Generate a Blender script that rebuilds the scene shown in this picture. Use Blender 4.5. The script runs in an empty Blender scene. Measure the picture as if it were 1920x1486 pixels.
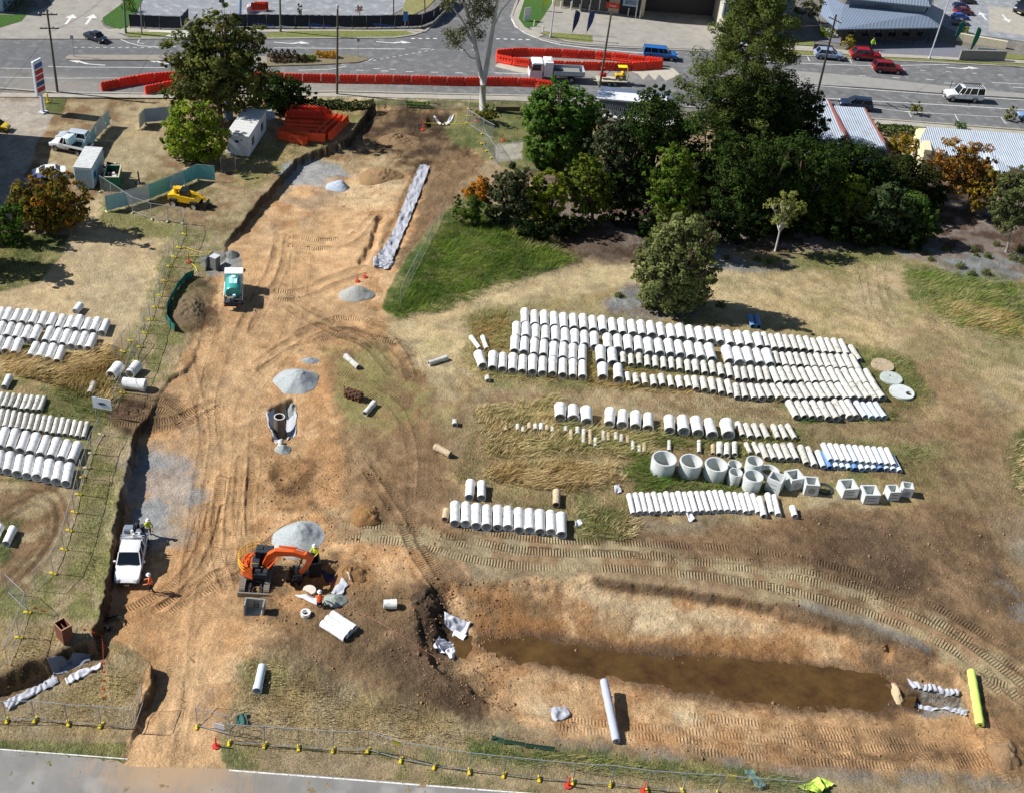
import bpy,math,random
import numpy as np
from mathutils import Vector,Matrix
from math import sin,cos,tan,radians,pi,sqrt,atan2,hypot
random.seed(7);np.random.seed(7)
scene=bpy.context.scene
COL=scene.collection
# ------------------------------------------------------------------ camera
W,H_=1920.0,1486.0
FPX,PITCH,ROLL,XP,YP,CAMH=2370.0,radians(36.9),radians(4.5),820.0,743.0,71.1
R0=np.array([1,0,0.0]);F=np.array([0,cos(PITCH),-sin(PITCH)]);U0=np.array([0,sin(PITCH),cos(PITCH)])
Rr=cos(ROLL)*R0+sin(ROLL)*U0
Ur=-sin(ROLL)*R0+cos(ROLL)*U0
cam_data=bpy.data.cameras.new('camera');cam=bpy.data.objects.new('camera',cam_data);COL.objects.link(cam)
M=Matrix(((Rr[0],Ur[0],-F[0],0),(Rr[1],Ur[1],-F[1],0),(Rr[2],Ur[2],-F[2],CAMH),(0,0,0,1)))
cam.matrix_world=M
cam_data.sensor_width=36;cam_data.lens=FPX/W*36
cam_data.shift_x=(W/2-XP)/W;cam_data.shift_y=0
cam_data.clip_start=1;cam_data.clip_end=5000
scene.camera=cam
# ------------------------------------------------------------------ light
world=bpy.data.worlds.new('World');scene.world=world;world.use_nodes=True
nt=world.node_tree;nt.nodes.clear()
bg=nt.nodes.new('ShaderNodeBackground');sky=nt.nodes.new('ShaderNodeTexSky');wo=nt.nodes.new('ShaderNodeOutputWorld')
SUN_EL=radians(41);LDIR=(1.0,-0.05) # light travels towards +X
sky.sky_type='NISHITA';sky.sun_disc=False;sky.sun_elevation=SUN_EL
sky.sun_rotation=atan2(-LDIR[0],-LDIR[1])%(2*pi)
sky.altitude=600;sky.air_density=1.0;sky.dust_density=0.4;sky.ozone_density=1.0
bg.inputs[1].default_value=0.062
nt.links.new(sky.outputs[0],bg.inputs[0]);nt.links.new(bg.outputs[0],wo.inputs[0])
sd=bpy.data.lights.new('sun','SUN');so=bpy.data.objects.new('sun',sd);COL.objects.link(so)
sd.energy=5.0;sd.angle=radians(0.5);sd.color=(1.0,0.97,0.93)
dv=Vector((LDIR[0]*cos(SUN_EL),LDIR[1]*cos(SUN_EL),-sin(SUN_EL))).normalized()
so.rotation_euler=dv.to_track_quat('-Z','Y').to_euler();so.location=(-60,90,90)
scene.view_settings.view_transform='Standard';scene.view_settings.look='None'
scene.view_settings.exposure=0.36;scene.view_settings.gamma=1
scene.render.engine='CYCLES'
scene.cycles.max_bounces=5;scene.cycles.transparent_max_bounces=8
# ------------------------------------------------------------------ projection helpers
def ray(u,v):
    d=F*FPX+Rr*(u-XP)-Ur*(v-YP)
    return d
def P(u,v,z=0.0):
    d=ray(u,v);t=(z-CAMH)/d[2]
    return np.array([d[0]*t,d[1]*t,z])
def Q(u,v,Y):
    d=ray(u,v);t=Y/d[1]
    return np.array([d[0]*t,Y,CAMH+d[2]*t])
def proj(x,y,z):
    zc=z-CAMH
    a=x*Rr[0]+y*Rr[1]+zc*Rr[2];b=x*Ur[0]+y*Ur[1]+zc*Ur[2];c=y*F[1]+zc*F[2]
    return XP+FPX*a/c,YP-FPX*b/c
def scl(x,y,z=0): # target px per metre at a point
    return FPX/(y*F[1]+(z-CAMH)*F[2])
# ------------------------------------------------------------------ noise
def _hash(ix,iy,s):
    h=(ix.astype(np.int64)*374761393+iy.astype(np.int64)*668265263+s*974634777)&0xffffffff
    h=((h^(h>>13))*1274126177)&0xffffffff
    h=h^(h>>16)
    return(h&0xffffff)/float(0xffffff)
def vnoise(x,y,s=0):
    x=np.asarray(x,float);y=np.asarray(y,float)
    ix=np.floor(x);iy=np.floor(y);fx=x-ix;fy=y-iy
    fx=fx*fx*(3-2*fx);fy=fy*fy*(3-2*fy)
    a=_hash(ix,iy,s);b=_hash(ix+1,iy,s);c=_hash(ix,iy+1,s);d=_hash(ix+1,iy+1,s)
    return(a*(1-fx)+b*fx)*(1-fy)+(c*(1-fx)+d*fx)*fy
def fbm(x,y,sc=1.0,s=0,o=4):
    r=0;a=0.5;t=0
    for k in range(o):
        r=r+a*vnoise(x/sc+17.3*k,y/sc-9.1*k,s+k);t+=a;a*=0.5;sc*=0.5
    return r/t
def smooth(e0,e1,x):
    t=np.clip((x-e0)/(e1-e0),0,1);return t*t*(3-2*t)
def segdist(x,y,pts,closed=False):
    """distance to a polyline, nearest arclength, signed side"""
    pts=[np.array(p[:2],float)for p in pts]
    n=len(pts);best=np.full(np.shape(x),1e9);arc=np.zeros(np.shape(x));side=np.zeros(np.shape(x));L=0
    for i in range(n if closed else n-1):
        a=pts[i];b=pts[(i+1)%n];d=b-a;l=hypot(*d)+1e-9
        t=np.clip(((x-a[0])*d[0]+(y-a[1])*d[1])/l/l,0,1)
        ex=x-a[0]-t*d[0];ey=y-a[1]-t*d[1];q=np.sqrt(ex*ex+ey*ey)
        m=q<best
        best=np.where(m,q,best);arc=np.where(m,L+t*l,arc)
        side=np.where(m,d[0]*ey-d[1]*ex,side);L+=l
    return best,arc,side
def inside(x,y,pts):
    r=np.zeros(np.shape(x),bool);n=len(pts)
    for i in range(n):
        x0,y0=pts[i][:2];x1,y1=pts[(i+1)%n][:2]
        if y0==y1:continue
        c=((y0>y)!=(y1>y))&(x<(x1-x0)*(y-y0)/(y1-y0)+x0)
        r^=c
    return r
def sdf(x,y,pts): # negative inside
    d,_,_=segdist(x,y,pts,True)
    return np.where(inside(x,y,pts),-d,d)
def W0(pts,z=0.0):return[tuple(P(p[0],p[1],z)[:2])for p in pts]
# ------------------------------------------------------------------ terrain height
CLIFF=[(700,196,1.0),(672,236,1.0),(650,262,.9),(600,280,.9),(560,298,.9),(535,320,1.0),(515,345,1.0),(490,372,.9),(465,404,.8),
 (440,434,.7),(425,460,.25),(410,500,.06),(385,590,.06),(356,675,.2),(345,690,.3),(318,706,.28),(300,735,.08),(270,785,.3),(255,806,1.1),(238,880,1.25),(221,950,1.4),
 (208,1010,1.4),(203,1060,1.4),(196,1110,1.3),(186,1150,1.3),(172,1178,1.2),(196,1215,.5),(262,1232,.9),(282,1240,1.2),(278,1290,1.2),(262,1330,.8),(252,1362,.3),(240,1400,.05)]
RIGHT=[(400,1400),(430,1330),(470,1200),(700,1100),(700,900),(660,760),(700,600),(690,520),(760,330),(830,240),(820,200),(760,196)]
cl_w=W0(CLIFF);rt_w=W0(RIGHT);cor_w=cl_w+rt_w
cl_dep=[c[2]for c in CLIFF]
cl_arc=[0]
for i in range(1,len(cl_w)):cl_arc.append(cl_arc[-1]+hypot(cl_w[i][0]-cl_w[i-1][0],cl_w[i][1]-cl_w[i-1][1]))
BASIN=W0([(800,1085),(1000,1085),(1150,1095),(1300,1110),(1440,1135),(1600,1185),(1700,1220),(1800,1255),(1850,1320),(1840,1400),(1700,1425),(1500,1405),(1300,1385),(1100,1368),(960,1345),(880,1300),(800,1240),(770,1160)])
WATER=W0([(895,1200),(1000,1198),(1100,1215),(1250,1232),(1400,1236),(1560,1252),(1660,1268),(1672,1300),(1640,1332),(1500,1322),(1350,1303),(1200,1282),(1060,1252),(950,1232)],-1.1)
def ditch(x,y,pts,w,dep,soft=.5):
    d,_,_=segdist(x,y,W0(pts));return-dep*(1-smooth(w*.5-soft*.3,w*.5+soft,d))
def pit(x,y,pts,dep,soft=.5,z=0.0):
    d=sdf(x,y,W0(pts,z));return-dep*(1-smooth(-soft,soft*.4,d))
def mound(x,y,u,v,r,h,e=1.0,z=0.0):
    c=P(u,v,z);d=np.sqrt((x-c[0])**2+((y-c[1])*e)**2);return h*np.clip(1-d/r,0,1)**1.2
def hgt(x,y):
    x=np.asarray(x,float);y=np.asarray(y,float)
    wx=x+(vnoise(x/1.3,y/1.3,91)-.5)*.5+(vnoise(x/.4,y/.4,92)-.5)*.22
    wy=y+(vnoise(x/1.3,y/1.3,93)-.5)*.5+(vnoise(x/.4,y/.4,94)-.5)*.22
    dc,arc,_=segdist(wx,wy,cl_w);dr,_,_=segdist(wx,wy,rt_w)
    ins=inside(wx,wy,cor_w)
    sw=0;sv=0
    for a_ in np.arange(0,cl_arc[-1],2.2):
        px_=np.interp(a_,cl_arc,[c[0]for c in cl_w]);py_=np.interp(a_,cl_arc,[c[1]for c in cl_w]);w_=((wx-px_)**2+(wy-py_)**2+1.2)**-1.6
        sw=sw+w_;sv=sv+w_*np.interp(a_,cl_arc,cl_dep)
    dep=sv/sw
    h=np.where(ins,-dep*smooth(0,.28,dc)*smooth(0,7.0,dr),0.0)
    # lip of turned earth on the uncut side
    h=h+np.where(~ins,.10*np.exp(-(dc/.5)**2)*dep,0)
    # basin
    db=sdf(wx,wy,BASIN);dw=sdf(wx,wy,WATER)
    t=np.clip(dw/(dw-db+1e-6),0,1)
    hb=np.where(dw<0,-1.12-.45*smooth(0,1.6,-dw),-1.12*(.42*smooth(0,.16,1-t)+.58*(1-t)**1.3))
    h=h+np.where(db<0,hb,0)
    h=h+ditch(wx,wy,[(-80,1335),(0,1290),(60,1262),(120,1238),(175,1215)],1.5,1.3,.5)
    h=h+pit(wx,wy,[(502,770),(545,752),(556,780),(552,818),(512,824)],1.5,.6,-.8)
    h=h+pit(wx,wy,[(545,1062),(640,1068),(640,1100),(600,1122),(560,1112),(540,1090)],1.5,.6,-.7)
    h=h+pit(wx,wy,[(1697,1288),(1800,1302),(1800,1322),(1760,1330),(1700,1318)],.7,.4,-.5)
    h=h+pit(wx,wy,[(390,478),(424,478),(420,505),(388,505)],.8,.4)
    h=h+pit(wx,wy,[(800,222),(850,212),(855,236),(800,240)],.9,.6)
    h=h+pit(wx,wy,[(815,1160),(880,1150),(885,1220),(820,1215)],.7,1.0)
    h=h+ditch(wx,wy,[(798,312),(765,390),(735,455),(722,500)],1.7,.22,.5)
    h=h+ditch(wx,wy,[(716,405),(700,455),(680,490)],.5,.4,.35)
    h=h+mound(wx,wy,708,338,2.8,.4)+mound(wx,wy,745,262,3.0,.3)+mound(wx,wy,690,958,2.0,.7)
    h=h+mound(wx,wy,350,585,4.2,.3,.6)
    h=h+mound(wx,wy,1885,1410,2.4,1.0)+mound(wx,wy,800,1140,2.0,.5)+mound(wx,wy,660,1075,2.2,.6)+mound(wx,wy,600,1090,.1,0)
    h=h+mound(wx,wy,920,480,9,1.0,.8)+mound(wx,wy,1835,560,9,.6,.8)+mound(wx,wy,1010,1345,2.5,.3)
    # overall undulation, faded out at the streets
    f=smooth(56,62,y)*(1-smooth(150,165,y))*(1-.9*(db<0))
    h=h+f*(fbm(x,y,14,5,2)-.5)*.5
    return h
_gx=np.arange(-50,90,.2);_gy=np.arange(48,172,.2);_GX,_GY=np.meshgrid(_gx,_gy);_GZ=hgt(_GX,_GY)
_hgt_full=hgt
def hgt(x,y):
    """fast height: scalars from a raster, arrays in full"""
    if np.ndim(x)>0:return _hgt_full(x,y)
    fx=(x+50)/.2;fy=(y-48)/.2;ix=int(fx);iy=int(fy)
    if fx<0 or fy<0 or ix>=len(_gx)-1 or iy>=len(_gy)-1:return 0.0
    fx-=ix;fy-=iy;g=_GZ
    return float((g[iy,ix]*(1-fx)+g[iy,ix+1]*fx)*(1-fy)+(g[iy+1,ix]*(1-fx)+g[iy+1,ix+1]*fx)*fy)
def G(u,v,dz=0.0):
    z=0.0
    for k in range(6):
        p=P(u,v,z+dz);z=.4*z+.6*float(hgt(p[0],p[1]))
    p=P(u,v,z+dz);return Vector((p[0],p[1],z))
def GW(pts):return[tuple(G(p[0],p[1])[:2])for p in pts]
# ------------------------------------------------------------------ materials
MATS={}
def lin(c):
    return tuple(((v/255.)/12.92 if v/255.<=.04045 else((v/255.+.055)/1.055)**2.4)for v in c[:3])
def mat(name,rgb,rough=.7,metal=0.,var=.12,vs=2.0,bump=0.,bs=20.,rnd=0.,spec=.3,coat=0.,dirt=None,dirt_amt=0.,stretch=None):
    """procedural paint / concrete / metal: rgb is the real surface colour in sRGB 0-255"""
    if name in MATS:return MATS[name]
    m=bpy.data.materials.new(name);m.use_nodes=True;n=m.node_tree.nodes;l=m.node_tree.links
    b=n['Principled BSDF'];c=lin(rgb)
    b.inputs['Roughness'].default_value=rough;b.inputs['Metallic'].default_value=metal
    b.inputs['Specular IOR Level'].default_value=spec
    if coat:b.inputs['Coat Weight'].default_value=coat;b.inputs['Coat Roughness'].default_value=.08
    tc=n.new('ShaderNodeTexCoord');src=tc.outputs['Object']
    if stretch:
        mp=n.new('ShaderNodeMapping');mp.inputs['Scale'].default_value=stretch;l.new(src,mp.inputs[0]);src=mp.outputs[0]
    no=n.new('ShaderNodeTexNoise');no.inputs['Scale'].default_value=vs;no.inputs['Detail'].default_value=6;no.inputs['Roughness'].default_value=.65
    l.new(src,no.inputs['Vector'])
    mr=n.new('ShaderNodeMapRange');mr.inputs[1].default_value=.3;mr.inputs[2].default_value=.7
    mr.inputs[3].default_value=1-var;mr.inputs[4].default_value=1+var*.6;l.new(no.outputs[0],mr.inputs[0])
    last=mr.outputs[0]
    if rnd:
        oi=n.new('ShaderNodeObjectInfo');r2=n.new('ShaderNodeMapRange');r2.inputs[3].default_value=1-rnd;r2.inputs[4].default_value=1+rnd*.4
        l.new(oi.outputs['Random'],r2.inputs[0]);mu=n.new('ShaderNodeMath');mu.operation='MULTIPLY';l.new(last,mu.inputs[0]);l.new(r2.outputs[0],mu.inputs[1]);last=mu.outputs[0]
    vm=n.new('ShaderNodeVectorMath');vm.operation='SCALE';vm.inputs[0].default_value=c;l.new(last,vm.inputs['Scale'])
    out=vm.outputs[0]
    if dirt:
        n2=n.new('ShaderNodeTexNoise');n2.inputs['Scale'].default_value=vs*1.7;n2.inputs['Detail'].default_value=7;l.new(src,n2.inputs['Vector'])
        if rnd:
            ad=n.new('ShaderNodeVectorMath');ad.operation='ADD';cb=n.new('ShaderNodeCombineXYZ');m3=n.new('ShaderNodeMath');m3.operation='MULTIPLY';m3.inputs[1].default_value=90
            l.new(oi.outputs['Random'],m3.inputs[0]);l.new(m3.outputs[0],cb.inputs[0]);l.new(src,ad.inputs[0]);l.new(cb.outputs[0],ad.inputs[1]);l.new(ad.outputs[0],n2.inputs['Vector'])
        r3=n.new('ShaderNodeMapRange');r3.inputs[1].default_value=.5;r3.inputs[2].default_value=.72;r3.inputs[4].default_value=dirt_amt;l.new(n2.outputs[0],r3.inputs[0])
        mx=n.new('ShaderNodeMix');mx.data_type='RGBA';l.new(r3.outputs[0],mx.inputs[0]);l.new(out,mx.inputs[6]);mx.inputs[7].default_value=(*lin(dirt),1);out=mx.outputs[2]
    l.new(out,b.inputs['Base Color'])
    if bump:
        nb=n.new('ShaderNodeTexNoise');nb.inputs['Scale'].default_value=bs;nb.inputs['Detail'].default_value=5;l.new(src,nb.inputs['Vector'])
        bp=n.new('ShaderNodeBump');bp.inputs['Strength'].default_value=1;bp.inputs['Distance'].default_value=bump;l.new(nb.outputs[0],bp.inputs['Height']);l.new(bp.outputs[0],b.inputs['Normal'])
    MATS[name]=m;return m
# ------------------------------------------------------------------ mesh helpers
class MB:
    def __init__(s):s.v=[];s.f=[];s.m=[];s.cur=0
    def add(s,vs,fs,m=None):
        o=len(s.v);s.v+=[tuple(map(float,p))for p in vs]
        for f in fs:s.f.append(tuple(o+i for i in f));s.m.append(s.cur if m is None else m)
    def box(s,c,size,rz=0,m=None,tilt=None,ch=0.0):
        hx,hy,hz=[q/2 for q in size]
        if ch:
            k=min(ch,hx*.9,hy*.9,hz*.9)
            pts=[]
            for sx,sy,sz in[(a,b_,c_)for a in(-1,1)for b_ in(-1,1)for c_ in(-1,1)]:
                pts+=[(sx*(hx-k),sy*(hy-k),sz*hz),(sx*(hx-k),sy*hy,sz*(hz-k)),(sx*hx,sy*(hy-k),sz*(hz-k))]
            def I(a,b_,c_,k_):return((a*2+b_)*2+c_)*3+k_
            fs=[(I(0,0,1,0),I(1,0,1,0),I(1,1,1,0),I(0,1,1,0)),(I(0,0,0,0),I(0,1,0,0),I(1,1,0,0),I(1,0,0,0)),
 (I(0,1,0,1),I(0,1,1,1),I(1,1,1,1),I(1,1,0,1)),(I(0,0,0,1),I(1,0,0,1),I(1,0,1,1),I(0,0,1,1)),
 (I(1,0,0,2),I(1,1,0,2),I(1,1,1,2),I(1,0,1,2)),(I(0,0,0,2),I(0,0,1,2),I(0,1,1,2),I(0,1,0,2))]
            for b_ in(0,1):
                for c_ in(0,1):fs.append((I(0,b_,c_,0),I(0,b_,c_,1),I(1,b_,c_,1),I(1,b_,c_,0)))
            for a in(0,1):
                for c_ in(0,1):fs.append((I(a,0,c_,0),I(a,0,c_,2),I(a,1,c_,2),I(a,1,c_,0)))
                for b_ in(0,1):fs.append((I(a,b_,0,1),I(a,b_,0,2),I(a,b_,1,2),I(a,b_,1,1)))
            for a in(0,1):
                for b_ in(0,1):
                    for c_ in(0,1):fs.append((I(a,b_,c_,0),I(a,b_,c_,1),I(a,b_,c_,2)))
        else:
            pts=[(sx*hx,sy*hy,sz*hz)for sx in(-1,1)for sy in(-1,1)for sz in(-1,1)]
            fs=[(0,1,3,2),(4,6,7,5),(0,4,5,1),(2,3,7,6),(0,2,6,4),(1,5,7,3)]
        R=Matrix.Rotation(rz,3,'Z')
        if tilt:R=R@Matrix.Rotation(tilt[1],3,tilt[0])
        s.add([Vector(c)+R@Vector(p)for p in pts],fs,m)
    def prism(s,poly,z0,z1,m=None,top=None,cap=True):
        n=len(poly);t=top or poly
        s.add([(p[0],p[1],z0)for p in poly]+[(p[0],p[1],z1)for p in t],
 [(i,(i+1)%n,n+(i+1)%n,n+i)for i in range(n)]+([tuple(range(n))[::-1],tuple(range(n,2*n))]if cap else[]),m)
    def extr(s,prof,y0,y1,m=None): # profile in x,z extruded along y
        n=len(prof)
        s.add([(p[0],y0,p[1])for p in prof]+[(p[0],y1,p[1])for p in prof],
 [(i,(i+1)%n,n+(i+1)%n,n+i)for i in range(n)]+[tuple(range(n))[::-1],tuple(range(n,2*n))],m)
    def tube(s,pts,r,n=8,m=None,cap=True):
        pts=[Vector(p)for p in pts];rs=r if isinstance(r,(list,tuple))else[r]*len(pts)
        vs=[];fs=[];up=Vector((0,0,1));prev=None
        for i,p in enumerate(pts):
            d=(pts[min(i+1,len(pts)-1)]-pts[max(i-1,0)]).normalized()
            a=prev if prev else(up if abs(d.z)<.9 else Vector((1,0,0)))
            x=d.cross(a).normalized();y=x.cross(d).normalized();prev=y
            for k in range(n):
                t=2*pi*k/n;vs.append(p+x*cos(t)*rs[i]+y*sin(t)*rs[i])
        for i in range(len(pts)-1):
            for k in range(n):fs.append((i*n+k,i*n+(k+1)%n,(i+1)*n+(k+1)%n,(i+1)*n+k))
        if cap:fs+=[tuple(range(n)),tuple(range(len(vs)-n,len(vs)))[::-1]]
        s.add(vs,fs,m)
    def lathe(s,prof,c=(0,0,0),n=16,axis='Z',m=None): # prof list of (r, h)
        vs=[];fs=[];k=len(prof)
        for i in range(n):
            t=2*pi*i/n
            for r,h in prof:
                p=(r*cos(t),r*sin(t),h)
                if axis=='X':p=(p[2],p[0],p[1])
                if axis=='Y':p=(p[0],p[2],p[1])
                vs.append((c[0]+p[0],c[1]+p[1],c[2]+p[2]))
        for i in range(n):
            j=(i+1)%n
            for q in range(k-1):fs.append((i*k+q,j*k+q,j*k+q+1,i*k+q+1))
        s.add(vs,fs,m)
    def build(s,name,mats,parent=None,smooth=False,loc=None,rz=0.0,link=True,auto=None):
        me=bpy.data.meshes.new(name);me.from_pydata(s.v,[],s.f);
        for m in(mats if isinstance(mats,(list,tuple))else[mats]):me.materials.append(m)
        if max(s.m,default=0):me.polygons.foreach_set('material_index',s.m)
        if smooth:me.polygons.foreach_set('use_smooth',[True]*len(s.f))
        me.update()
        if auto:me.set_sharp_from_angle(angle=radians(auto))
        o=bpy.data.objects.new(name,me)
        if link:COL.objects.link(o)
        if parent:o.parent=parent
        if loc is not None:o.location=loc
        o.rotation_euler.z=rz
        return o
def tag(o,label=None,cat=None,group=None,kind=None):
    if label:o['label']=label
    if cat:o['category']=cat
    if group:o['group']=group
    if kind:o['kind']=kind
    return o
def empty(name,loc,rz=0,label=None,cat=None,group=None):
    o=bpy.data.objects.new(name,None);COL.objects.link(o);o.location=loc;o.rotation_euler.z=rz;o.empty_display_size=.3
    return tag(o,label,cat,group)
KIDS={}
def copy_tree(o,loc=None,rz=None,label=None,group=None,scale=None):
    def cp(a,parent):
        c=a.copy();COL.objects.link(c)
        if parent:c.parent=parent
        for ch in[k for k in a.children]:cp(ch,c)
        return c
    c=cp(o,None)
    if loc is not None:c.location=loc
    if rz is not None:c.rotation_euler.z=rz
    if scale is not None:c.scale=scale if isinstance(scale,(tuple,list))else(scale,)*3
    if label:c['label']=label
    if group:c['group']=group
    return c
ORD=['first','second','third','fourth','fifth','sixth','seventh','eighth','ninth','tenth','eleventh','twelfth','thirteenth','fourteenth','fifteenth','sixteenth','seventeenth','eighteenth','nineteenth','twentieth']
def nth(i):
    if i<20:return ORD[i]
    t={20:'twenty',30:'thirty',40:'forty',50:'fifty',60:'sixty'}
    k=i+1;a=k//10*10;b=k%10
    return{20:'twentieth',30:'thirtieth',40:'fortieth',50:'fiftieth',60:'sixtieth'}[a]if b==0 else t[a]+'-'+ORD[b-1]
# ------------------------------------------------------------------ the ground sheet
NC,NR=900,720
vrow=np.concatenate([np.linspace(1560,300,600),np.linspace(298.5,-180,120)])
phi=PITCH+np.arctan((vrow-YP)/FPX);yr=CAMH/np.tan(phi)
dep=yr*F[1]+CAMH*sin(PITCH)
tcol=np.linspace(0,1,NC)
X=(-930+tcol[None,:]*2180)/FPX*dep[:,None]+(yr[:,None]*0)
# roll shifts rows sideways a little; widen generously
Y=np.repeat(yr[:,None],NC,1)
Z=hgt(X,Y)
edge=np.minimum(np.minimum(tcol,1-tcol)[None,:]*60,np.minimum(np.arange(NR),NR-1-np.arange(NR))[:,None]/6.0)
U_,V_=proj(X,Y,Z)
PW1=(fbm(X,Y,2.2,11,3)-.5);PW2=(fbm(X,Y,2.2,12,3)-.5)
PWb1=fbm(X,Y,7,15,2)-.5;PWb2=fbm(X,Y,7,16,2)-.5
PWs1=(vnoise(X/.35,Y/.35,13)-.5);PWs2=(vnoise(X/.35,Y/.35,14)-.5)
colr=np.zeros((NR,NC,3));rough=np.full((NR,NC),.5);grass=np.zeros((NR,NC));trk=np.zeros((NR,NC));trkm=np.zeros((NR,NC));wet=np.zeros((NR,NC))
PAL=dict(base=(158,138,106),dirtl=(209,170,124),dirto=(190,146,100),dirtb=(138,113,82),dirtd=(88,70,54),black=(62,52,42),tan=(172,154,118),hay=(190,168,130),
 green=(104,112,58),greenb=(92,112,50),olive=(138,134,84),dry=(172,150,106),straw=(198,176,132),mulch=(140,126,114),gravel=(142,144,140),gravelb=(150,158,162),
 conc=(176,168,156),grey=(128,124,116),rust=(150,106,62),pale=(212,190,150),mud=(120,90,58),leaf=(96,76,64),asph=(118,120,120),redb=(152,124,92))
PAL={k:np.array(lin(v))*.93 for k,v in PAL.items()}
PAL={k:v*(1-ds)+v.mean()*ds for k,v in PAL.items()for ds in[.16 if k in('green','greenb')else .04]}
colr[:]=PAL['base']
def amt(poly,soft,warp):
    if soft>3:soft=soft*1.5;warp=warp*1.8+4
    us=[p[0]for p in poly];vs=[p[1]for p in poly];k=1
    m=(U_>min(us)-soft-warp-5)&(U_<max(us)+soft+warp+5)&(V_>min(vs)-soft-warp-5)&(V_<max(vs)+soft+warp+5)
    uu=U_[m]+PW1[m]*warp*1.6+PWb1[m]*warp*1.6+PWs1[m]*warp*.6;vv=V_[m]+PW2[m]*warp*1.2+PWb2[m]*warp*1.1+PWs2[m]*warp*.45
    return m,1-smooth(-soft,soft,sdf(uu,vv,poly))
def paint(poly,c,soft=6,warp=10,op=1.0,r=None,g=None,patch=None,c2=None):
    """patch=(size_m, coverage): only in noise patches.  c2: second colour mixed by noise"""
    m,a=amt(poly,soft,warp);a=a*op
    if patch:
        n=fbm(X[m],Y[m],patch[0],hash(c)%50 if False else int(sum(map(ord,c)))%50+len(poly),4);th=1-patch[1]
        q=.28+.44*th;a=a*smooth(q-.06,q+.06,n)
    cc=PAL[c][None,:]
    if c2:
        n=smooth(.38,.62,fbm(X[m],Y[m],1.5,31,5))[:,None];cc=PAL[c][None,:]*(1-n)+PAL[c2][None,:]*n
    colr[m]=colr[m]*(1-a[:,None])+cc*a[:,None]
    if r is not None:rough[m]=rough[m]*(1-a)+r*a
    if g is not None:grass[m]=grass[m]*(1-a)+g*a
def line(pts,w,c,soft=4,warp=6,op=1.0,r=None,g=None):
    us=[p[0]for p in pts];vs=[p[1]for p in pts];k=w+soft+warp
    m=(U_>min(us)-k)&(U_<max(us)+k)&(V_>min(vs)-k)&(V_<max(vs)+k)
    uu=U_[m]+PW1[m]*warp*2;vv=V_[m]+PW2[m]*warp*1.4
    d,_,_=segdist(uu,vv,pts);a=(1-smooth(w*.5-soft,w*.5+soft,d))*op
    colr[m]=colr[m]*(1-a[:,None])+PAL[c][None,:]*a[:,None]
    if r is not None:rough[m]=rough[m]*(1-a)+r*a
    if g is not None:grass[m]=grass[m]*(1-a)+g*a
ALL=[(-900,-400),(2800,-400),(2800,1900),(-900,1900)]
# --- broad areas, back to front
paint([(-900,-400),(2800,-400),(2800,260),(-900,180)],'grey',2,0,r=.1)
paint([(-900,178),(1000,178),(1000,320),(600,330),(300,420),(-900,600)],'tan',5,8,r=.4,c2='dirtb')
paint([(-900,178),(85,178),(80,212),(100,215),(82,250),(70,262),(60,310),(0,400),(-900,700)],'conc',3,3,op=.8,r=.1)
paint([(0,175),(200,175),(330,180),(330,190),(0,190)],'dirtb',4,6,op=.6)
paint([(84,182),(128,182),(118,212),(82,212)],'green',3,4,r=.5,g=1)
paint([(235,215),(330,215),(300,290),(260,350),(215,345),(190,310)],'tan',8,10,r=.5)
paint([(205,350),(290,340),(400,250),(500,330),(510,400),(430,470),(200,420)],'olive',10,12,op=.8,r=.6,g=.6,patch=(5,.6))
paint([(440,290),(640,200),(690,205),(640,262),(560,300),(520,330),(440,340)],'olive',6,6,r=.6,g=.9,c2='dry')
paint([(640,172),(1000,178),(1000,195),(640,196),(300,180)],'pale',3,5,op=.7,r=.3)
paint([(580,184),(820,188),(1000,192),(1000,205),(820,202),(700,202),(580,206)],'green',5,6,r=.8,g=1,patch=(2.5,.8))
paint([(280,380),(400,345),(520,340),(500,385),(440,455),(350,440),(300,415)],'dirtb',10,12,op=.75,r=.6,c2='tan')
# hay field and left grass
paint([(-600,400),(130,390),(200,380),(350,430),(345,480),(300,560),(240,620),(120,640),(-600,560)],'hay',5,6,r=.35,g=.3)
paint([(-200,420),(100,440),(130,440),(115,480),(75,530),(20,545),(-300,620)],'green',3,5,r=.7,g=1,c2='olive')
paint([(180,385),(330,425),(350,440),(335,458),(290,455),(220,440),(170,430)],'olive',6,8,r=.6,g=.8)
line([(330,470),(300,570),(240,690),(200,780)],50,'olive',12,10,.8,r=.6,g=.7)
paint([(330,420),(420,470),(400,560),(360,640),(330,720),(220,720),(280,560),(310,470)],'olive',10,12,r=.7,g=.6,c2='tan')
paint([(140,560),(240,560),(220,640),(150,650)],'tan',8,8,op=.6)
paint([(-200,640),(200,640),(260,700),(210,800),(150,900),(-200,920)],'dry',8,12,r=.7,g=.7,c2='olive')
paint([(60,690),(230,700),(220,770),(190,800),(100,780)],'green',8,12,op=.7,g=1,patch=(3,.6))
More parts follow.
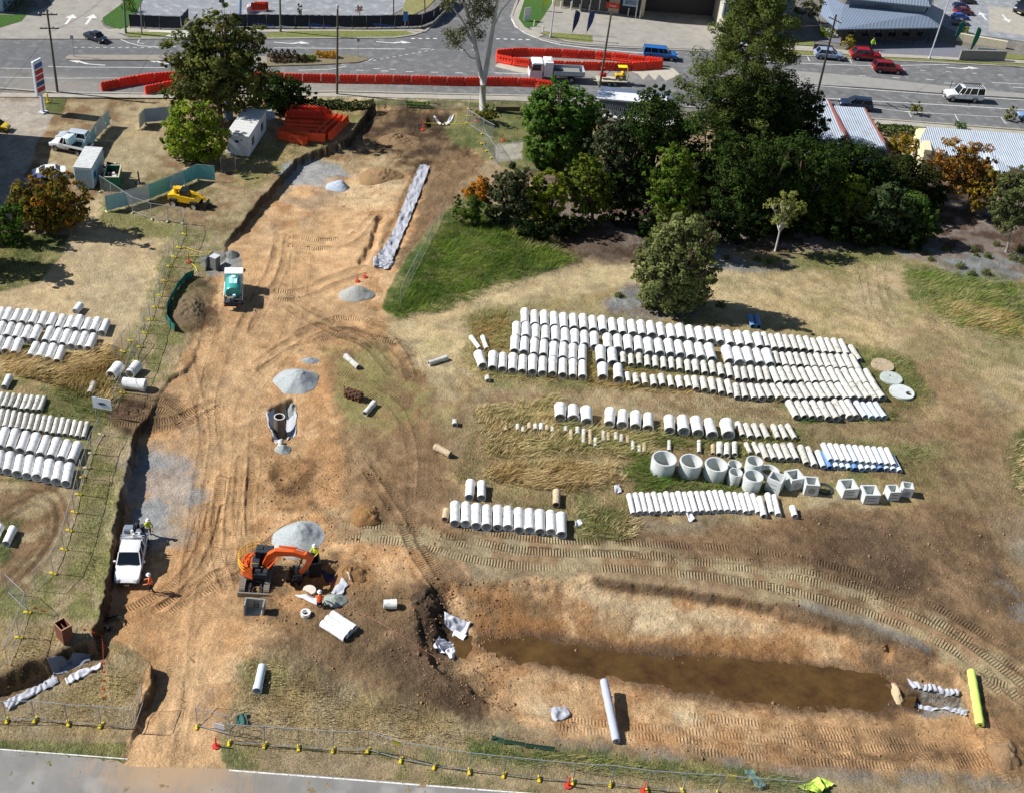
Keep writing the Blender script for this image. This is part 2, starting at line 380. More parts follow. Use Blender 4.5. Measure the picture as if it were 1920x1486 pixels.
# left verge along the pipe yard, corner bottom-left
paint([(170,800),(258,810),(225,940),(205,1060),(190,1180),(0,1300),(-200,1300),(-200,1060),(60,1100),(130,960)],'tan',6,8,r=.6,g=.6,c2='olive')
paint([(-200,895),(120,905),(140,930),(60,1110),(-200,1200)],'dirtb',6,10,r=.6,c2='tan')
paint([(-20,1090),(40,1090),(60,1130),(30,1200),(-20,1240)],'olive',6,8,g=.9,r=.6)
paint([(0,960),(40,980),(20,1050),(-40,1040)],'green',6,8,g=1,patch=(2,.7))
paint([(150,860),(215,860),(190,1100),(130,1080)],'olive',8,8,op=.7,g=.8,patch=(3,.6))
line([(300,820),(225,1010),(190,1160)],0,'green',2,4,.9,g=1)
paint([(190,1050),(210,1055),(195,1110),(170,1160)],'green',6,6,.8,g=1,patch=(1.5,.7))
paint([(-200,1150),(190,1170),(285,1235),(280,1300),(250,1380),(-200,1395)],'dry',6,8,r=.9,g=.7,c2='tan')
line([(-50,1312),(60,1262),(175,1222)],60,'dirtb',8,8,.8,r=.8)
# excavation: the long haul road
COR=[(700,198),(830,205),(840,240),(880,255),(905,290),(870,340),(800,440),(735,560),(730,620),(800,690),(790,760),(830,850),(850,1020),(900,1100),(840,1240),(700,1200),(500,1210),(440,1300),(400,1420),(240,1420),(255,1340),(280,1240),(180,1180),(205,1060),(222,950),(255,812),(330,690),(385,590),(400,500),(440,440),(520,345),(600,285),(672,240)]
paint(COR,'dirto',3,6,r=.55,c2='dirtl',g=0)
paint([(690,200),(830,205),(838,245),(890,300),(840,340),(770,310),(690,290),(640,280)],'dirtd',10,14,r=1.2,c2='dirtb')
paint([(760,190),(800,205),(850,215),(845,245),(780,260),(750,240)],'black',8,10,.7,r=1.3)
paint([(560,290),(660,262),(770,300),(760,340),(640,330)],'dirtb',10,14,.8,r=.9,c2='tan')
paint([(600,330),(760,320),(740,380),(640,400)],'pale',12,14,.6,patch=(3,.7),r=.6)
paint([(540,302),(590,298),(640,308),(655,330),(600,350),(540,345),(528,325)],'gravelb',5,5,.85,r=.4)
paint([(540,330),(640,335),(600,430),(500,440)],'grey',14,12,.45,patch=(3,.6))
paint([(800,320),(900,300),(860,360),(810,430),(760,520),(735,500),(780,400)],'redb',8,12,r=1.1,c2='dirtb')
paint([(470,440),(700,440),(680,620),(400,760),(380,640)],'dirtl',20,16,.7,r=.35,patch=(9,.8))
paint([(400,760),(500,560),(450,900),(430,1100),(400,1400),(300,1400),(340,1150),(400,960)],'dirtl',20,16,.8,r=.3)
paint([(560,600),(760,600),(800,690),(760,760),(620,680)],'dirtb',14,14,.75,r=.7,c2='dirto')
paint([(600,660),(720,640),(800,700),(800,800),(720,880),(640,800)],'dirtb',14,14,.8,r=.5,c2='olive')
paint([(640,690),(740,680),(740,780),(640,790)],'olive',14,12,.5,g=.4)
paint([(600,800),(860,780),(870,1020),(700,1000),(600,940)],'dirtb',14,16,.85,r=.7,c2='redb')
paint([(500,860),(590,850),(590,960),(510,960)],'dirto',6,8,r=1.0,c2='mud')
paint([(590,780),(640,800),(640,960),(590,940)],'dirto',8,10,r=.9)
paint([(240,830),(370,830),(390,900),(360,960),(330,1020),(230,1030),(225,960)],'gravel',14,14,.85,r=.45,patch=(4.5,.9))
paint([(235,810),(370,780),(380,810),(300,840)],'grey',10,10,.5,patch=(3,.6))
paint([(380,480),(450,470),(452,510),(400,522),(380,510)],'gravel',5,5,.95,r=.5)
paint([(310,520),(400,525),(420,600),(360,640),(310,610)],'dirtd',8,10,.85,r=1.2,c2='dirtb')
paint([(325,530),(370,535),(350,610),(318,600)],'olive',8,8,.7,g=.4)
paint([(210,740),(330,740),(345,790),(290,800),(240,812),(200,800)],'dirtb',6,8,r=.9,c2='dirtd')
paint([(200,1100),(340,1070),(480,1080),(460,1220),(330,1240),(200,1180)],'dirto',12,12,.7,r=.55)
paint([(430,1060),(640,1040),(700,1090),(720,1180),(600,1180),(470,1160),(430,1110)],'dirto',12,14,.9,r=.9,c2='dirtb')
paint([(560,1150),(840,1050),(960,1100),(860,1230),(930,1360),(800,1330),(600,1300),(480,1240)],'dirtb',14,16,.95,r=1.0,c2='redb')
paint([(450,1235),(540,1215),(640,1280),(900,1350),(960,1400),(700,1400),(420,1400),(440,1330)],'dry',12,14,r=1.0,g=.8,c2='tan')
paint([(460,1240),(530,1230),(560,1290),(480,1310)],'olive',8,10,.8,g=.9)
paint([(780,1110),(835,1105),(850,1180),(820,1230),(780,1200)],'black',10,12,.9,r=1.5,c2='dirtd')
paint([(800,1300),(900,1300),(960,1350),(880,1360)],'dirtd',12,14,.85,r=1.3)
# big right hand field
paint([(720,590),(900,510),(1200,490),(1400,480),(2600,520),(2600,1180),(1900,1100),(1400,1010),(900,980),(850,900),(820,780),(800,700)],'tan',5,10,r=.5,g=.35,c2='dry')
paint([(830,240),(860,210),(1050,200),(1100,330),(960,330),(900,290),(850,270)],'green',4,6,r=.6,g=1,c2='olive')
paint([(925,272),(980,268),(980,300),(930,305)],'conc',3,4,.8,r=.1,g=0)
paint([(800,430),(870,370),(1000,400),(1100,480),(960,540),(840,585),(745,600),(715,580),(740,520)],'greenb',3,6,r=.9,g=1,c2='olive')
paint([(930,430),(1050,440),(1080,480),(980,470)],'dry',10,10,.6,g=1,patch=(2.5,.6))
paint([(980,330),(1500,300),(2100,400),(2100,540),(1800,500),(1700,470),(1350,480),(1200,490),(1080,480)],'leaf',8,12,r=.9,g=.1,c2='mulch')
paint([(960,400),(1180,430),(1200,490),(1080,490)],'dirtd',8,10,.7,r=.6)
paint([(740,600),(1000,535),(1180,495),(1190,530),(1060,550),(900,600),(860,640),(840,700),(780,680)],'straw',5,8,r=.4,g=.2,c2='tan')
paint([(1340,500),(1700,560),(2300,690),(2300,760),(1900,700),(1600,630),(1350,560)],'straw',12,12,.7,r=.4,c2='tan')
paint([(1420,490),(1640,465),(1700,500),(1640,520),(1440,510)],'olive',8,10,r=.5,g=.8)
paint([(1580,490),(1690,490),(1700,600),(1600,560)],'hay',6,6,.8,r=.3)
paint([(1690,500),(1850,520),(1950,540),(2200,560),(2200,680),(1900,650),(1760,600),(1700,560)],'olive',6,10,r=.8,g=1,c2='greenb')
paint([(1720,560),(1900,590),(1960,660),(1760,610)],'dry',10,12,.7,r=.9,g=1,c2='straw')
paint([(1450,505),(1340,470),(1330,500),(1420,510),(1490,505),(1480,480)],'mulch',5,6,r=.9,c2='gravel')
paint([(1600,460),(1760,470),(2000,480),(2000,515),(1850,530),(1790,515),(1720,485)],'mulch',4,6,r=1.0,g=0,c2='gravel')
paint([(1130,560),(1180,530),(1300,560),(1310,610),(1150,600)],'mulch',5,7,r=1.0,g=0,c2='gravel')
paint([(1880,565),(1940,540),(2050,570),(2050,620),(1900,600)],'mulch',4,5,r=1.0,g=0)
# ground between the pipes
paint([(870,590),(960,570),(1300,600),(1620,640),(1760,680),(1740,760),(1480,800),(900,710),(860,660)],'olive',8,10,.9,r=.9,g=1,c2='dry')
paint([(860,560),(960,575),(950,700),(880,700)],'dry',8,10,.7,r=1,g=1,c2='olive')
paint([(1600,640),(1720,670),(1740,740),(1690,770),(1600,760)],'olive',6,8,g=1,r=.7,c2='green')
paint([(900,722),(1300,735),(1460,760),(1460,790),(1100,760),(900,745)],'redb',6,8,.8,r=.5,c2='tan')
paint([(880,770),(1500,800),(1700,860),(1720,920),(1500,920),(1180,930),(1150,1010),(880,960),(860,880)],'olive',8,12,r=1,g=1,c2='dry')
paint([(900,870),(1160,860),(1170,910),(1060,930),(900,900)],'straw',8,10,.7,r=1,g=1,c2='dry')
paint([(1180,850),(1240,850),(1240,910),(1170,910)],'greenb',8,8,.7,g=1)
paint([(1240,890),(1440,905),(1440,925),(1180,920)],'green',6,8,.6,g=1)
paint([(1080,960),(1180,950),(1200,1010),(1100,1020),(1060,1005)],'olive',8,10,g=1,r=1,c2='green')
paint([(1500,790),(1750,800),(1750,830),(1530,820)],'redb',6,8,.8,r=.5,c2='tan')
paint([(1560,820),(1780,830),(1760,920),(1700,900)],'olive',8,10,.8,g=1,c2='green')
paint([(1180,965),(1300,970),(1450,985),(1450,1010),(1180,1000)],'grey',8,10,.5,r=.5)
paint([(1880,820),(1960,790),(2000,940),(1920,950),(1885,900)],'olive',6,10,g=1,r=.9,c2='green')
paint([(1700,760),(1900,740),(1900,960),(1750,940),(1760,840)],'redb',20,14,.5,r=.4,c2='tan')
# dark worked area to the right, gravel, haul tracks
paint([(1150,1010),(1460,960),(1700,950),(1850,970),(1920,1100),(1960,1300),(1960,1460),(1800,1400),(1860,1290),(1700,1200),(1400,1090),(1100,1060)],'dirtb',10,14,r=.7,c2='redb',g=0)
paint([(1500,990),(1700,970),(1760,1060),(1700,1100),(1560,1060)],'dirtd',16,16,.55,r=.7)
paint([(1850,960),(2000,960),(2000,1230),(1900,1210),(1860,1090)],'gravel',12,14,.55,r=.9,patch=(2.5,.6))
paint([(600,960),(900,1000),(1200,1020),(1400,1050),(1600,1090),(1760,1160),(1920,1260),(1920,1330),(1780,1260),(1600,1180),(1400,1105),(1150,1070),(850,1050),(620,1010)],'redb',8,10,r=.3,c2='tan')
# basin
BP=[(840,1100),(1000,1078),(1150,1085),(1300,1100),(1440,1130),(1600,1180),(1700,1215),(1800,1255),(1850,1320),(1880,1400),(1880,1450),(1500,1440),(1100,1390),(920,1350),(880,1300),(860,1220)]
paint(BP,'dirto',8,12,r=.7,c2='dirtl',g=0)
paint([(880,1100),(1040,1100),(1060,1200),(900,1220)],'rust',16,16,.75,r=1.1,c2='mud')
paint([(1060,1090),(1300,1120),(1450,1180),(1300,1200),(1080,1180)],'pale',16,14,.8,r=.7,patch=(3,.7))
paint([(1100,1180),(1300,1190),(1560,1240),(1400,1240),(1100,1210)],'rust',14,12,.7,r=1.0,patch=(2.5,.8))
line([(1120,1092),(1280,1112),(1440,1140)],20,'dirtd',6,8,.8,r=1.1)
line([(1460,1145),(1600,1180),(1740,1225)],34,'dirtd',10,10,.7,r=1.0)
line([(1500,1130),(1620,1165),(1740,1215)],16,'gravel',6,8,.5)
paint([(1600,1190),(1800,1262),(1800,1290),(1650,1270),(1560,1230)],'dirto',10,12,.7,c2='dirtd')
paint([(1000,1300),(1300,1330),(1300,1370),(960,1360)],'pale',16,14,.7,patch=(4,.6),r=.5)
paint([(900,1195),(1000,1205),(1060,1250),(1500,1325),(1680,1345),(1700,1330),(1560,1250),(1200,1215)],'mud',10,8,.9,r=.4)
paint([(1500,1350),(1800,1345),(1850,1440),(1500,1430)],'dirtb',20,14,.6,c2='dirto')
paint([(1800,1360),(1920,1360),(1920,1440),(1820,1440)],'dirto',14,12,.7,r=.7)
paint([(920,1380),(1200,1400),(1920,1460),(1920,1480),(1300,1440),(900,1400)],'grey',6,10,.6,r=.7,c2='dirtb')
paint([(1690,1282),(1810,1296),(1812,1335),(1760,1345),(1690,1330)],'dirtd',5,6,.85,r=1.0,c2='gravel')
# verge by the bottom road
paint([(-300,1385),(120,1392),(250,1395),(238,1440),(-300,1425)],'olive',4,6,r=.6,g=1,c2='green')
paint([(405,1395),(600,1405),(820,1440),(1300,1500),(2300,1600),(2300,1560),(1300,1460),(900,1400),(700,1400)],'olive',5,6,r=.8,g=1,c2='dry')
paint([(405,1400),(500,1400),(640,1425),(1000,1470),(1000,1490),(640,1450),(400,1440)],'olive',8,10,.8,patch=(3,.6),r=.6,g=1,c2='green')
paint([(880,1385),(960,1395),(1200,1420),(1500,1450),(1560,1480),(1200,1452),(860,1420)],'greenb',6,8,.85,r=1,g=1,c2='olive')
paint([(640,1430),(1000,1475),(1500,1540),(1500,1500),(1100,1450),(820,1435)],'tan',6,8,.6,g=.5)
paint([(240,1360),(400,1360),(420,1440),(225,1440)],'dirtl',6,8,r=.4,g=0)
for(u,v,r_)in[(600,1225,12),(870,1222,18),(660,1240,14),(585,1100,10)]:
    pass
paint([(720,640),(900,560),(1200,520),(1700,560),(1950,660),(1950,960),(1500,940),(860,960),(800,780)],'olive',10,14,.3,g=.8,patch=(4.5,.35))
line([(745,620),(820,580),(960,545),(1100,522),(1190,512)],36,'straw',6,8,.75,r=.4);line([(1340,545),(1480,585),(1640,630),(1800,680),(1950,720)],40,'straw',12,10,.6,r=.5);line([(1740,640),(1800,760),(1850,860),(1900,980)],80,'redb',26,14,.6,r=.6)
paint([(760,700),(880,720),(1500,800),(1900,760),(1950,1100),(1400,1010),(900,980),(800,900)],'dirtb',14,14,.5,patch=(3.2,.5),r=.8)
paint([(1380,970),(1850,960),(1930,1180),(1700,1110),(1400,1050)],'dirtd',16,16,.4,patch=(4,.6),r=.9)
paint([(1690,490),(1860,515),(2000,540),(2000,640),(1860,600),(1720,560)],'green',10,12,.55,g=1,patch=(3,.65));paint([(1440,490),(1640,470),(1690,495),(1560,512)],'green',8,10,.5,g=1,patch=(3,.6))
paint([(100,450),(330,450),(300,560),(40,560)],'straw',10,10,.4,patch=(1.2,.5))
paint([(1440,740),(1760,740),(1880,820),(1860,960),(1700,930),(1760,830),(1500,800)],'dirtb',14,14,.5,patch=(3,.55))
paint([(560,1180),(900,1180),(930,1340),(600,1360),(470,1300)],'dirtd',12,14,.5,patch=(3.5,.45),r=1.2)
paint([(620,900),(860,900),(900,1060),(700,1060)],'dirtd',12,14,.35,patch=(3,.45))
paint([(230,830),(460,560),(640,440),(720,620),(640,900),(640,1100),(420,1400),(250,1400)],'dirtb',14,16,.28,patch=(3.5,.4),r=.7)
paint([(300,700),(460,560),(620,380),(700,420),(560,620),(480,860),(440,1100),(420,1400),(270,1400),(300,1100)],'dirtl',16,16,.35)
paint([(1100,1000),(1500,1000),(1900,1080),(1900,1250),(1500,1130)],'dirtd',14,14,.4,patch=(3,.45))
paint([(1320,500),(1700,500),(1950,640),(1950,740),(1500,640)],'olive',14,14,.4,patch=(3.5,.45),g=.8)
paint([(-100,560),(230,560),(200,660),(-100,660)],'hay',10,12,.7,patch=(3,.6))
paint([(860,1190),(1000,1180),(1200,1205),(1560,1240),(1700,1270),(1720,1330),(1640,1350),(1200,1305),(950,1250)],'dirtd',10,10,.75,r=.8)
paint([(860,1100),(1100,1120),(1500,1200),(1680,1250),(1500,1240),(1100,1200),(900,1200)],'rust',14,14,.5,patch=(2.2,.5),r=1.1)
paint([(1500,1380),(1900,1380),(1900,1440),(1400,1410)],'dirtd',12,14,.4,patch=(2.5,.5))
gz=np.abs(np.gradient(Z,axis=1))/(np.abs(np.gradient(X,axis=1))+1e-6);st_=smooth(.9,2.0,gz)[...,None]*.8;colr[:]=colr*(1-st_)+PAL['black']*st_ # shade of the steep cut faces painted into the soil colour
rs=np.random.RandomState(3)
NZ=fbm(X,Y,.9,61,4);NZ2=fbm(X,Y,6,71,4)
paint([(238,860),(375,850),(385,920),(350,1000),(232,1010)],'gravelb',10,14,.6,patch=(3,.75))
colr*=(0.66+.68*NZ)[...,None]*(0.90+.2*NZ2)[...,None]
# tonal drift: reddish / yellowish
dr=(fbm(X,Y,5,81,3)-.5)[...,None];colr*=1+dr*np.array([.10,0,-.12])
# --- wheel and track marks
def track(pts,w=.55,pitch=.24,mm=1.0,dark=.9,tint=None,sink=.05):
    w*=1.5
    wp=GW(pts)
    # densify with catmull-rom
    q=[]
    for i in range(len(wp)-1):
        p0=wp[max(i-1,0)];p1=wp[i];p2=wp[i+1];p3=wp[min(i+2,len(wp)-1)]
        for k in range(6):
            t=k/6.
            q.append(tuple(.5*(2*p1[j]+(p2[j]-p0[j])*t+(2*p0[j]-5*p1[j]+4*p2[j]-p3[j])*t*t+(3*p1[j]-p0[j]-3*p2[j]+p3[j])*t**3)for j in(0,1)))
    q.append(wp[-1])
    xs=[p[0]for p in q];ys=[p[1]for p in q]
    m=(X>min(xs)-w*2)&(X<max(xs)+w*2)&(Y>min(ys)-w*2)&(Y<max(ys)+w*2)
    d,arc,side=segdist(X[m],Y[m],q)
    d=d+.16*(fbm(X[m],Y[m],1.1,7,2)-.5);arc=arc+.05*(fbm(X[m],Y[m],1.6,9,2)-.5)
    a=(1-smooth(w*.34,w*.58,d));gate=(smooth(.36,.60,fbm(X[m],Y[m],1.5,int(pts[0][0])%97,3))*.85+.15)*mm*(.5+fbm(X[m],Y[m],.7,4,2));k=a*gate
    t0=trk[m];tm=trkm[m]
    win=k>tm*.8
    trk[m]=np.where(win,arc/pitch,t0);trkm[m]=np.where(win,k,tm*(1-a*.6))
    colr[m]*=(1-(1-dark)*a*.9)[:,None]
    if tint:colr[m]=colr[m]*(1-.35*a[:,None])+PAL[tint][None,:]*.35*a[:,None]
    zz=Z[m];zz-=sink*a*mm;zz+=.07*np.exp(-((d-w*.62)/.13)**2)*mm*gate;Z[m]=zz
def pair(pts,gauge=26,**k):
    track(pts,**k)
    p2=[]
    for i,p in enumerate(pts):
        a=pts[max(i-1,0)];b=pts[min(i+1,len(pts)-1)];d=(b[0]-a[0],b[1]-a[1]);l=hypot(*d)
        p2.append((p[0]-d[1]/l*gauge,p[1]+d[0]/l*gauge))
    track(p2,**k)
pair([(640,985),(760,990),(880,1020),(1010,1036),(1180,1040),(1380,1062),(1540,1095),(1680,1140),(1800,1195),(1910,1275),(2000,1350)],26,w=.6,tint='tan')
pair([(840,980),(1000,1010),(1200,1018),(1400,1030),(1560,1060),(1700,1110),(1830,1180),(1960,1260)],22,w=.55)
pair([(560,625),(620,600),(680,598),(730,618),(770,660),(785,700)],20,w=.6)
pair([(545,560),(600,590),(680,625),(740,640)],18,w=.55)
pair([(480,680),(560,632),(640,615),(700,640),(745,690)],16,w=.5)
pair([(520,545),(560,545),(620,520),(680,500)],16,w=.5)
pair([(548,445),(600,450),(660,440),(700,400)],16,w=.5)
pair([(540,440),(530,500),(500,560),(470,620)],20,w=.5)
pair([(440,900),(430,980),(432,1040),(450,1100)],24,w=.6,dark=.93)
pair([(475,860),(468,940),(470,1000)],22,w=.55)
pair([(420,950),(405,1010),(370,1080),(310,1130),(210,1180)],22,w=.55)
pair([(640,960),(560,1000),(480,1060),(400,1100),(300,1160)],20,w=.5)
pair([(205,755),(260,745),(320,755),(360,790)],18,w=.5,dark=.85)
pair([(205,778),(280,790),(340,780),(400,750)],16,w=.5,dark=.85)
pair([(360,640),(400,800),(390,900),(370,1060)],20,w=.5,mm=.6)
pair([(480,520),(440,640),(410,760),(420,900),(380,1080),(350,1300),(330,1430)],34,w=.45,mm=.5)
pair([(590,480),(560,640),(480,760),(470,900),(440,1100),(390,1240),(350,1420)],30,w=.4,mm=.4)
pair([(700,870),(760,960),(800,1040),(850,1120)],18,w=.5)
pair([(640,700),(700,720),(760,760),(790,840),(790,930)],20,w=.5,mm=.7)
pair([(1300,1390),(1450,1405),(1600,1415),(1750,1420),(1880,1400)],16,w=.5,mm=.7)
pair([(1050,1345),(1300,1372),(1600,1400),(1800,1395)],15,w=.5,mm=.6)
pair([(1880,1300),(1830,1270),(1870,1380),(1900,1460)],18,w=.5,mm=.8)
pair([(1300,1340),(1500,1365),(1700,1372)],14,w=.5,mm=.6)
pair([(1640,760),(1760,830),(1830,930),(1880,1080)],26,w=.45,mm=.4)
pair([(1400,500),(1560,570),(1760,640),(1960,700)],22,w=.6,mm=.2)
pair([(700,580),(860,560),(1040,530),(1200,505)],18,w=.6,mm=.25)
pair([(0,960),(60,930),(100,950),(100,1010),(40,1080),(-20,1130)],16,w=.3,mm=.1,dark=.7,sink=.12)
pair([(0,900),(80,905),(125,950),(110,1020),(60,1090)],18,w=.3,mm=.1,dark=.7,sink=.12)
pair([(1660,500),(1668,560),(1690,600)],14,w=.25,mm=.5);pair([(1625,500),(1635,560),(1650,600)],14,w=.25,mm=.5)
# --- clods: real relief
cl=(fbm(X,Y,.55,101,3)-.5);cl2=np.abs(fbm(X,Y,1.4,111,3)-.5)
Z+=rough*(.19*cl-.14*cl2+.06*(fbm(X,Y,.28,131,2)-.5))*np.where(trkm>.3,.35,1)*smooth(0,1,edge)
Z+=rough*.05*np.sin(fbm(X,Y,3,121,2)*40)*smooth(.9,1.4,rough)
Z*=smooth(0,1,edge)
colr=np.clip(colr,.008,.9)
def attr(me,name,typ,arr):
    a=me.attributes.new(name,typ,'POINT')
    if typ=='FLOAT':a.data.foreach_set('value',arr.ravel().astype(np.float32))
    else:
        full=np.ones((arr.shape[0]*arr.shape[1],4),np.float32);full[:,:3]=arr.reshape(-1,3);a.data.foreach_set('color',full.ravel())
def gridmesh(name,X,Y,Z):
    nr,nc=X.shape;me=bpy.data.meshes.new(name)
    co=np.stack([X,Y,Z],-1).reshape(-1,3).astype(np.float32)
    i=np.arange(nr*nc).reshape(nr,nc);q=np.stack([i[:-1,:-1],i[:-1,1:],i[1:,1:],i[1:,:-1]],-1).reshape(-1,4)
    me.vertices.add(len(co));me.vertices.foreach_set('co',co.ravel());me.loops.add(q.size);me.loops.foreach_set('vertex_index',q.ravel().astype(np.int32))
    me.polygons.add(len(q));me.polygons.foreach_set('loop_start',np.arange(0,q.size,4,dtype=np.int32));me.polygons.foreach_set('loop_total',np.full(len(q),4,np.int32))
    me.update(calc_edges=True);me.polygons.foreach_set('use_smooth',[True]*len(q));return me
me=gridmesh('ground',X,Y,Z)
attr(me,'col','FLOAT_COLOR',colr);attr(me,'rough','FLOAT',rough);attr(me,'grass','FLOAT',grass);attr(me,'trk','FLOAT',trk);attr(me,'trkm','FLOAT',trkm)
m=bpy.data.materials.new('soil');m.use_nodes=True;n=m.node_tree.nodes;l=m.node_tree.links;b=n['Principled BSDF']
b.inputs['Roughness'].default_value=.95;b.inputs['Specular IOR Level'].default_value=.12
def AT(k):
    a=n.new('ShaderNodeAttribute');a.attribute_name=k;return a
def MATH(op,a,c=None,e=None):
    q=n.new('ShaderNodeMath');q.operation=op
    for i,w in enumerate((a,c,e)):
        if w is None:continue
        if isinstance(w,(int,float)):q.inputs[i].default_value=w
        else:l.new(w,q.inputs[i])
    return q.outputs[0]
def NOISE(sc,det=4,ro=.6,vec=None):
    q=n.new('ShaderNodeTexNoise');q.inputs['Scale'].default_value=sc;q.inputs['Detail'].default_value=det;q.inputs['Roughness'].default_value=ro
    l.new(vec or tcw.outputs['Object'],q.inputs['Vector']);return q
tcw=n.new('ShaderNodeTexCoord')
ac,ar,ag,at,am=AT('col'),AT('rough'),AT('grass'),AT('trk'),AT('trkm')
n1=NOISE(7,7,.75);n2=NOISE(1.2,5,.6)
mp=n.new('ShaderNodeMapping');mp.inputs['Scale'].default_value=(9,3.2,5);mp.inputs['Rotation'].default_value=(0,0,.5);l.new(tcw.outputs['Object'],mp.inputs[0])
n3=NOISE(1,4,.6,mp.outputs[0])
mr1=n.new('ShaderNodeMapRange');mr1.inputs[1].default_value=.3;mr1.inputs[2].default_value=.7;mr1.inputs[3].default_value=.52;mr1.inputs[4].default_value=1.40;l.new(n1.outputs[0],mr1.inputs[0])
mr2=n.new('ShaderNodeMapRange');mr2.inputs[1].default_value=.3;mr2.inputs[2].default_value=.7;mr2.inputs[3].default_value=.86;mr2.inputs[4].default_value=1.12;l.new(n2.outputs[0],mr2.inputs[0])
mr3=n.new('ShaderNodeMapRange');mr3.inputs[1].default_value=.32;mr3.inputs[2].default_value=.68;mr3.inputs[3].default_value=.55;mr3.inputs[4].default_value=1.35;l.new(n3.outputs[0],mr3.inputs[0])
g3=n.new('ShaderNodeMix');g3.data_type='FLOAT';l.new(ag.outputs['Fac'],g3.inputs[0]);g3.inputs[2].default_value=1.0;l.new(mr3.outputs[0],g3.inputs[3])
f=MATH('MULTIPLY',MATH('MULTIPLY',mr1.outputs[0],mr2.outputs[0]),g3.outputs[0])
vm=n.new('ShaderNodeVectorMath');vm.operation='SCALE';l.new(ac.outputs['Color'],vm.inputs[0]);l.new(f,vm.inputs['Scale']);l.new(vm.outputs[0],b.inputs['Base Color'])
# relief: clods + stones + tread ridges
tr=MATH('SINE',MATH('MULTIPLY',at.outputs['Fac'],2*pi));tr=MATH('MULTIPLY',tr,MATH('MULTIPLY',am.outputs['Fac'],MATH('MULTIPLY',n2.outputs[0],.11)))
no4=NOISE(4.5,7,.72);h1=MATH('MULTIPLY',no4.outputs[0],MATH('ADD',MATH('MULTIPLY',ar.outputs['Fac'],.26),.04))
h2=MATH('MULTIPLY',MATH('MULTIPLY',n3.outputs[0],ag.outputs['Fac']),.16)
hh=MATH('ADD',MATH('ADD',tr,h1),h2)
bp=n.new('ShaderNodeBump');bp.inputs['Strength'].default_value=1;bp.inputs['Distance'].default_value=1;l.new(hh,bp.inputs['Height']);l.new(bp.outputs[0],b.inputs['Normal'])
me.materials.append(m);SOIL=m
ground=bpy.data.objects.new('ground',me);COL.objects.link(ground);tag(ground,kind='structure')
# ground beyond the modelled sheet, out to the horizon
c4=[(X[0,0],Y[0,0]),(X[0,-1],Y[0,-1]),(X[-1,-1],Y[-1,-1]),(X[-1,0],Y[-1,0])]
ot=[(-2500,-2500),(2500,-2500),(2500,3500),(-2500,3500)]
g2=MB();g2.add([(x,y,0)for x,y in c4+ot],[(0,4,5,1),(1,5,6,2),(2,6,7,3),(3,7,4,0)])
tag(g2.build('distant_ground',mat('far_ground',(140,134,108),.95,var=.3,vs=.05,spec=.1)),kind='structure')
# water in the basin
wm=bpy.data.materials.new('muddy_water');wm.use_nodes=True;wb=wm.node_tree.nodes['Principled BSDF']
wn=wm.node_tree.nodes.new('ShaderNodeTexNoise');wn.inputs['Scale'].default_value=.45;wn.inputs['Detail'].default_value=9;wn.inputs['Roughness'].default_value=.7
wt=wm.node_tree.nodes.new('ShaderNodeTexCoord');wm.node_tree.links.new(wt.outputs['Object'],wn.inputs['Vector'])
wr=wm.node_tree.nodes.new('ShaderNodeValToRGB');wr.color_ramp.elements[0].position=.35;wr.color_ramp.elements[1].position=.65
wr.color_ramp.elements[0].color=(*lin((66,46,24)),1);wr.color_ramp.elements[1].color=(*lin((98,74,38)),1)
wm.node_tree.links.new(wn.outputs[0],wr.inputs[0]);wm.node_tree.links.new(wr.outputs[0],wb.inputs['Base Color'])
wb.inputs['Roughness'].default_value=.08;wb.inputs['Specular IOR Level'].default_value=.5
g3_=MB();wp=W0([(850,1190),(1700,1190),(1720,1300),(1700,1380),(1500,1370),(1100,1310),(850,1260)],-1.1);g3_.add([(x,y,-1.1)for x,y in wp],[tuple(range(len(wp)))])
tag(g3_.build('water',wm),kind='structure')
# ================================================================== streets
def sheet(name,px,z,m,label=None,cat=None,kind='structure',group=None,th=0.0):
    g=MB();pts=[P(p[0],p[1],z)[:2]for p in px]
    # make counter-clockwise
    ar=sum(pts[i][0]*pts[(i+1)%len(pts)][1]-pts[(i+1)%len(pts)][0]*pts[i][1]for i in range(len(pts)))
    if ar<0:pts=pts[::-1]
    if th:g.prism(pts,z-th,z)
    else:g.add([(x,y,z)for x,y in pts],[tuple(range(len(pts)))])
    return tag(g.build(name,m),label,cat,group,kind)
def wide(px,w,z0,z1,g): # strip of width w metres along a pixel polyline
    c=[P(p[0],p[1],z1)[:2]for p in px];n=len(c);L=[];R=[]
    for i in range(n):
        a=c[max(i-1,0)];b=c[min(i+1,n-1)];d=(b-a)/(np.linalg.norm(b-a)+1e-9);nn=np.array([-d[1],d[0]])
        L.append(c[i]+nn*w/2);R.append(c[i]-nn*w/2)
    for i in range(n-1):
        q=[R[i],R[i+1],L[i+1],L[i]]
        if z1-z0<.02:g.add([(p[0],p[1],z1)for p in q],[(0,1,2,3)])
        else:g.prism([tuple(p)for p in q],z0,z1)
def asphalt(name,rgb,vs=.5):
    m=mat(name,rgb,.92,var=.2,vs=vs,bump=.008,bs=60,spec=.2,dirt=tuple(int(c*1.25)for c in rgb),dirt_amt=.75);return m
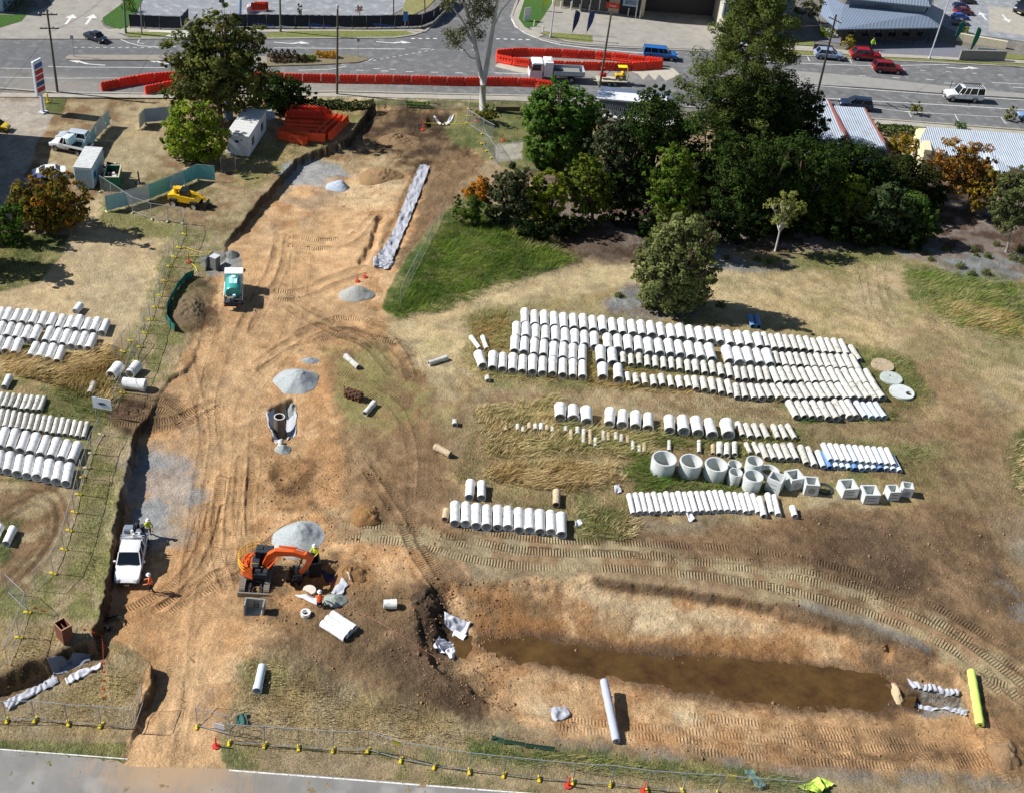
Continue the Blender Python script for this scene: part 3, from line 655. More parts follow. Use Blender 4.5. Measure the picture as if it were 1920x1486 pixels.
def stain(m,px,rad,rgb,amt_=.8,st=(1,1)):
    """blotch of spilt soil with its own ragged shape on a surface material"""
    n=m.node_tree.nodes;l=m.node_tree.links;b=n['Principled BSDF'];c=P(*px);old=b.inputs['Base Color'].links[0].from_socket
    tc=n.new('ShaderNodeTexCoord');mp=n.new('ShaderNodeMapping');mp.vector_type='POINT';mp.inputs['Location'].default_value=(-c[0]*st[0]/rad,-c[1]*st[1]/rad,0);mp.inputs['Scale'].default_value=(st[0]/rad,st[1]/rad,0);l.new(tc.outputs['Object'],mp.inputs[0])
    le=n.new('ShaderNodeVectorMath');le.operation='LENGTH';l.new(mp.outputs[0],le.inputs[0]);no=n.new('ShaderNodeTexNoise');no.inputs['Scale'].default_value=1.1;no.inputs['Detail'].default_value=8;no.inputs['Roughness'].default_value=.7
    m2=n.new('ShaderNodeMapping');m2.inputs['Scale'].default_value=(1.6,.35,1);l.new(tc.outputs['Object'],m2.inputs[0]);l.new(m2.outputs[0],no.inputs['Vector'])
    ad=n.new('ShaderNodeMath');ad.operation='MULTIPLY_ADD';l.new(no.outputs[0],ad.inputs[0]);ad.inputs[1].default_value=1.5;l.new(le.outputs['Value'],ad.inputs[2])
    mr=n.new('ShaderNodeMapRange');mr.inputs[1].default_value=1.75;mr.inputs[2].default_value=.95;mr.inputs[3].default_value=0;mr.inputs[4].default_value=amt_;l.new(ad.outputs[0],mr.inputs[0])
    mx=n.new('ShaderNodeMix');mx.data_type='RGBA';l.new(mr.outputs[0],mx.inputs[0]);l.new(old,mx.inputs[6]);mx.inputs[7].default_value=(*lin(rgb),1);l.new(mx.outputs[2],b.inputs['Base Color'])
ASP=asphalt('street_asphalt',(112,112,112));stain(ASP,(1080,130),14,(170,164,150),.55,(1,2));stain(ASP,(560,168),22,(166,158,142),.5,(1,3));stain(ASP,(120,160),14,(158,150,136),.5,(1,2.5));stain(ASP,(200,118),18,(92,94,96),.5,(.7,2));stain(ASP,(880,80),12,(96,97,99),.6,(1,1.4));ASP2=asphalt('old_asphalt',(120,118,114));ASP3=asphalt('car_park_asphalt',(142,145,148))
CONC=mat('footpath_concrete',(172,166,154),.9,var=.14,vs=.7,spec=.2,dirt=(140,132,120),dirt_amt=.5)
CONCD=mat('driveway_concrete',(160,155,146),.9,var=.16,vs=.4,spec=.2,dirt=(128,122,112),dirt_amt=.5)
KERB=mat('kerb_concrete',(168,163,152),.9,var=.2,vs=1.5)
LINE=mat('road_paint',(226,226,220),.7,var=.12,vs=3,dirt=(140,140,138),dirt_amt=.85)
LAWN=mat('verge_grass',(118,126,72),.95,var=.35,vs=3,bump=.06,bs=9,spec=.1,dirt=(160,146,100),dirt_amt=.8)
LAWNG=mat('watered_lawn',(72,104,50),.95,var=.35,vs=3,bump=.08,bs=9,spec=.1)
DUST=mat('pale_dust',(186,178,162),.95,var=.15,vs=1)
road_px=[(-400,158),(0,164),(110,172),(273,174),(640,170),(990,178),(1200,193),(1500,213),(1640,221),(1920,242),(2400,275),(2400,152),(1920,126),(1640,112),(1427,101),(1230,92),(1100,86),(1050,80),(1010,70),(975,52),(961,30),(972,0),(1020,-90),(890,-90),(848,0),(815,45),(795,60),(775,66),(740,71),(480,73),(265,73),(0,73),(-400,73)]
sheet('street',road_px,.02,ASP)
RUR=asphalt('rural_asphalt',(134,132,128),.25);stain(RUR,(325,1432),3.6,(182,148,112),.9,(.6,1));stain(RUR,(330,1425),5,(166,146,120),.3,(.5,1));stain(RUR,(400,1475),4,(156,138,116),.25,(.6,1.2))
sheet('access_road',[(-600,1399),(0,1403),(220,1425),(240,1436),(420,1440),(640,1456),(1000,1486),(1500,1545),(2300,1660),(2300,2100),(-600,2100)],.02,RUR)
# kerbs
g=MB();wide([(-400,72),(0,72),(265,72),(480,72),(740,70),(775,65),(797,58),(815,44),(850,0),(892,-90)],.35,0,.13,g)
wide([(1018,-90),(970,0),(959,30),(973,53),(1009,70.5),(1050,80),(1100,85.5),(1230,91.5),(1427,100),(1640,111),(1920,125),(2400,151)],.35,0,.13,g)
wide([(-400,159),(0,165),(110,173),(273,175),(640,171),(990,179),(1200,194),(1500,214),(1640,222),(1920,243),(2400,276)],.35,0,.13,g)
tag(g.build('kerb',KERB),kind='structure')
# footpaths and forecourts
sheet('footpath',[(-400,174),(0,174),(330,178),(640,174),(990,181),(1005,190),(640,181),(330,184),(0,182),(-400,182)],.06,CONC)
sheet('footpath',[(1640,224),(1920,246),(2300,275),(2300,285),(1920,254),(1700,236),(1640,232)],.07,CONC)
sheet('driveway',[(-400,71),(240,71),(195,50),(190,40),(240,0),(330,-90),(0,-90),(100,10),(-20,50),(-400,60)],.05,CONCD)
sheet('car_park',[(240,-90),(250,20),(270,40),(430,36),(640,34),(735,28),(770,8),(850,-90)],.05,ASP3)
sheet('footpath',[(240,52),(330,56),(790,55),(800,60),(775,63),(740,60),(440,60),(430,68),(265,70),(190,56)],.055,CONC)
sheet('driveway',[(280,57),(440,57),(430,70.5),(265,70.5)],.07,mat('new_concrete',(205,202,194),.85,var=.08,vs=.5))
sheet('forecourt',[(985,12),(1040,0),(1260,10),(1310,20),(1420,60),(1420,97),(1230,90),(1100,83),(1060,78),(1030,66),(1000,60),(985,40)],.055,CONCD)
sheet('footpath',[(960,30),(975,0),(983,0),(975,30),(990,55),(1020,66),(1008,70),(975,54)],.065,CONC)
sheet('footpath',[(1400,77),(1480,85),(1530,88),(1640,100),(1800,108),(1920,113),(2300,130),(2300,138),(1920,119),(1800,113),(1640,106),(1520,96),(1400,88)],.065,CONC)
sheet('driveway',[(1527,77),(1580,82),(1600,98),(1640,104),(1820,108),(1815,90),(1750,78),(1590,60)],.06,mat('shop_front_paving',(120,122,130),.8,var=.1,vs=1))
sheet('car_park',[(1755,-90),(1750,40),(1790,60),(1920,78),(2400,120),(2400,-90)],.052,ASP3)
sheet('car_park',[(1854,12),(1920,18),(1985,30),(1960,72),(1854,58)],.058,CONC)
# grass verges on the far side
def verge(px,m=LAWN,z=.075):return sheet('grass_verge',px,z,m)
verge([(505,62),(560,58),(760,58),(780,64),(740,69),(490,71)])
verge([(233,60),(290,60),(330,62),(300,70),(240,69)])
verge([(195,45),(192,34),(238,0),(270,-60),(268,0),(244,48),(225,55)],LAWNG)
verge([(-200,35),(0,28),(50,28),(40,40),(0,52),(-200,55)],LAWNG)
verge([(983,0),(1030,-20),(1036,5),(1020,30),(1005,50),(985,52),(972,35)],LAWNG)
verge([(1012,60),(1110,66),(1112,80),(1070,76),(1030,69)])
verge([(1400,68),(1450,74),(1527,77),(1527,86),(1470,83),(1400,76)])
verge([(1400,88.5),(1520,97),(1570,101),(1600,104),(1640,107),(1800,114),(1920,120),(2300,140),(2300,147),(1920,124),(1640,110),(1427,98.5),(1400,97)])
verge([(1820,98),(1920,103),(2300,120),(2300,129),(1920,112),(1800,107)])
verge([(770,30),(800,15),(845,-30),(830,-60),(790,-40),(760,0),(752,28)],mat('rough_verge',(140,136,88),.95,var=.3,vs=1.2,bump=.06,bs=8))
verge([(1650,233),(1700,237),(1920,255),(2300,290),(2300,300),(1920,262),(1650,242)])
verge([(1640,222.5),(1920,243.5),(2300,272),(2300,274),(1920,245.5),(1640,223.7)])
# medians
def median(px,m=CONC,z=.15):return sheet('median_island',px,z,m,th=.13)
median([(123,107),(130,103),(330,103),(500,106),(500,119),(330,113),(135,112),(124,110)],mat('median_paving',(150,141,130),.9,var=.12,vs=1))
median([(500,104),(600,101),(672,105),(686,108),(690,112),(670,117),(600,121),(500,124)],mat('median_soil',(128,118,92),.95,var=.25,vs=2,bump=.05,bs=8))
median([(1462,137),(1470,132),(1500,134),(1600,142),(1740,158),(1860,171),(2300,205),(2300,217),(1920,184),(1780,176),(1620,164),(1500,157),(1466,145)],mat('median_paving_two',(150,148,142),.9,var=.12,vs=.8))
# painted lines
ln=MB()
def L_(px,w=.14,z=.026):wide(px,w,z,z,ln)
def dash(a,b,n,fill=.4,w=.14):
    for i in range(n):
        t=i/n;t1=t+fill/n
        L_([(a[0]+(b[0]-a[0])*t,a[1]+(b[1]-a[1])*t),(a[0]+(b[0]-a[0])*t1,a[1]+(b[1]-a[1])*t1)],w)
L_([(90,125),(130,126),(310,127)]);L_([(0,145),(120,147),(290,146)],.1)
dash((138,89),(305,90),12,.5);L_([(226,74),(240,80),(262,86),(290,88),(330,88)],.16);L_([(513,90),(760,92)]);L_([(790,92),(806,92)]);dash((862,94),(905,94),2)
dash((771,72.5),(826,72.5),4,.5,.3);dash((930,73),(1000,75),5,.5,.3);L_([(959,35),(966,50),(985,63),(1015,75),(1050,84),(1100,90),(1170,97),(1240,102)],.22)
dash((700,114),(820,92),10,.5,.12);dash((668,132),(900,138),5,.3);L_([(640,121),(670,118),(688,115),(700,110)],.14);L_([(927,137),(990,139)],.16)
L_([(0,128),(60,129)],.1);dash((700,129),(760,131),2,.4)
L_([(560,132),(620,130),(650,124)],.14)
L_([(1427,116),(1560,121),(1640,124),(1780,121)]);dash((1610,142),(1800,153),3,.22);dash((1725,132),(1920,143),4,.2);dash((1770,156),(1810,158),1,.5);L_([(1860,155),(1960,160)]);L_([(1900,164),(1980,168)])
L_([(1470,156),(1600,166),(1760,178),(1920,188)],.14);L_([(1540,184),(1640,190),(1770,197),(1920,206),(2100,218)],.16);dash((1495,163),(1560,166),2,.2)
L_([(1600,197),(1700,210),(1900,221)],.1)
for(u,v,du,dv_)in[(1513,104,5,11),(1592,108,5,11),(1435,101,6,10),(1703,210,6,10),(1790,214,7,13),(1876,219,10,13)]:L_([(u,v),(u+du,v+dv_)],.12)
L_([(1869,219),(1884,220)],.12);L_([(1696,209),(1709,210)],.12);L_([(1507,104),(1520,105)],.12);L_([(262,73),(258,81),(270,82)],.12)
L_([(148,38),(182,14)],.14);L_([(76,42),(84,37)],.14)
# turn arrows
def arrow(u,v,s=1,hook=1,n=1):
    c=P(u,v,.028);k=n
    a=[(-2.6*s,-.09),(.2*s,-.09),(1.2*s,.45*hook),(1.2*s,.1*hook),(2.6*s,.62*hook),(1.0*s,1.15*hook),(1.1*s,.8*hook),(-.3*s,.12),(-2.6*s,.12)]
    ln.add([(c[0]+p[0],c[1]+p[1],.028)for p in a],[tuple(range(len(a)))])
arrow(162,120,-1,1);arrow(306,119,-1,1);arrow(547,82,1,1);arrow(738,81,1,1);arrow(1806,129,1,1);
for(u,v,s_)in[(1843,30,1),(1886,35,-1)]:
    c=P(u,v,.066);a=[(-.15,-1.6),(.15,-1.6),(.15,.3),(.6,.3),(0,1.6),(-.6,.3),(-.15,.3)]
    ln.add([(c[0]+p[0]*1.2,c[1]+p[1]*s_*1.2,.066)for p in a],[tuple(range(7))])
for(u,v)in[(168,37),(130,37)]:
    c=P(u,v,.06);a=[(-.2,-2),(.2,-2),(.2,.6),(.9,.8),(0,2.2),(-.8,.6),(-.2,.5)];ln.add([(c[0]+p[0],c[1]+p[1],.06)for p in a],[tuple(range(7))])
L_([(-300,1398),(0,1403.5),(240,1422)],.09);L_([(430,1443),(640,1459),(1000,1487),(1500,1548)],.11)
tag(ln.build('road_markings',LINE),kind='structure')
# splashes of pale slurry by the barriers
sl=MB()
wide([(932,121),(950,126),(975,132),(998,134)],1.7,.024,.024,sl)
sl2=[]
tag(sl.build('road_slurry',DUST),kind='structure')
sheet('road_slurry',[(1180,133),(1262,128),(1275,140),(1248,152),(1236,140),(1228,151),(1216,139),(1206,150),(1196,139)],.024,DUST)
# ================================================================== buildings
GLASS=mat('dark_glass',(28,34,42),.08,var=.1,spec=.6)
def roofmat(name,rgb,sx=6.0,rough=.45,metal=.0,dirt=None,da=0):
    if name in MATS:return MATS[name]
    m=mat(name,rgb,rough,metal,var=.08,vs=.6,dirt=dirt,dirt_amt=da);n=m.node_tree.nodes;l=m.node_tree.links;b=n['Principled BSDF']
    tc=n.new('ShaderNodeTexCoord');wv=n.new('ShaderNodeTexWave');wv.bands_direction='X';wv.inputs['Scale'].default_value=sx/2.2;wv.inputs['Distortion'].default_value=0
    l.new(tc.outputs['Object'],wv.inputs['Vector']);bp=n.new('ShaderNodeBump');bp.inputs['Distance'].default_value=.05;bp.inputs['Strength'].default_value=1
    l.new(wv.outputs[0],bp.inputs['Height']);l.new(bp.outputs[0],b.inputs['Normal']);return m
def slab_roof(px_h,m,parent,name='roof',th=.18,pitch_ribs=None):
    """px_h: list of (u, v, height)"""
    pts=[Vector(P(u,v,h))for u,v,h in px_h];n=len(pts);g=MB()
    nrm=Vector((0,0,0))
    for i in range(n):nrm+=pts[i].cross(pts[(i+1)%n])
    if nrm.z<0:pts=pts[::-1]
    g.add([p for p in pts]+[p-Vector((0,0,th))for p in pts],[tuple(range(n)),tuple(range(n,2*n))[::-1]]+[(i,n+i,n+(i+1)%n,(i+1)%n)for i in range(n)])
    o=g.build(name,m,parent)
    return o
def wall_poly(pts,h0,h1,m,parent,name='wall',th=.2):
    g=MB();pts=[tuple(p[:2])for p in pts];g.prism(pts,h0,h1);return g.build(name,m,parent)
def inset(poly,k):
    c=np.mean(poly,0);return[tuple(c+(np.array(p)-c)*k)for p in poly]
origin=lambda lab,cat,name:empty(name,(0,0,0),0,lab,cat)
# restaurant with the grey-blue hipped metal roof
B=origin('low restaurant with grey-blue hipped metal roofs and deep shaded verandah beside the street','restaurant','restaurant')
RM=roofmat('grey_blue_roof',(128,142,160),3.0)
slab_roof([(1570,55,3.0),(1761,52,3.0),(1735,26,4.4),(1583,8,4.4)],RM,B)
slab_roof([(1570,55,3.0),(1583,8,4.4),(1548,-10,4.4),(1538,26,3.0)],RM,B)
slab_roof([(1761,52,3.0),(1770,20,3.0),(1745,8,4.4),(1735,26,4.4)],RM,B)
f1=[P(1585,8,4.2)[:2],P(1734,25,4.2)[:2],P(1742,4,4.2)[:2],P(1600,-22,4.2)[:2]]
wall_poly(f1,3.6,5.6,mat('upper_wall',(150,165,178),.7),B,'upper_wall')
slab_roof([(1578,-4,5.7),(1745,13,5.7),(1738,-4,6.6),(1640,-25,6.6)],RM,B)
slab_roof([(1745,13,5.7),(1756,-25,5.7),(1738,-4,6.6)],RM,B)
slab_roof([(1578,-4,5.7),(1640,-25,6.6),(1738,-4,6.6),(1756,-25,5.7),(1640,-80,5.7)],RM,B)
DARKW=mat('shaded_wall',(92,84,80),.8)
f2=[P(1585,52,3)[:2],P(1750,49,3)[:2],P(1760,16,3)[:2],P(1560,10,3)[:2]]
c2_=np.mean(f2,0)
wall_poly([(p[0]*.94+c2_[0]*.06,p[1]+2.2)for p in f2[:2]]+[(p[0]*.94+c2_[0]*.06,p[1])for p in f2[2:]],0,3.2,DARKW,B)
for i in range(7):
    t=i/6.;p=np.array(f2[0])*(1-t)+np.array(f2[1])*t;g=MB();g.box((p[0],p[1]+.2,1.45),(.14,.14,2.9));g.build('verandah_post',mat('dark_timber',(70,62,58)),B)
for i in range(6):
    t=(i+.5)/6.;p=np.array(f2[0])*(1-t)+np.array(f2[1])*t;g=MB();g.box((p[0]*.94+c2_[0]*.06,p[1]+2.17,1.5),(1.9,.06,1.7));g.build('window',GLASS,B)
def text_mesh(txt,size,m,name='lettering',extrude=.02):
    cu=bpy.data.curves.new('t','FONT');cu.body=txt;cu.size=size;cu.align_x='CENTER';cu.align_y='CENTER';cu.extrude=extrude
    o=bpy.data.objects.new('t',cu);COL.objects.link(o);dg=bpy.context.evaluated_depsgraph_get();me=bpy.data.meshes.new_from_object(o.evaluated_get(dg))
    bpy.data.objects.remove(o);me.materials.clear();me.materials.append(m);me.name=name
    r=bpy.data.objects.new(name,me);COL.objects.link(r);return r
def stand_text(txt,size,m,pos,rz,parent,tilt=pi/2,name='lettering'):
    t=text_mesh(txt,size,m,name);t.rotation_euler=(tilt,0,rz);t.location=pos;t.parent=parent;return t
lg=MB()
for k in range(5):
    lg.tube([(k*.55-1.3,0,-.15),(k*.55-1.1,0,.3),(k*.55-.95,0,-.05),(k*.55-.8,0,.25)],.05,5)
o=lg.build('sign_script',mat('sign_dark',(40,38,40)),B);o.location=Vector(P(1656,12,4.9))+Vector((0,-.1,0))
# shop at top centre
B=origin('cream service workshop with dark glass shopfront and open bay at the top of the picture','workshop','workshop')
CREAM=mat('cream_wall',(206,196,168),.8,dirt=(170,160,130),dirt_amt=.3)
a0=P(1036,12)[:2];a1=P(1206,33)[:2];bk=np.array([0,16.]);a2=P(1420,50)[:2]
wall_poly([a0,a1,a1+bk,a0+bk],0,4.2,CREAM,B)
wall_poly([a1+np.array([.3,3.0]),a2+np.array([0,3]),a2+bk,a1+np.array([.3,16])],0,4.2,mat('bay_dark',(70,68,70)),B,'workshop_bay')
wall_poly([a0+np.array([-.3,-1.5]),a1+np.array([.2,-1.5]),a2+np.array([0,-1]),a2+bk,a0+bk],4.2,4.5,mat('grey_roof_sheet',(150,150,150),.5),B,'roof')
dd=(a1-a0);ang=atan2(dd[1],dd[0])
def on_front(t,z,off=-.06):
    p=a0+dd*t;nrm=np.array([sin(ang),-cos(ang)])*(-off);return Vector((p[0]+nrm[0],p[1]+nrm[1],z))
for i,t in enumerate([.16,.26,.36,.46,.56]):
    g=MB();g.box((0,0,0),(1.35,.08,2.9));g.build('window',GLASS,B,loc=on_front(t,1.75),rz=ang)
for i,t in enumerate([.21,.31,.41,.51]):
    g=MB();g.box((0,0,0),(.14,.14,3.0));g.build('mullion',mat('white_frame',(225,225,222)),B,loc=on_front(t,1.75,-.1),rz=ang)
g=MB();g.box((0,0,0),(3.3,.08,2.9));g.build('dark_panel',mat('charcoal_panel',(48,50,56)),B,loc=on_front(.84,1.6),rz=ang)
g=MB();g.box((0,0,0),(2.4,.06,1.3));pn=g.build('sign_panel',mat('pale_sign',(170,190,200)),B,loc=on_front(.84,2.2,-.14),rz=ang)
stand_text('LOGBOOK\nSERVICING',.36,mat('sign_navy',(34,48,84)),on_front(.84,2.2,-.2),ang,B)
g=MB();g.box((0,0,0),(2.1,.06,.9));g.build('red_sign',mat('orange_red_sign',(206,64,34)),B,loc=on_front(.655,1.6,-.9),rz=ang)
stand_text('TYRES',.42,mat('sign_white',(235,235,235)),on_front(.655,1.55,-.96),ang,B)
# building with blue-grey eave left of the restaurant
B=origin('cream brick shop with blue-grey awning fascia behind the tall pine','shop','shop')
b0=P(1352,78)[:2];b1=P(1468,66)[:2]
wall_poly([b0,b1,b1+np.array([0,14]),b0+np.array([0,14])],0,4.6,mat('cream_render',(196,190,172),.8,dirt=(150,144,130),dirt_amt=.4),B)
wall_poly([b0+np.array([-.6,-.5]),b1+np.array([.6,-.5]),b1+np.array([.6,.6]),b0+np.array([-.6,.6])],3.8,5.8,mat('blue_grey_fascia',(84,100,128),.6),B,'fascia')
wall_poly([b0+np.array([-.5,.6]),b1+np.array([.5,.6]),b1+np.array([.5,14]),b0+np.array([-.5,14])],5.3,5.6,mat('white_roof_sheet',(205,212,216),.5),B,'roof')
db=b1-b0;g=MB();g.box((0,0,0),(2.6,.08,1.3));g.build('window',GLASS,B,loc=(*(b0+db*.62+np.array([.04,-.07])),2.0),rz=atan2(db[1],db[0]))
# grey shed at the left edge with its shadow on the drive
B=origin('grey workshop wall and awning at the left edge beside the concrete drive','shed','shed')
p0=P(2,190)[:2];p1=P(-12,345)[:2]
p0=P(-6,268)[:2];
wall_poly([P(-6,250)[:2]+np.array([-14,0]),P(-6,250)[:2],P(-60,420)[:2],P(-60,420)[:2]+np.array([-14,0])],0,5.6,mat('blue_grey_cladding',(116,132,148),.6,stretch=(6,6,1)),B)
wall_poly([P(-6,250)[:2]+np.array([-14.3,.3]),P(-6,250)[:2]+np.array([.3,.3]),P(-60,420)[:2]+np.array([.3,-.3]),P(-60,420)[:2]+np.array([-14.3,-.3])],5.6,5.85,mat('shed_roof_sheet',(176,180,182),.5),B,'roof')
# corner of a shop at top left
B=origin('pale blue shop corner standing at the top left edge of the picture','shop','shop_corner')
q0=P(-4,22)[:2];wall_poly([q0+np.array([-12,0]),q0+np.array([.8,0]),q0+np.array([.8,12]),q0+np.array([-12,12])],0,4.4,mat('pale_blue_wall',(170,196,220),.7),B)
wall_poly([q0+np.array([-12.4,-.4]),q0+np.array([1.3,-.4]),q0+np.array([1.3,12.4]),q0+np.array([-12.4,12.4])],4.4,4.7,mat('dark_roof_sheet',(90,96,104),.6),B,'roof')
# roofs on the near side of the street, behind the trees
B=origin('building with two pale rust-edged metal roofs behind the dark trees','building','twin_roof_building')
RW=roofmat('pale_zinc_roof',(176,188,200),2.2,dirt=(150,96,76),da=.35)
slab_roof([(1500,180,4.5),(1553,187,4.5),(1592,262,4.0),(1520,262,4.0)],RW,B)
slab_roof([(1564,199,4.5),(1620,202,4.5),(1668,282,4.0),(1596,272,4.0)],RW,B)
def tri3(px,z):return[P(p[0],p[1],z)[:2]for p in px]
wall_poly(tri3([(1504,182),(1619,203),(1664,278),(1524,262)],3.9),0,3.6,mat('weatherboard',(170,165,158),.8),B)
g=MB();wide([(1553,186),(1594,264)],.25,4.2,4.62,g);g.v=[(x,y,z)for x,y,z in g.v];g.build('red_gutter',mat('rust_red',(138,84,76)),B)
g=MB();wide([(1557,194),(1594,266)],1.1,4.0,4.05,g);g.build('blue_gutter',mat('deep_blue',(46,66,112)),B)
g=MB();wide([(1621,201.5),(1669,282)],.1,4.3,4.62,g);g.build('rusty_barge',mat('rust_red',(138,84,76)),B)
B=origin('cream house with wide pale blue-grey metal roof at the right edge','house','house')
RB=roofmat('light_blue_roof',(186,196,206),2.4,dirt=(160,160,150),da=.25)
slab_roof([(1738,238,4.6),(1980,256,4.6),(1990,330,3.4),(1750,285,3.4)],RB,B)
slab_roof([(1840,300,3.6),(1850,278,4.5),(1895,318,3.4),(1880,330,3.2)],RB,B)
slab_roof([(1738,238,4.6),(1750,285,3.4),(1724,262,4.0)],RB,B)
wall_poly(tri3([(1718,242),(1980,262),(1985,318),(1735,282)],3.3),0,3.3,mat('butter_wall',(226,214,176),.8),B)
wall_poly(tri3([(1722,240),(1740,240),(1748,282),(1734,280)],4.0),3.35,3.95,mat('butter_wall',(226,214,176),.8),B,'gable')
# elevated white verandah behind the tree line
B=origin('white verandah with slim railings and pale roof behind the trees by the street','building','verandah_building')
wall_poly(tri3([(1118,172),(1250,182),(1250,198),(1118,186)],3.8),3.75,3.95,mat('white_sheet',(222,226,232),.6),B,'roof')
wall_poly(tri3([(1118,204),(1262,224),(1264,240),(1118,220)],1.6),1.4,1.75,mat('white_deck',(214,214,210),.7),B,'deck')
wall_poly(tri3([(1122,190),(1262,206),(1262,222),(1122,205)],1.5),0,3.7,mat('grey_blue_wall',(96,108,128),.7),B)
for i in range(40):
    t=i/39.;p=P(1120+142*t,207+19*t,1.7);g=MB();g.box((p[0],p[1]-.25,2.3),(.05,.05,1.1));g.build('baluster',mat('white_deck',(214,214,210),.7),B)
# retaining wall and planter by the car park
def lowwall(name,px,w,h,m,label,cat='wall'):
    g=MB();wide(px,w,0,h,g);return tag(g.build(name,m),label,cat)
BUFF=mat('buff_render',(214,204,178),.8,dirt=(170,160,140),dirt_amt=.3)
lowwall('rendered_wall',[(1797,62),(1890,78)],.5,1.2,BUFF,'buff rendered wall stepping down beside the car park ramp')
lowwall('rendered_wall',[(1803,94),(1888,96)],.4,1.6,mat('grey_block',(140,136,130),.9),'grey block wall carrying the white banner near the green flag')
g=MB();g.box((0,0,0),(3.0,.05,1.1));p=P(1847,95,.9);o=g.build('advertising_banner',mat('banner_white',(216,216,216),.6),loc=(p[0],p[1]-.5,.95),rz=-.03);tag(o,'white banner with a dark picture hung on the grey block wall','banner')
g=MB();g.tube([(-.8,0,.1),(-.3,0,-.15),(.3,0,-.1),(.9,0,.2)],[.08,.2,.2,.05],6);c=g.build('printed_picture',mat('dark_print',(60,54,58)),o);c.location=(0,-.06,0)
lowwall('low_wall',[(1527,82),(1562,86)],.3,1.0,mat('dark_block',(86,84,88),.9),'low dark block wall beside the driveway under the clipped hedge')
# portable signs
def flag(name,u,v,h,rz,rgb,lab,kind='feather'):
    b=P(u,v);e=empty(name,(b[0],b[1],0.06),rz,lab,'flag')
    g=MB();g.tube([(0,0,0),(0,0,h*.7),(.15,0,h*.92),(.5,0,h)],.03,6);g.build('pole',mat('flag_pole',(120,120,124)),e)
    g=MB();k=14;vs=[]
    for i in range(k+1):
        t=i/k;wd=.12+.75*(sin(min(t*1.25,1)*pi*.5))*(1 if t<.85 else(1-((t-.85)/.15)**2*.6));z=.5+(h-.5)*t
        for s_ in(-.015,.015):vs+=[(.03+.5*max(0,t-.8),s_+.05*sin(t*7),z),(wd+.3*max(0,t-.7),s_+.05*sin(t*7+1),z-.05)]
    fs=[]
    for i in range(k):
        a=i*4;fs+=[(a,a+1,a+5,a+4),(a+2,a+6,a+7,a+3),(a+1,a+3,a+7,a+5),(a,a+4,a+6,a+2)]
    g.add(vs,fs);g.build('banner',mat(name+str(rgb),rgb,.8),e);return e
flag('feather_flag',1072,66,3.8,.1,(54,60,96),'navy teardrop flag on the left of the two flags on the forecourt grass')
flag('feather_flag',1099,66,3.8,.15,(62,76,124),'blue feather flag with pale print, right of the two flags on the forecourt')
flag('feather_flag',1815,106,4.6,.25,(38,116,86),'leaning green feather flag beside the grey block wall')
flag('feather_flag',1787,82,3.6,-.05,(30,106,96),'upright green feather flag by the hedge in the shade')
flag('feather_flag',1016,22,2.6,.5,(206,214,70),'yellow-green feather flag on the corner lawn')
def sign_on_posts(name,u,v,w,h,z,rz,rgb,lab,posts=1,txt=None,tm=None,cat='sign'):
    b=G(u,v);e=empty(name,b,rz,lab,cat)
    g=MB()
    for k in range(posts):g.tube([((k-(posts-1)/2)*w*.8,0,0),((k-(posts-1)/2)*w*.8,0,z+h)],.05,6)
    g.build('post',mat('galv_post',(150,152,152)),e)
    g=MB();g.box((0,-.08,z+h/2),(w,.04,h));g.build('sign_face',mat('sf'+str(rgb),rgb,.5),e)
    if txt:stand_text(txt,tm or h*.3,mat('sign_navy',(34,48,84)),(0,-.12,z+h/2),0,e)
    return e
sign_on_posts('corner_sign',987,40,1.1,2.0,.2,.5,(224,226,228),'tall white blank sign on the corner lawn facing the side street',1)
sign_on_posts('bus_stop_sign',759,58,.7,1.5,1.5,0,(66,128,196),'blue and white sign on a thin post in front of the black fence banner')
sign_on_posts('traffic_sign',139,108,.45,.6,2.6,0,(170,172,172),'grey backed traffic sign on a slim post at the median nose')
sign_on_posts('traffic_sign',671,108,.4,.5,2.4,0,(150,152,152),'slim post with small sign near the right end of the planted median')
sign_on_posts('traffic_sign',417,32,.8,.8,2.2,0,(90,92,96),'round-backed grey sign standing in the grey car park')
# tall price sign at the left
b=P(81,211);e=empty('price_sign',(b[0],b[1],0),1.2,'tall white price sign with red and blue number panels by the yard entrance','sign')
g=MB();g.box((0,0,1.3),(.35,.3,2.6),ch=.04);g.box((0,0,.06),(1.0,.8,.12));g.build('post',mat('sign_post_white',(205,208,214)),e)
g=MB();g.box((0,0,4.7),(1.7,.38,4.6),ch=.06);g.build('sign_box',mat('sign_box_white',(226,230,236),.4),e)
for k,(cc,tx)in enumerate([((60,90,160),'7'),((196,50,50),'145.9'),((196,50,50),'149.9'),((60,80,130),'157.9'),((196,50,50),'139.9')]):
    for s_ in(-1,1):
        g=MB();g.box((0,s_*.21,6.3-k*.78),(1.4,.03,.56));g.build('price_panel',mat('pp'+str(cc),cc,.4),e)
b=P(90,192);e=tag(MB().build('bollard',[]),'yellow steel bollard on the grass by the yard entrance','bollard');bpy.data.objects.remove(e)
g=MB();g.lathe([(0,0),(.12,0),(.12,1.15),(.09,1.22),(0,1.24)],n=12);g.box((.0,0,.04),(.4,.4,.06));tag(g.build('bollard',mat('bollard_yellow',(226,206,40),.5),loc=(b[0],b[1],0)),'yellow steel bollard on the grass by the yard entrance','bollard')
def bollard(u,v,h,lab):
    b=P(u,v);g=MB();g.lathe([(0,0),(.1,0),(.1,h-.1),(.06,h),(0,h)],n=10);tag(g.build('bollard',mat('bollard_white',(214,212,204),.6),loc=(b[0],b[1],.06)),lab,'bollard','white bollards on the workshop forecourt')
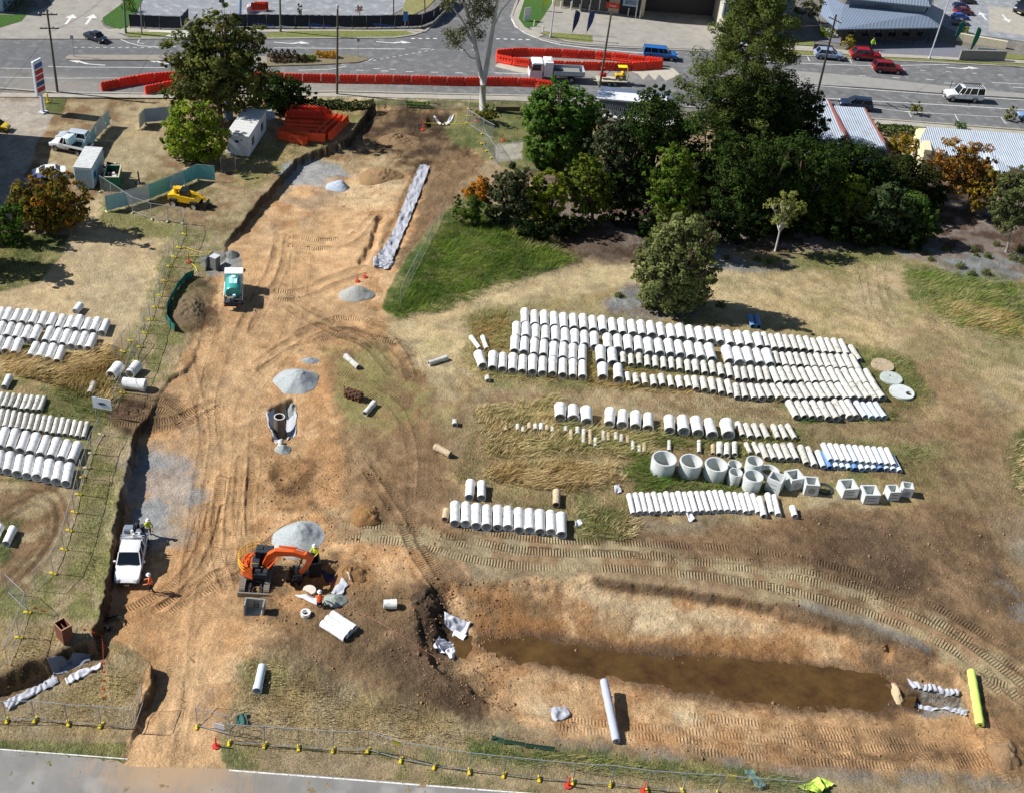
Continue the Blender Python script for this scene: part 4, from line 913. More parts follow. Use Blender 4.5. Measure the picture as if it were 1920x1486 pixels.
for i,(u,v,h)in enumerate([(1051,16,1.1),(1070,19,1.3),(1086,21,1.1),(1104,23,1.2),(1177,31,1.3),(1191,35,2.2),(1199,36,1.5),(1001,50,.9),(1018,60,.9)]):
    bollard(u,v,h,'white bollard, %s from the left %s'%(nth(i),'along the workshop front'))if i<7 else bollard(u,v,h,['short white bollard on the corner kerb beside the lawn','short white bollard at the forecourt edge by the street light'][i-7])
# power poles with crossarms
WOOD=mat('weathered_pole',(92,86,74),.9,var=.25,vs=4,stretch=(3,3,.4));WOODG=mat('greenish_pole',(96,112,96),.9,var=.2,vs=4,stretch=(3,3,.4))
INS=mat('insulator',(190,196,200),.3)
def pole(u,v,ut,vt,lab,m=WOOD,arms=1,lamp=False,r=.17,arm_rz=.2):
    b=Vector(P(u,v));t=Vector(Q(ut,vt,b.y));d=t-b
    e=empty('power_pole' if not lamp else 'street_light',b,0,lab,'power pole' if not lamp else 'street light')
    g=MB();g.tube([(0,0,0),d*.5,d],[r,r*.85,r*.7],10);g.build('pole',m,e)
    for k in range(arms):
        c=d*(.94-.16*k);g=MB();a=Vector((cos(arm_rz),sin(arm_rz),0))
        g.box(c,(2.4,.12,.14),rz=arm_rz);g.build('crossarm',m,e)
        for s_ in(-1.05,-.5,.5,1.05):
            q=c+a*s_;g=MB();g.lathe([(.05,0),(.09,.06),(.05,.12),(.09,.18),(0,.24)],c=tuple(q+Vector((0,0,.07))),n=8);g.build('insulator',INS,e)
    return e,b+d
pole(108,174,88,18,'leaning timber power pole with crossarm left of the big tree',arms=2)
pole(236,63,229,-50,'greenish pole on the left by the hedge corner',WOODG,1)
pole(266,65,261,-40,'slim grey pole beside the black fence corner',mat('galv_post',(150,152,152)),0,r=.09)
e632,t632=pole(632,177,633,14,'dark timber power pole in front of the planted median',WOOD,0)
pole(526,60,524,-60,'timber pole standing on the far footpath before the banner fence',WOODG,1)
pole(738,30,738,-50,'thin dark pole in the car park near the side street',WOOD,0,r=.1)
pole(797,26,795,-40,'thin pole on the rough verge behind the black fence',WOOD,0,r=.1)
e1,t1=pole(1124,164,1146,26,'dark leaning timber pole beside the small truck and trailer',WOOD,0)
e2,t2=pole(1530,186,1568,28,'dark power pole with white crossarms in front of the silver hatchback',mat('dark_pole',(62,58,54),.9),2,arm_rz=-1.0)
g=MB();g.lathe([(0,0),(.14,0),(.16,.5),(0,.6)],c=(0,0,0),n=10);o=g.build('cable_head',INS,e632,loc=tuple(t632-e632.location-Vector((0,0,.2))))
def slim(u,v,ut,vt,lab,m,r=.1):
    b=Vector(P(u,v));t=Vector(Q(ut,vt,b.y));g=MB();d=t-b;g.tube([(0,0,0),d],[r,r*.6],10);e=empty('street_light',b,0,lab,'street light');g.build('column',m,e)
    g=MB();g.lathe([(.2,0),(.2,.3),(r*1.2,.45)],n=10);g.build('base_collar',m,e);g=MB();g.box(d+Vector((.5,0,.02)),(1.1,.22,.12),ch=.03);g.build('lamp_head',m,e);return e
slim(1742,111,1786,-20,'pale galvanised street light column standing by the restaurant',mat('galv_light',(186,188,196),.5),.12)
slim(1032,70,1044,-30,'pale street light column on the forecourt verge',mat('galv_light',(186,188,196),.5),.12)
slim(450,29,453,-60,'blue-grey light column behind the black banner fence',mat('blue_column',(130,160,196),.5),.22)
# overhead wires
g=MB()
def wire(a,b,sag=.6):
    a=Vector(a);b=Vector(b);g.tube([a.lerp(b,t/10.)-Vector((0,0,sag*4*(t/10.)*(1-t/10.)))for t in range(11)],.02,4)
wa=Vector(Q(95,60,P(108,174)[1]));wire(wa,Q(215,-20,P(236,60)[1]));wire(wa,Q(-80,262,P(-60,300)[1]),.4)
wire(Q(1568,45,P(1530,186)[1]),Q(1390,50,P(1390,90)[1]),.3);wire(Q(1566,60,P(1530,186)[1]),Q(1800,85,P(1800,110)[1]),.3);wire(Q(1568,48,P(1530,186)[1]),Q(1385,38,P(1385,80)[1]),.3)
tag(g.build('overhead_wires',mat('cable_black',(60,60,62),.6)),'thin dark overhead wires running between the power poles','wires')
# ================================================================== fences
GALV=mat('galvanised_tube',(168,172,176),.4,.3,var=.1);YEL=mat('fence_foot_yellow',(222,196,40),.6,var=.15,vs=5);CREAMF=mat('fence_foot_pale',(206,196,150),.7)
def mesh_panel_data(L=2.4,H=2.05,wires=True):
    f=MB()
    for(a,b)in[((0,0,.12),(0,0,H)),((L,0,.12),(L,0,H)),((0,0,H),(L,0,H)),((0,0,.18),(L,0,.18))]:f.tube([a,b],.026,6)
    w=MB()
    for i in range(1,30):
        x=L*i/30;w.add([(x-.0035,0,.18),(x+.0035,0,.18),(x+.0035,0,H),(x-.0035,0,H)],[(0,1,2,3)])
    for i in range(1,14):
        z=.18+(H-.18)*i/14;w.add([(0,.002,z-.0035),(L,.002,z-.0035),(L,.002,z+.0035),(0,.002,z+.0035)],[(0,1,2,3)])
    return f,w
_f,_w=mesh_panel_data()
fr=_f.build('frame',GALV,link=False).data;wr_=_w.build('wire_mesh',GALV,link=False).data
ft=MB();ft.box((0,0,.07),(.22,.6,.14),ch=.04);ft.box((0,0,.16),(.1,.3,.06),ch=.02);FOOT=ft.build('fence_foot',YEL,link=False).data
FOOT2=FOOT.copy();FOOT2.materials.clear();FOOT2.materials.append(CREAMF)
def fence(px,where,cloth=None,foot=FOOT,grp=None,every=1,hs=1.0,namep='fence_panel',feet=True):
    pts=[G(p[0],p[1])for p in px];i=0;tot=[0]
    k=0
    for a,b in zip(pts[:-1],pts[1:]):
        d=b-a;L=d.length;n=max(1,round(L/2.4));ang=atan2(d.y,d.x)
        for q in range(n):
            p=a.lerp(b,q/n);p2=a.lerp(b,(q+1)/n);zz=float(hgt(p.x,p.y));z2=float(hgt(p2.x,p2.y))
            e=empty('temporary_fence',(p.x,p.y,zz),ang,'%s %s panel %s'%(nth(k),'cloth-covered fence' if cloth else 'wire mesh fence',where),'fence',grp or 'fence panels '+where)
            e.rotation_euler.y=-atan2(z2-zz,L/n)
            for nm,dm in(('frame',fr),('wire_mesh',wr_)):
                o=bpy.data.objects.new(nm,dm);COL.objects.link(o);o.parent=e;o.scale=(L/n/2.4*.985,1,hs)
            if cloth:
                cm=cloth[k%len(cloth)]
                cb=MB();nx,nz=9,5;ll=L/n*.985
                for s_ in(0,):
                    cb.add([(ll*i_/(nx-1),-.04+.05*sin(i_*1.9+j_*1.3+k),.22+(1.82*hs)*j_/(nz-1)-(.06*abs(sin(i_*.8+k))if j_==nz-1 else 0))for j_ in range(nz)for i_ in range(nx)],
 [(j_*nx+i_,j_*nx+i_+1,(j_+1)*nx+i_+1,(j_+1)*nx+i_)for j_ in range(nz-1)for i_ in range(nx-1)])
                cb.build('shade_cloth',cm,e,smooth=True)
            if feet:
                o=bpy.data.objects.new('foot',foot);COL.objects.link(o);o.parent=e;o.rotation_euler.z=random.uniform(-.3,.3)
            k+=1
# bottom road
fence([(430,1393),(497,1397),(560,1402),(625,1406),(690,1407),(752,1425),(815,1437),(880,1446),(945,1453),(1011,1460),(1074,1466),(1145,1470),(1212,1479),(1280,1484),(1345,1488),(1420,1494),(1500,1500)],'along the bottom road')
fence([(370,1362),(432,1378)],'at the right side of the site entrance');fence([(370,1362),(402,1326)],'folded back beside the site entrance',feet=False)
fence([(-40,1352),(66,1350),(128,1356),(190,1360),(250,1366)],'along the bottom left verge');fence([(252,1366),(268,1320)],'at the left side of the site entrance',feet=False)
# left verge runs
fence([(155,895),(140,960),(120,1030),(100,1075),(66,1107)],'down the left verge by the wheel ruts');fence([(190,815),(172,850),(155,905)],'beside the stack of wide pipes',foot=FOOT2)
fence([(16,1112),(52,1146)],'in the bottom left corner above the drain',feet=False);fence([(52,1148),(36,1195),(15,1248)],'in the bottom left corner beside the drain')
fence([(345,440),(335,465),(318,500),(300,555),(272,625),(243,705),(215,770)],'between the hay field and the haul road')
fence([(190,360),(250,400),(285,412),(345,420),(346,440)],'below the orange tree',foot=FOOT2)
fence([(245,640),(215,680)],'standing in the long grass by the two wide pipes')
fence([(875,232),(905,252),(924,262)],'on the lawn below the gum tree');fence([(905,270),(932,310)],'leaning near the concrete slab on the lawn');fence([(880,205),(876,232)],'at the foot of the gum tree',foot=FOOT)
fence([(832,405),(800,470),(775,520),(750,570)],'down the green bank',feet=False)
fence([(415,325),(442,322)],'in front of the white site office',feet=False,foot=FOOT2);fence([(442,322),(470,292)],'beside the white site office')
TEAL=mat('teal_cloth',(112,186,186),.8,var=.15,vs=1.5);PALEC=mat('pale_cloth',(196,208,208),.8,var=.12,vs=1.5);AQUA=mat('aqua_cloth',(154,198,204),.8,var=.15,vs=1.5);WHC=mat('white_cloth',(205,212,212),.8,var=.1,vs=1)
fence([(200,398),(240,388),(280,376),(320,360),(370,338),(404,341)],'in the teal banner run by the yellow loader',cloth=[AQUA,PALEC,TEAL,AQUA,TEAL,TEAL,PALEC,PALEC,TEAL,TEAL],foot=FOOT2)
fence([(158,300),(180,262),(198,242),(206,236)],'in the pale banner run beside the parked cars',cloth=[AQUA,AQUA,PALEC,AQUA,WHC,WHC,WHC],foot=FOOT2)
fence([(262,244),(272,232),(338,226)],'left of the round green tree',cloth=[WHC,mat('grey_cloth',(150,168,184),.8),mat('grey_cloth',(150,168,184),.8)],foot=FOOT2)
# long black banner fence on the far footpath
BLK=mat('black_banner',(38,44,56),.7,var=.12,vs=1)
fence([(243,52),(300,55),(340,56),(354,41)],'of the black run by the driveway',cloth=[BLK],foot=FOOT2)
fence([(428,52),(500,52),(580,53),(660,54),(740,53),(790,51),(812,42),(835,20),(850,5)],'of the black run along the far footpath',cloth=[BLK],foot=FOOT2)
BT=mat('banner_blue',(56,96,190),.6);BW=mat('banner_text_white',(200,208,216),.6)
def banner_text(t1_,t2_,u,v):
    p=P(u,v,1.2);
    o=text_mesh(t1_,.62,BT,'banner_lettering');o.rotation_euler=(pi/2,0,0);o.location=(p[0]-1.6,p[1]-.16,1.2)
    tag(o,'blue lettering %s on the %s banner of the black fence'%(t1_,{514:'left',620:'middle',742:'right',325:'driveway'}[u]),'lettering')
    o=text_mesh(t2_,.55,BW,'banner_lettering');o.rotation_euler=(pi/2,0,0);o.location=(p[0]+1.75,p[1]-.16,1.17)
    tag(o,'white lettering %s on the %s banner of the black fence'%(t2_,{514:'left',620:'middle',742:'right',325:'driveway'}[u]),'lettering')
banner_text('AUTOHAUS','.COM.AU',514,49);banner_text('MOTORAMA','.COM.AU',620,50);banner_text('MOTORAMA','.COM.AU',742,50)
# low wire fence along the top of the dig
g=MB();pts=[P(u,v)for u,v in[(585,204),(640,202),(700,202),(760,204),(820,206),(880,206),(1000,206)]]
fe=empty('wire_fence',(0,0,0),0,'low green wire fence running behind the top of the excavation','fence')
for p in pts:g=MB();g.tube([(p[0],p[1],0),(p[0],p[1],1.6)],.04,6);g.build('post',GALV,fe)
g=MB()
for a,b in zip(pts[:-1],pts[1:]):
    for z in(.3,.7,1.1,1.5):g.tube([(a[0],a[1],z),(b[0],b[1],z)],.012,4)
g.build('wires',GALV,fe)
# timber sleepers wall near the gum
lowwall('timber_edging',[(930,200),(975,200)],.3,.55,mat('old_sleeper',(122,104,72),.9),'low timber sleeper wall on the lawn right of the gum tree')
# site notice board leaning on the fence
e=sign_on_posts('notice_board',195,782,1.75,1.2,1.0,-.15,(222,230,238),'pale blue site notice board on the fence above the wide pipe stack',2,'SITE SAFETY\nALL VISITORS REPORT\nTO SITE OFFICE',.085,'notice board')
p=G(407,1383);g=MB();g.box((0,0,0),(.75,.03,.5));o=g.build('fence_sign',mat('paper_white',(222,222,226),.6),loc=(p.x+.2,p.y-.05,1.35),rz=-.2);tag(o,'white notice on the fence panel at the site entrance','sign')
p=G(743,1419);g=MB();g.box((0,0,0),(.6,.03,.45));o=g.build('fence_sign',mat('sign_yellow',(214,196,36),.6),loc=(p.x,p.y-.06,1.6),rz=-.2);tag(o,'yellow warning sign on the fence along the bottom road','sign')
p=G(1363,1482);g=MB();g.box((0,0,0),(.6,.03,.45));o=g.build('fence_sign',mat('sign_yellow',(214,196,36),.6),loc=(p.x,p.y-.06,1.6),rz=-.1);tag(o,'yellow sign on the bottom road fence near the green cloth','sign')
# ================================================================== concrete pipes
PW=mat('white_concrete',(236,236,234),.85,var=.10,vs=1.6,rnd=.14,spec=.2,dirt=(176,170,154),dirt_amt=.75)
PWG=mat('weathered_concrete',(214,212,203),.9,var=.16,vs=1.8,rnd=.2,spec=.2,dirt=(132,124,100),dirt_amt=.85)
PTAN=mat('stained_concrete',(196,176,146),.9,var=.18,vs=2.5,rnd=.15,spec=.2,dirt=(130,112,84),dirt_amt=.7)
PBL=mat('blue_white_pipe',(206,218,232),.5,var=.06,vs=1,rnd=.05)
PBLUE=mat('blue_pipe',(104,142,186),.5,var=.15,vs=2)
PIPES={}
def pipe_mesh(L,r,m,bell=True,name='pipe'):
    key=(round(L,1),round(r,2),m.name,bell)
    if key in PIPES:return PIPES[key]
    L,r=key[0],key[1];g=MB();t=max(.05,r*.16);b=r*.10 if bell else 0
    # axis along Y, far end at +L/2 carries the collar
    prof=[(r-t,-L/2),(r,-L/2),(r,L/2-.55*(1 if bell else 0)-.02),(r+b,L/2-.40*(1 if bell else 0)),(r+b,L/2),(r-t+b*.6,L/2),(r-t,L/2-.12),(r-t,-L/2)]
    g.lathe(prof,n=20,axis='Y');o=g.build(name,m,smooth=True,link=False,auto=35);PIPES[key]=o.data;return o.data
def pipe(u0,v0,u1,v1,w,m,label,group=None,bell=True,name='concrete_pipe',flip=False,z_extra=0.0,straight=False,cat='pipe'):
    """(u0,v0)-(u1,v1): pixel centres of the two visible ends, w: apparent diameter in px"""
    um,vm_=(u0+u1)/2,(v0+v1)/2;c=G(um,vm_);r=w/2/scl(c.x,c.y,c.z)
    a=G(u0,v0,r);b=G(u1,v1,r)
    zb=float(hgt((a.x+b.x)/2,(a.y+b.y)/2))
    pa=P(u0,v0,zb+r);pb=P(u1,v1,zb+r);d=pa-pb;L=max(.5,hypot(d[0],d[1]));c=(pa+pb)/2
    o=bpy.data.objects.new(name,pipe_mesh(L,r,m,bell));COL.objects.link(o)
    o.location=(c[0],c[1],zb+r+z_extra-.03);o.rotation_euler.z=atan2(d[1],d[0])-pi/2+(pi if flip else 0);o.rotation_euler.y=random.uniform(0,6.28)
    # roll about its own axis keeps the stains different
    o.rotation_mode='XYZ';o.rotation_euler=Matrix.Rotation(o.rotation_euler.z,4,'Z').to_euler();
    return tag(o,label,cat,group)
def row(a,b,n,ax0,ax1,w,m,rowname,start=0,bell=True,alt=True,jitter=.6,wj=.05,group=None,clump=None):
    for i in range(n):
        t=i/max(n-1,1);u=a[0]+(b[0]-a[0])*t+random.uniform(-jitter,jitter)*.6;v=a[1]+(b[1]-a[1])*t+random.uniform(-jitter,jitter)*2.2
        dx=ax0[0]+(ax1[0]-ax0[0])*t;dy=ax0[1]+(ax1[1]-ax0[1])*t
        ww=(w[0]+(w[1]-w[0])*t if isinstance(w,tuple)else w)*(1+random.uniform(-wj,wj))
        mm=m if not isinstance(m,(list,tuple))else m[i%len(m)]
        pipe(u,v,u+dx,v+dy,ww,mm,'%s %s'%(nth(start+i),rowname)+'',group or 'pipes: '+rowname,bell,flip=(alt and i%2==1))
    return start+n
R1='pipe from the left in the back row of the main stack'
k=row((984.4,584),(1418,628),25,(0,24),(7,24),(15.6,16.8),PW,R1)
k=row((1431.4,628),(1576,640),12,(8,25),(12,26),12.4,PWG,R1,k);k=row((1594,649),(1594,649),1,(18,27),(18,27),10,PWG,R1,k)
R2='pipe from the left in the second row of the main stack'
k=row((968.8,608),(1113.9,627),9,(-1,24),(1,24),16,PW,R2);k=row((1139,631),(1328,649),11,(1,24),(7,25),(16,17.5),PW,R2,k)
k=row((1361.5,655),(1435.7,661),5,(7,25),(9,25),18,PW,R2,k);k=row((1452.5,664),(1596,668),12,(7,22),(13,25),12.3,PWG,R2,k)
R3='pipe from the left in the third row of the main stack'
k=row((966.6,635),(1092.6,652),8,(-2,26),(-1,26),16,PW,R3);k=row((1125.8,655),(1147.6,657),2,(1,25),(2,25),(19.5,18),PW,R3,k)
k=row((1168,663),(1288.5,677),9,(1,18),(2,20),10.6,PWG,R3,k);k=row((1303.5,677),(1365,685),5,(3,20),(5,22),12,PWG,R3,k)
k=row((1380,690),(1434.5,690),5,(4,22),(7,25),12,PWG,R3,k);k=row((1447.7,690),(1622.6,695),14,(12,26),(15,26),12.2,PWG,R3,k)
R4='pipe from the left in the fourth row of the main stack'
k=row((897.5,663),(897.5,663),1,(8,24),(8,24),17,PW,R4);k=row((925,663),(1092.6,680),10,(-2,28),(0,28),(16.5,15.5),PW,R4,k)
k=row((1130.4,686),(1159,687),2,(0,22),(1,26),18,PW,R4,k);k=row((1176,702),(1288,708),8,(2,16),(5,20),12,PWG,R4,k)
k=row((1302,707),(1364,716),5,(4,22),(6,25),12.4,PWG,R4,k);k=row((1379.4,722),(1447.7,722),6,(4,24),(14,24),12.6,PWG,R4,k);k=row((1462,722),(1637,720),14,(14,26),(19,27),12.6,PWG,R4,k)
R5='pipe from the left in the short front row of the main stack'
k=row((1478.8,755),(1553,755),6,(15,28),(16,29),13.5,PWG,R5);k=row((1564,752),(1588,753),3,(17,28),(18,29),13,PWG,R5,k);k=row((1604.6,754),(1641,756),4,(18,27),(18,27),11,PBL,R5,k)
R6='wide pipe from the left in the line of wide pipes'
k=row((1051,762),(1099,767),3,(0,22),(1,23),20.5,PW,R6);k=row((1144.9,771),(1215.9,778),4,(-2,25),(0,25),19.5,PW,R6,k);k=row((1255,783),(1329,789),4,(1,24),(7,26),20,PW,R6,k);k=row((1362.4,792),(1362.4,792),1,(4,24),(4,24),23,PW,R6,k)
k=row((1383.5,794),(1428.9,795),4,(9,24),(11,25),12,PWG,'narrow pipe from the left beside the wide pipes',0);row((1450,798),(1477,798),3,(9,24),(14,25),10.5,PWG,'narrow pipe from the left beside the wide pipes',k)
R7='small weathered pipe from the left, half buried in long grass'
for i,(u,v,dx,dy,w)in enumerate([(949,800,0,6,7),(971,796,0,10,8),(981,801,0,9,7.5),(993,794,0,10,8.5),(1004,796,0,9,8),(1015,795,0,11,8.5),(1026,798,0,9,8),(1036,801,0,8,7),(1061,800,0,9,8),(1071,807,0,18,7.5),(1083,802,0,11,8.5),(1095,805,-1,26,8),(1107,806,0,27,7.5),(1117,822,-1,15,7),(1132,809,0,18,8),(1141,812,0,14,7.5),(1155,812,0,13,8),(1166,815,-1,14,8),(1177,817,0,14,7),(1187,828,0,15,7),(1199,836,0,12,7),(1208,832,0,15,8),(1255,826,0,18,7),(1311,826,0,22,8),(1337,834,0,16,8)]):
    pipe(u,v,u+dx,v+dy,w,[PTAN,PWG][i%3>0],nth(i)+' '+R7,'small pipes in the long grass')
R8='weathered pipe from the left, in the row behind the rings'
k=row((1349.5,831),(1378,831),3,(-1,22),(0,22),(12,11),PWG,R8);k=row((1399,830),(1413,830),2,(8,18),(10,20),9,PWG,R8,k);k=row((1427,832),(1481,834),5,(11,26),(13,28),12,PWG,R8,k);k=row((1501,836),(1515,840),2,(12,32),(13,33),12,PWG,R8,k)
R9='white pipe from the left in the double stack behind the boxes'
k=row((1533,846),(1672,854),13,(12,30),(15,28),11,[PBL,PBLUE,PBL,PBL],R9,bell=False)
for i in range(11):
    u=1542+i*11.8;v=838+i*.9;pipe(u,v,u+14,v+30,11,PW if i%4 else PBL,'%s pipe from the left on top of the double stack'%nth(i),'top layer of the double stack',False,z_extra=.35)
RA='slim white pipe from the left in the near right row'
k=row((1179.6,926),(1351.8,922),16,(8,36),(12,36),10.6,PW,RA);k=row((1366,924),(1411,927),5,(10,34),(11,34),11,PW,RA,k);k=row((1424,934),(1424,934),1,(9,34),(9,34),12,PW,RA,k);k=row((1439.4,926),(1451.5,930),2,(8,35),(8,36),11,PW,RA,k)
pipe(1486,950,1491,967,12,PW,'short white pipe lying alone right of the near right row')
RB_='long white pipe from the left in the near left row'
row((854,944),(1052,964),11,(-1,36),(1,37),(18,19),PW,RB_)
pipe(838,955,834,973,13,PTAN,'short tan pipe at the left end of the near left row')
pipe(882.5,903,880,932,16.5,PW,'white pipe with dark stain, left of the two behind the near left row');pipe(903.5,905,903,933,16,PW,'white pipe, right of the two behind the near left row')
pipe(1044,920,1043,946,14,PTAN,'tan pipe lying behind the right end of the near left row')
# left yard
k=row((-11,578),(5,580),2,(-9,22),(-9,22),14,PW,'pipe at the frame edge of the left yard back row');row((20,581),(201,603),12,(-11,22),(-10,22),14.5,PW,'pipe from the left in the back row of the left yard')
k=row((6,607),(72,616),5,(-10,22),(-11,24),14.5,PW,'pipe from the left in the second row of the left yard');row((97,618),(177,629),6,(-12,24),(-11,25),15,PW,'pipe from the left in the second row of the left yard',k)
k=row((3,636),(37,640),3,(-10,22),(-10,24),15,PW,'pipe from the left in the third row of the left yard');row((69,645),(117,652),4,(-12,22),(-10,26),15.5,PW,'pipe from the left in the third row of the left yard',k)
pipe(151,572,141,584,13,PW,'short pipe lying alone above the left yard back row')
pipe(18,706,8,726,13,PW,'pipe lying alone in the long grass of the left yard')
row((5,738),(84,745),8,(-10,24),(-10,26),9.5,PWG,'narrow pipe from the left in the upper narrow row')
row((5,768),(164,792),15,(-8,30),(-8,28),9.5,PWG,'narrow pipe from the left in the lower narrow row')
row((-8,800),(147,832),9,(-12,34),(-13,32),17.5,PW,'wide pipe from the left in the back line of the left stack')
row((-16,846),(131,872),9,(-7,32),(-7,33),18.5,PW,'wide pipe from the left in the front line of the left stack',wj=.02)
pipe(25,989,11,1019,15,PW,'white pipe lying alone by the wheel ruts');pipe(0,986,-10,1010,15,PW,'white pipe cut by the left edge of the picture')
pipe(224,686,208,704,21,PW,'wide pipe with collar standing left of the fence',name='concrete_pipe');pipe(258,684,243,701,19,PW,'wide pipe with collar right of the fence')
pipe(273,722,230,717,22,PW,'widest pipe lying crosswise beside the haul road');pipe(176,718,168,737,11,PWG,'narrow pipe in the green weeds above the notice board')
for(a,b,c_,d_,w,mm,lb)in[(648,667,672,688,11,PWG,'stained narrow pipe lying diagonally on the worn grass mid picture'),(838,670,804,681,9.5,PWG,'narrow pipe lying alone on the bare track edge'),(702,754,684,775,11,PWG,'pipe lying beside the rusty roller drum'),(853.5,788,853,796,10.5,PWG,'very short pipe stub standing on the dry grass'),(816,836,844,851,13.5,PTAN,'cream pipe lying diagonally on the brown dirt'),(883,631,899,653,8.5,PW,'slim pipe, left of two leaning at the stack end'),(905,631,913,654,8.5,PW,'slim pipe, right of two leaning at the stack end'),(914,706,915,713,9.5,PWG,'small pipe stub below the main stack')]:
    pipe(a,b,c_,d_,w,mm,lb)
pipe(744,1131,719,1131,17,PW,'short white pipe lying crosswise on the spoil',bell=True)
pipe(492,1248,482,1294,16,PBL,'pale blue-white pipe on the dry grass near the site entrance',flip=True)
for i,(a,b,c_,d_)in enumerate([(604,1167,648,1194),(612,1157,656,1186),(622,1149,665,1178)]):
    pipe(a,b,c_,d_,15.5,PW,['nearest','middle','farthest'][i]+' of three plastic-wrapped white pipes below the excavator','wrapped pipes below the excavator',flip=True)
pipe(852,1186,872,1197,15,PW,'dirty cream pipe end poking out of the dark soil',flip=True)
def roll(u0,v0,u1,v1,w,m,name,lab,core=None):
    c=G((u0+u1)/2,(v0+v1)/2);r=w/2/scl(c.x,c.y,c.z);a=G(u0,v0,r);b=G(u1,v1,r);d=Vector((a.x-b.x,a.y-b.y,0));L=d.length
    g=MB();pr=[];
    for k_ in range(15):pr.append((r*(1+.05*sin(k_*1.9)-(.12 if k_ in(0,14)else 0)),-L/2+L*k_/14))
    g.lathe([(r*.3,-L/2)]+pr+[(r*.3,L/2)],n=16,axis='Y');z=max(float(hgt(a.x,a.y)),float(hgt(b.x,b.y)),float(hgt((a.x+b.x)/2,(a.y+b.y)/2)))
    o=g.build(name,m,smooth=True,loc=((a.x+b.x)/2,(a.y+b.y)/2,z+r-.03),rz=atan2(d.y,d.x)-pi/2,auto=50);tag(o,lab,'roll')
    g=MB();g.lathe([(r*.15,-L/2-.06),(r*.3,-L/2-.06),(r*.3,L/2+.06),(r*.15,L/2+.06)],n=12,axis='Y');g.build('core_tube',mat('cardboard_core',(70,60,50)),o);return o
roll(1129,1290,1156,1388,16,mat('grey_geotextile_roll',(176,180,194),.8,var=.08,bump=.01,bs=8),'geotextile_roll','long pale grey geotextile roll lying on the basin slope')
roll(1821,1257,1838,1358,16,mat('lime_geotextile_roll',(206,232,112),.7,var=.08,bump=.01,bs=8),'geotextile_roll','long lime green roll lying at the right end of the basin')
for i,(a,b,c_,d_)in enumerate([(1406,592,1412,612),(1418,592,1423,613)]):
    pipe(a,b,c_,d_,10,PBLUE,['left','right'][i]+' one of two blue plastic pipes in the tree shadow','blue pipes in the tree shadow',False,name='blue_pipe')
# ------------------------------------------------------------------ rings, lids, boxes
PREC=mat('precast_concrete',(206,210,208),.85,var=.10,vs=1.5,spec=.2,dirt=(160,160,150),dirt_amt=.4)
def ring(u,v,w,h,lab,m=PREC,name='concrete_ring',taper=.94,th=.1,cat='concrete ring',ellip=True):
    """u,v centre of the top rim; w px outer width; h metres"""
    c=P(u,v,h);r=w/2/scl(c[0],c[1],h);z=float(hgt(c[0],c[1]));c=P(u,v,h+z)
    t=r*th*1.4;g=MB();g.lathe([(r*taper-t,0),(r*taper,0),(r,h*.93),(r*.98,h),(r-t,h),(r-t*1.1,h*.95),(r*taper-t,0)],n=28)
    return tag(g.build(name,m,smooth=True,loc=(c[0],c[1],z-.02),auto=35),lab,cat)
ring(1246,858,47,1.5,'largest concrete ring, leftmost of the rings');ring(1296.5,863,43.5,1.4,'wide tapered concrete ring, second from the left');ring(1343.7,869.5,44,1.35,'wide tapered concrete ring, third from the left')
ring(1378,869,26,.8,'small shallow concrete ring behind another small ring');ring(1380,884,26,1.2,'small tall concrete ring in front of the shallow one');ring(1415.5,863,32,1.5,'tall pale concrete ring at the back by the pipes')
ring(1413.5,891,37,1.4,'round concrete ring in front of the tall pale one');ring(1444,881,36,.5,'low concrete ring filled with weeds beside the first box')
ring(573,1146,19,.35,'small white concrete ring on the soil below the excavator',PW,th=.22)
def cbox(u,v,w,h,rz,lab,hole=False,slots=True,m=PREC):
    c=P(u,v,h);s_=w/scl(c[0],c[1],h);z=float(hgt(c[0],c[1]));c=P(u,v,h+z);a=s_/2;t=s_*.11
    e=empty('concrete_pit',(c[0],c[1],z),rz,lab,'concrete box')
    g=MB();g.box((0,-a+t/2,h/2),(2*a,t,h));g.box((0,a-t/2,h/2),(2*a,t,h));g.box((-a+t/2,0,h/2),(t,2*a-2*t,h));g.box((a-t/2,0,h/2),(t,2*a-2*t,h));g.box((0,0,.06),(2*a-2*t,2*a-2*t,.1));g.build('body',m,e)
    if hole:
        g=MB();n=20;vs=[(0,0,0)]+[(s_*.27*cos(2*pi*i/n),0,s_*.27*sin(2*pi*i/n))for i in range(n)];g.add(vs,[(0,1+(i+1)%n,1+i)for i in range(n)]);g.build('knockout',mat('grey_knockout',(150,154,154),.9),e,loc=(0,-a-.006,h*.45))
    elif slots:
        for k in range(2):g=MB();g.box((0,-a-.004,h*(.35+.3*k)),(s_*.5,.012,.05));g.build('slot',mat('slot_grey',(96,100,102),.9),e)
    return e
cbox(1457,893,28,1.4,-.5,'leftmost square concrete box beside the rings');cbox(1491,889,29,1.2,.35,'square concrete box with round knockout behind the others',True);cbox(1523,901,26,1.2,.0,'square concrete box with a round opening, third from the left',True)
cbox(1592,907,30,1.0,.2,'square box with two slots, left of the right-hand four');cbox(1633,918,30,1.0,.1,'square box with slots, nearest of the right-hand four');cbox(1676,915,22,1.0,.15,'small square box, third of the right-hand four');cbox(1703,909,20,1.0,-.1,'smallest box with knockout at the far right',True)
g=MB();c=P(1545,917);g.lathe([(.55,0),(.8,0),(.78,.12),(.56,.12),(.55,0)],n=24);tag(g.build('iron_ring',mat('dark_iron',(60,62,60),.7),loc=(c[0],c[1],.02),smooth=True,auto=30),'round dark iron frame lying beside the third concrete box','manhole frame')
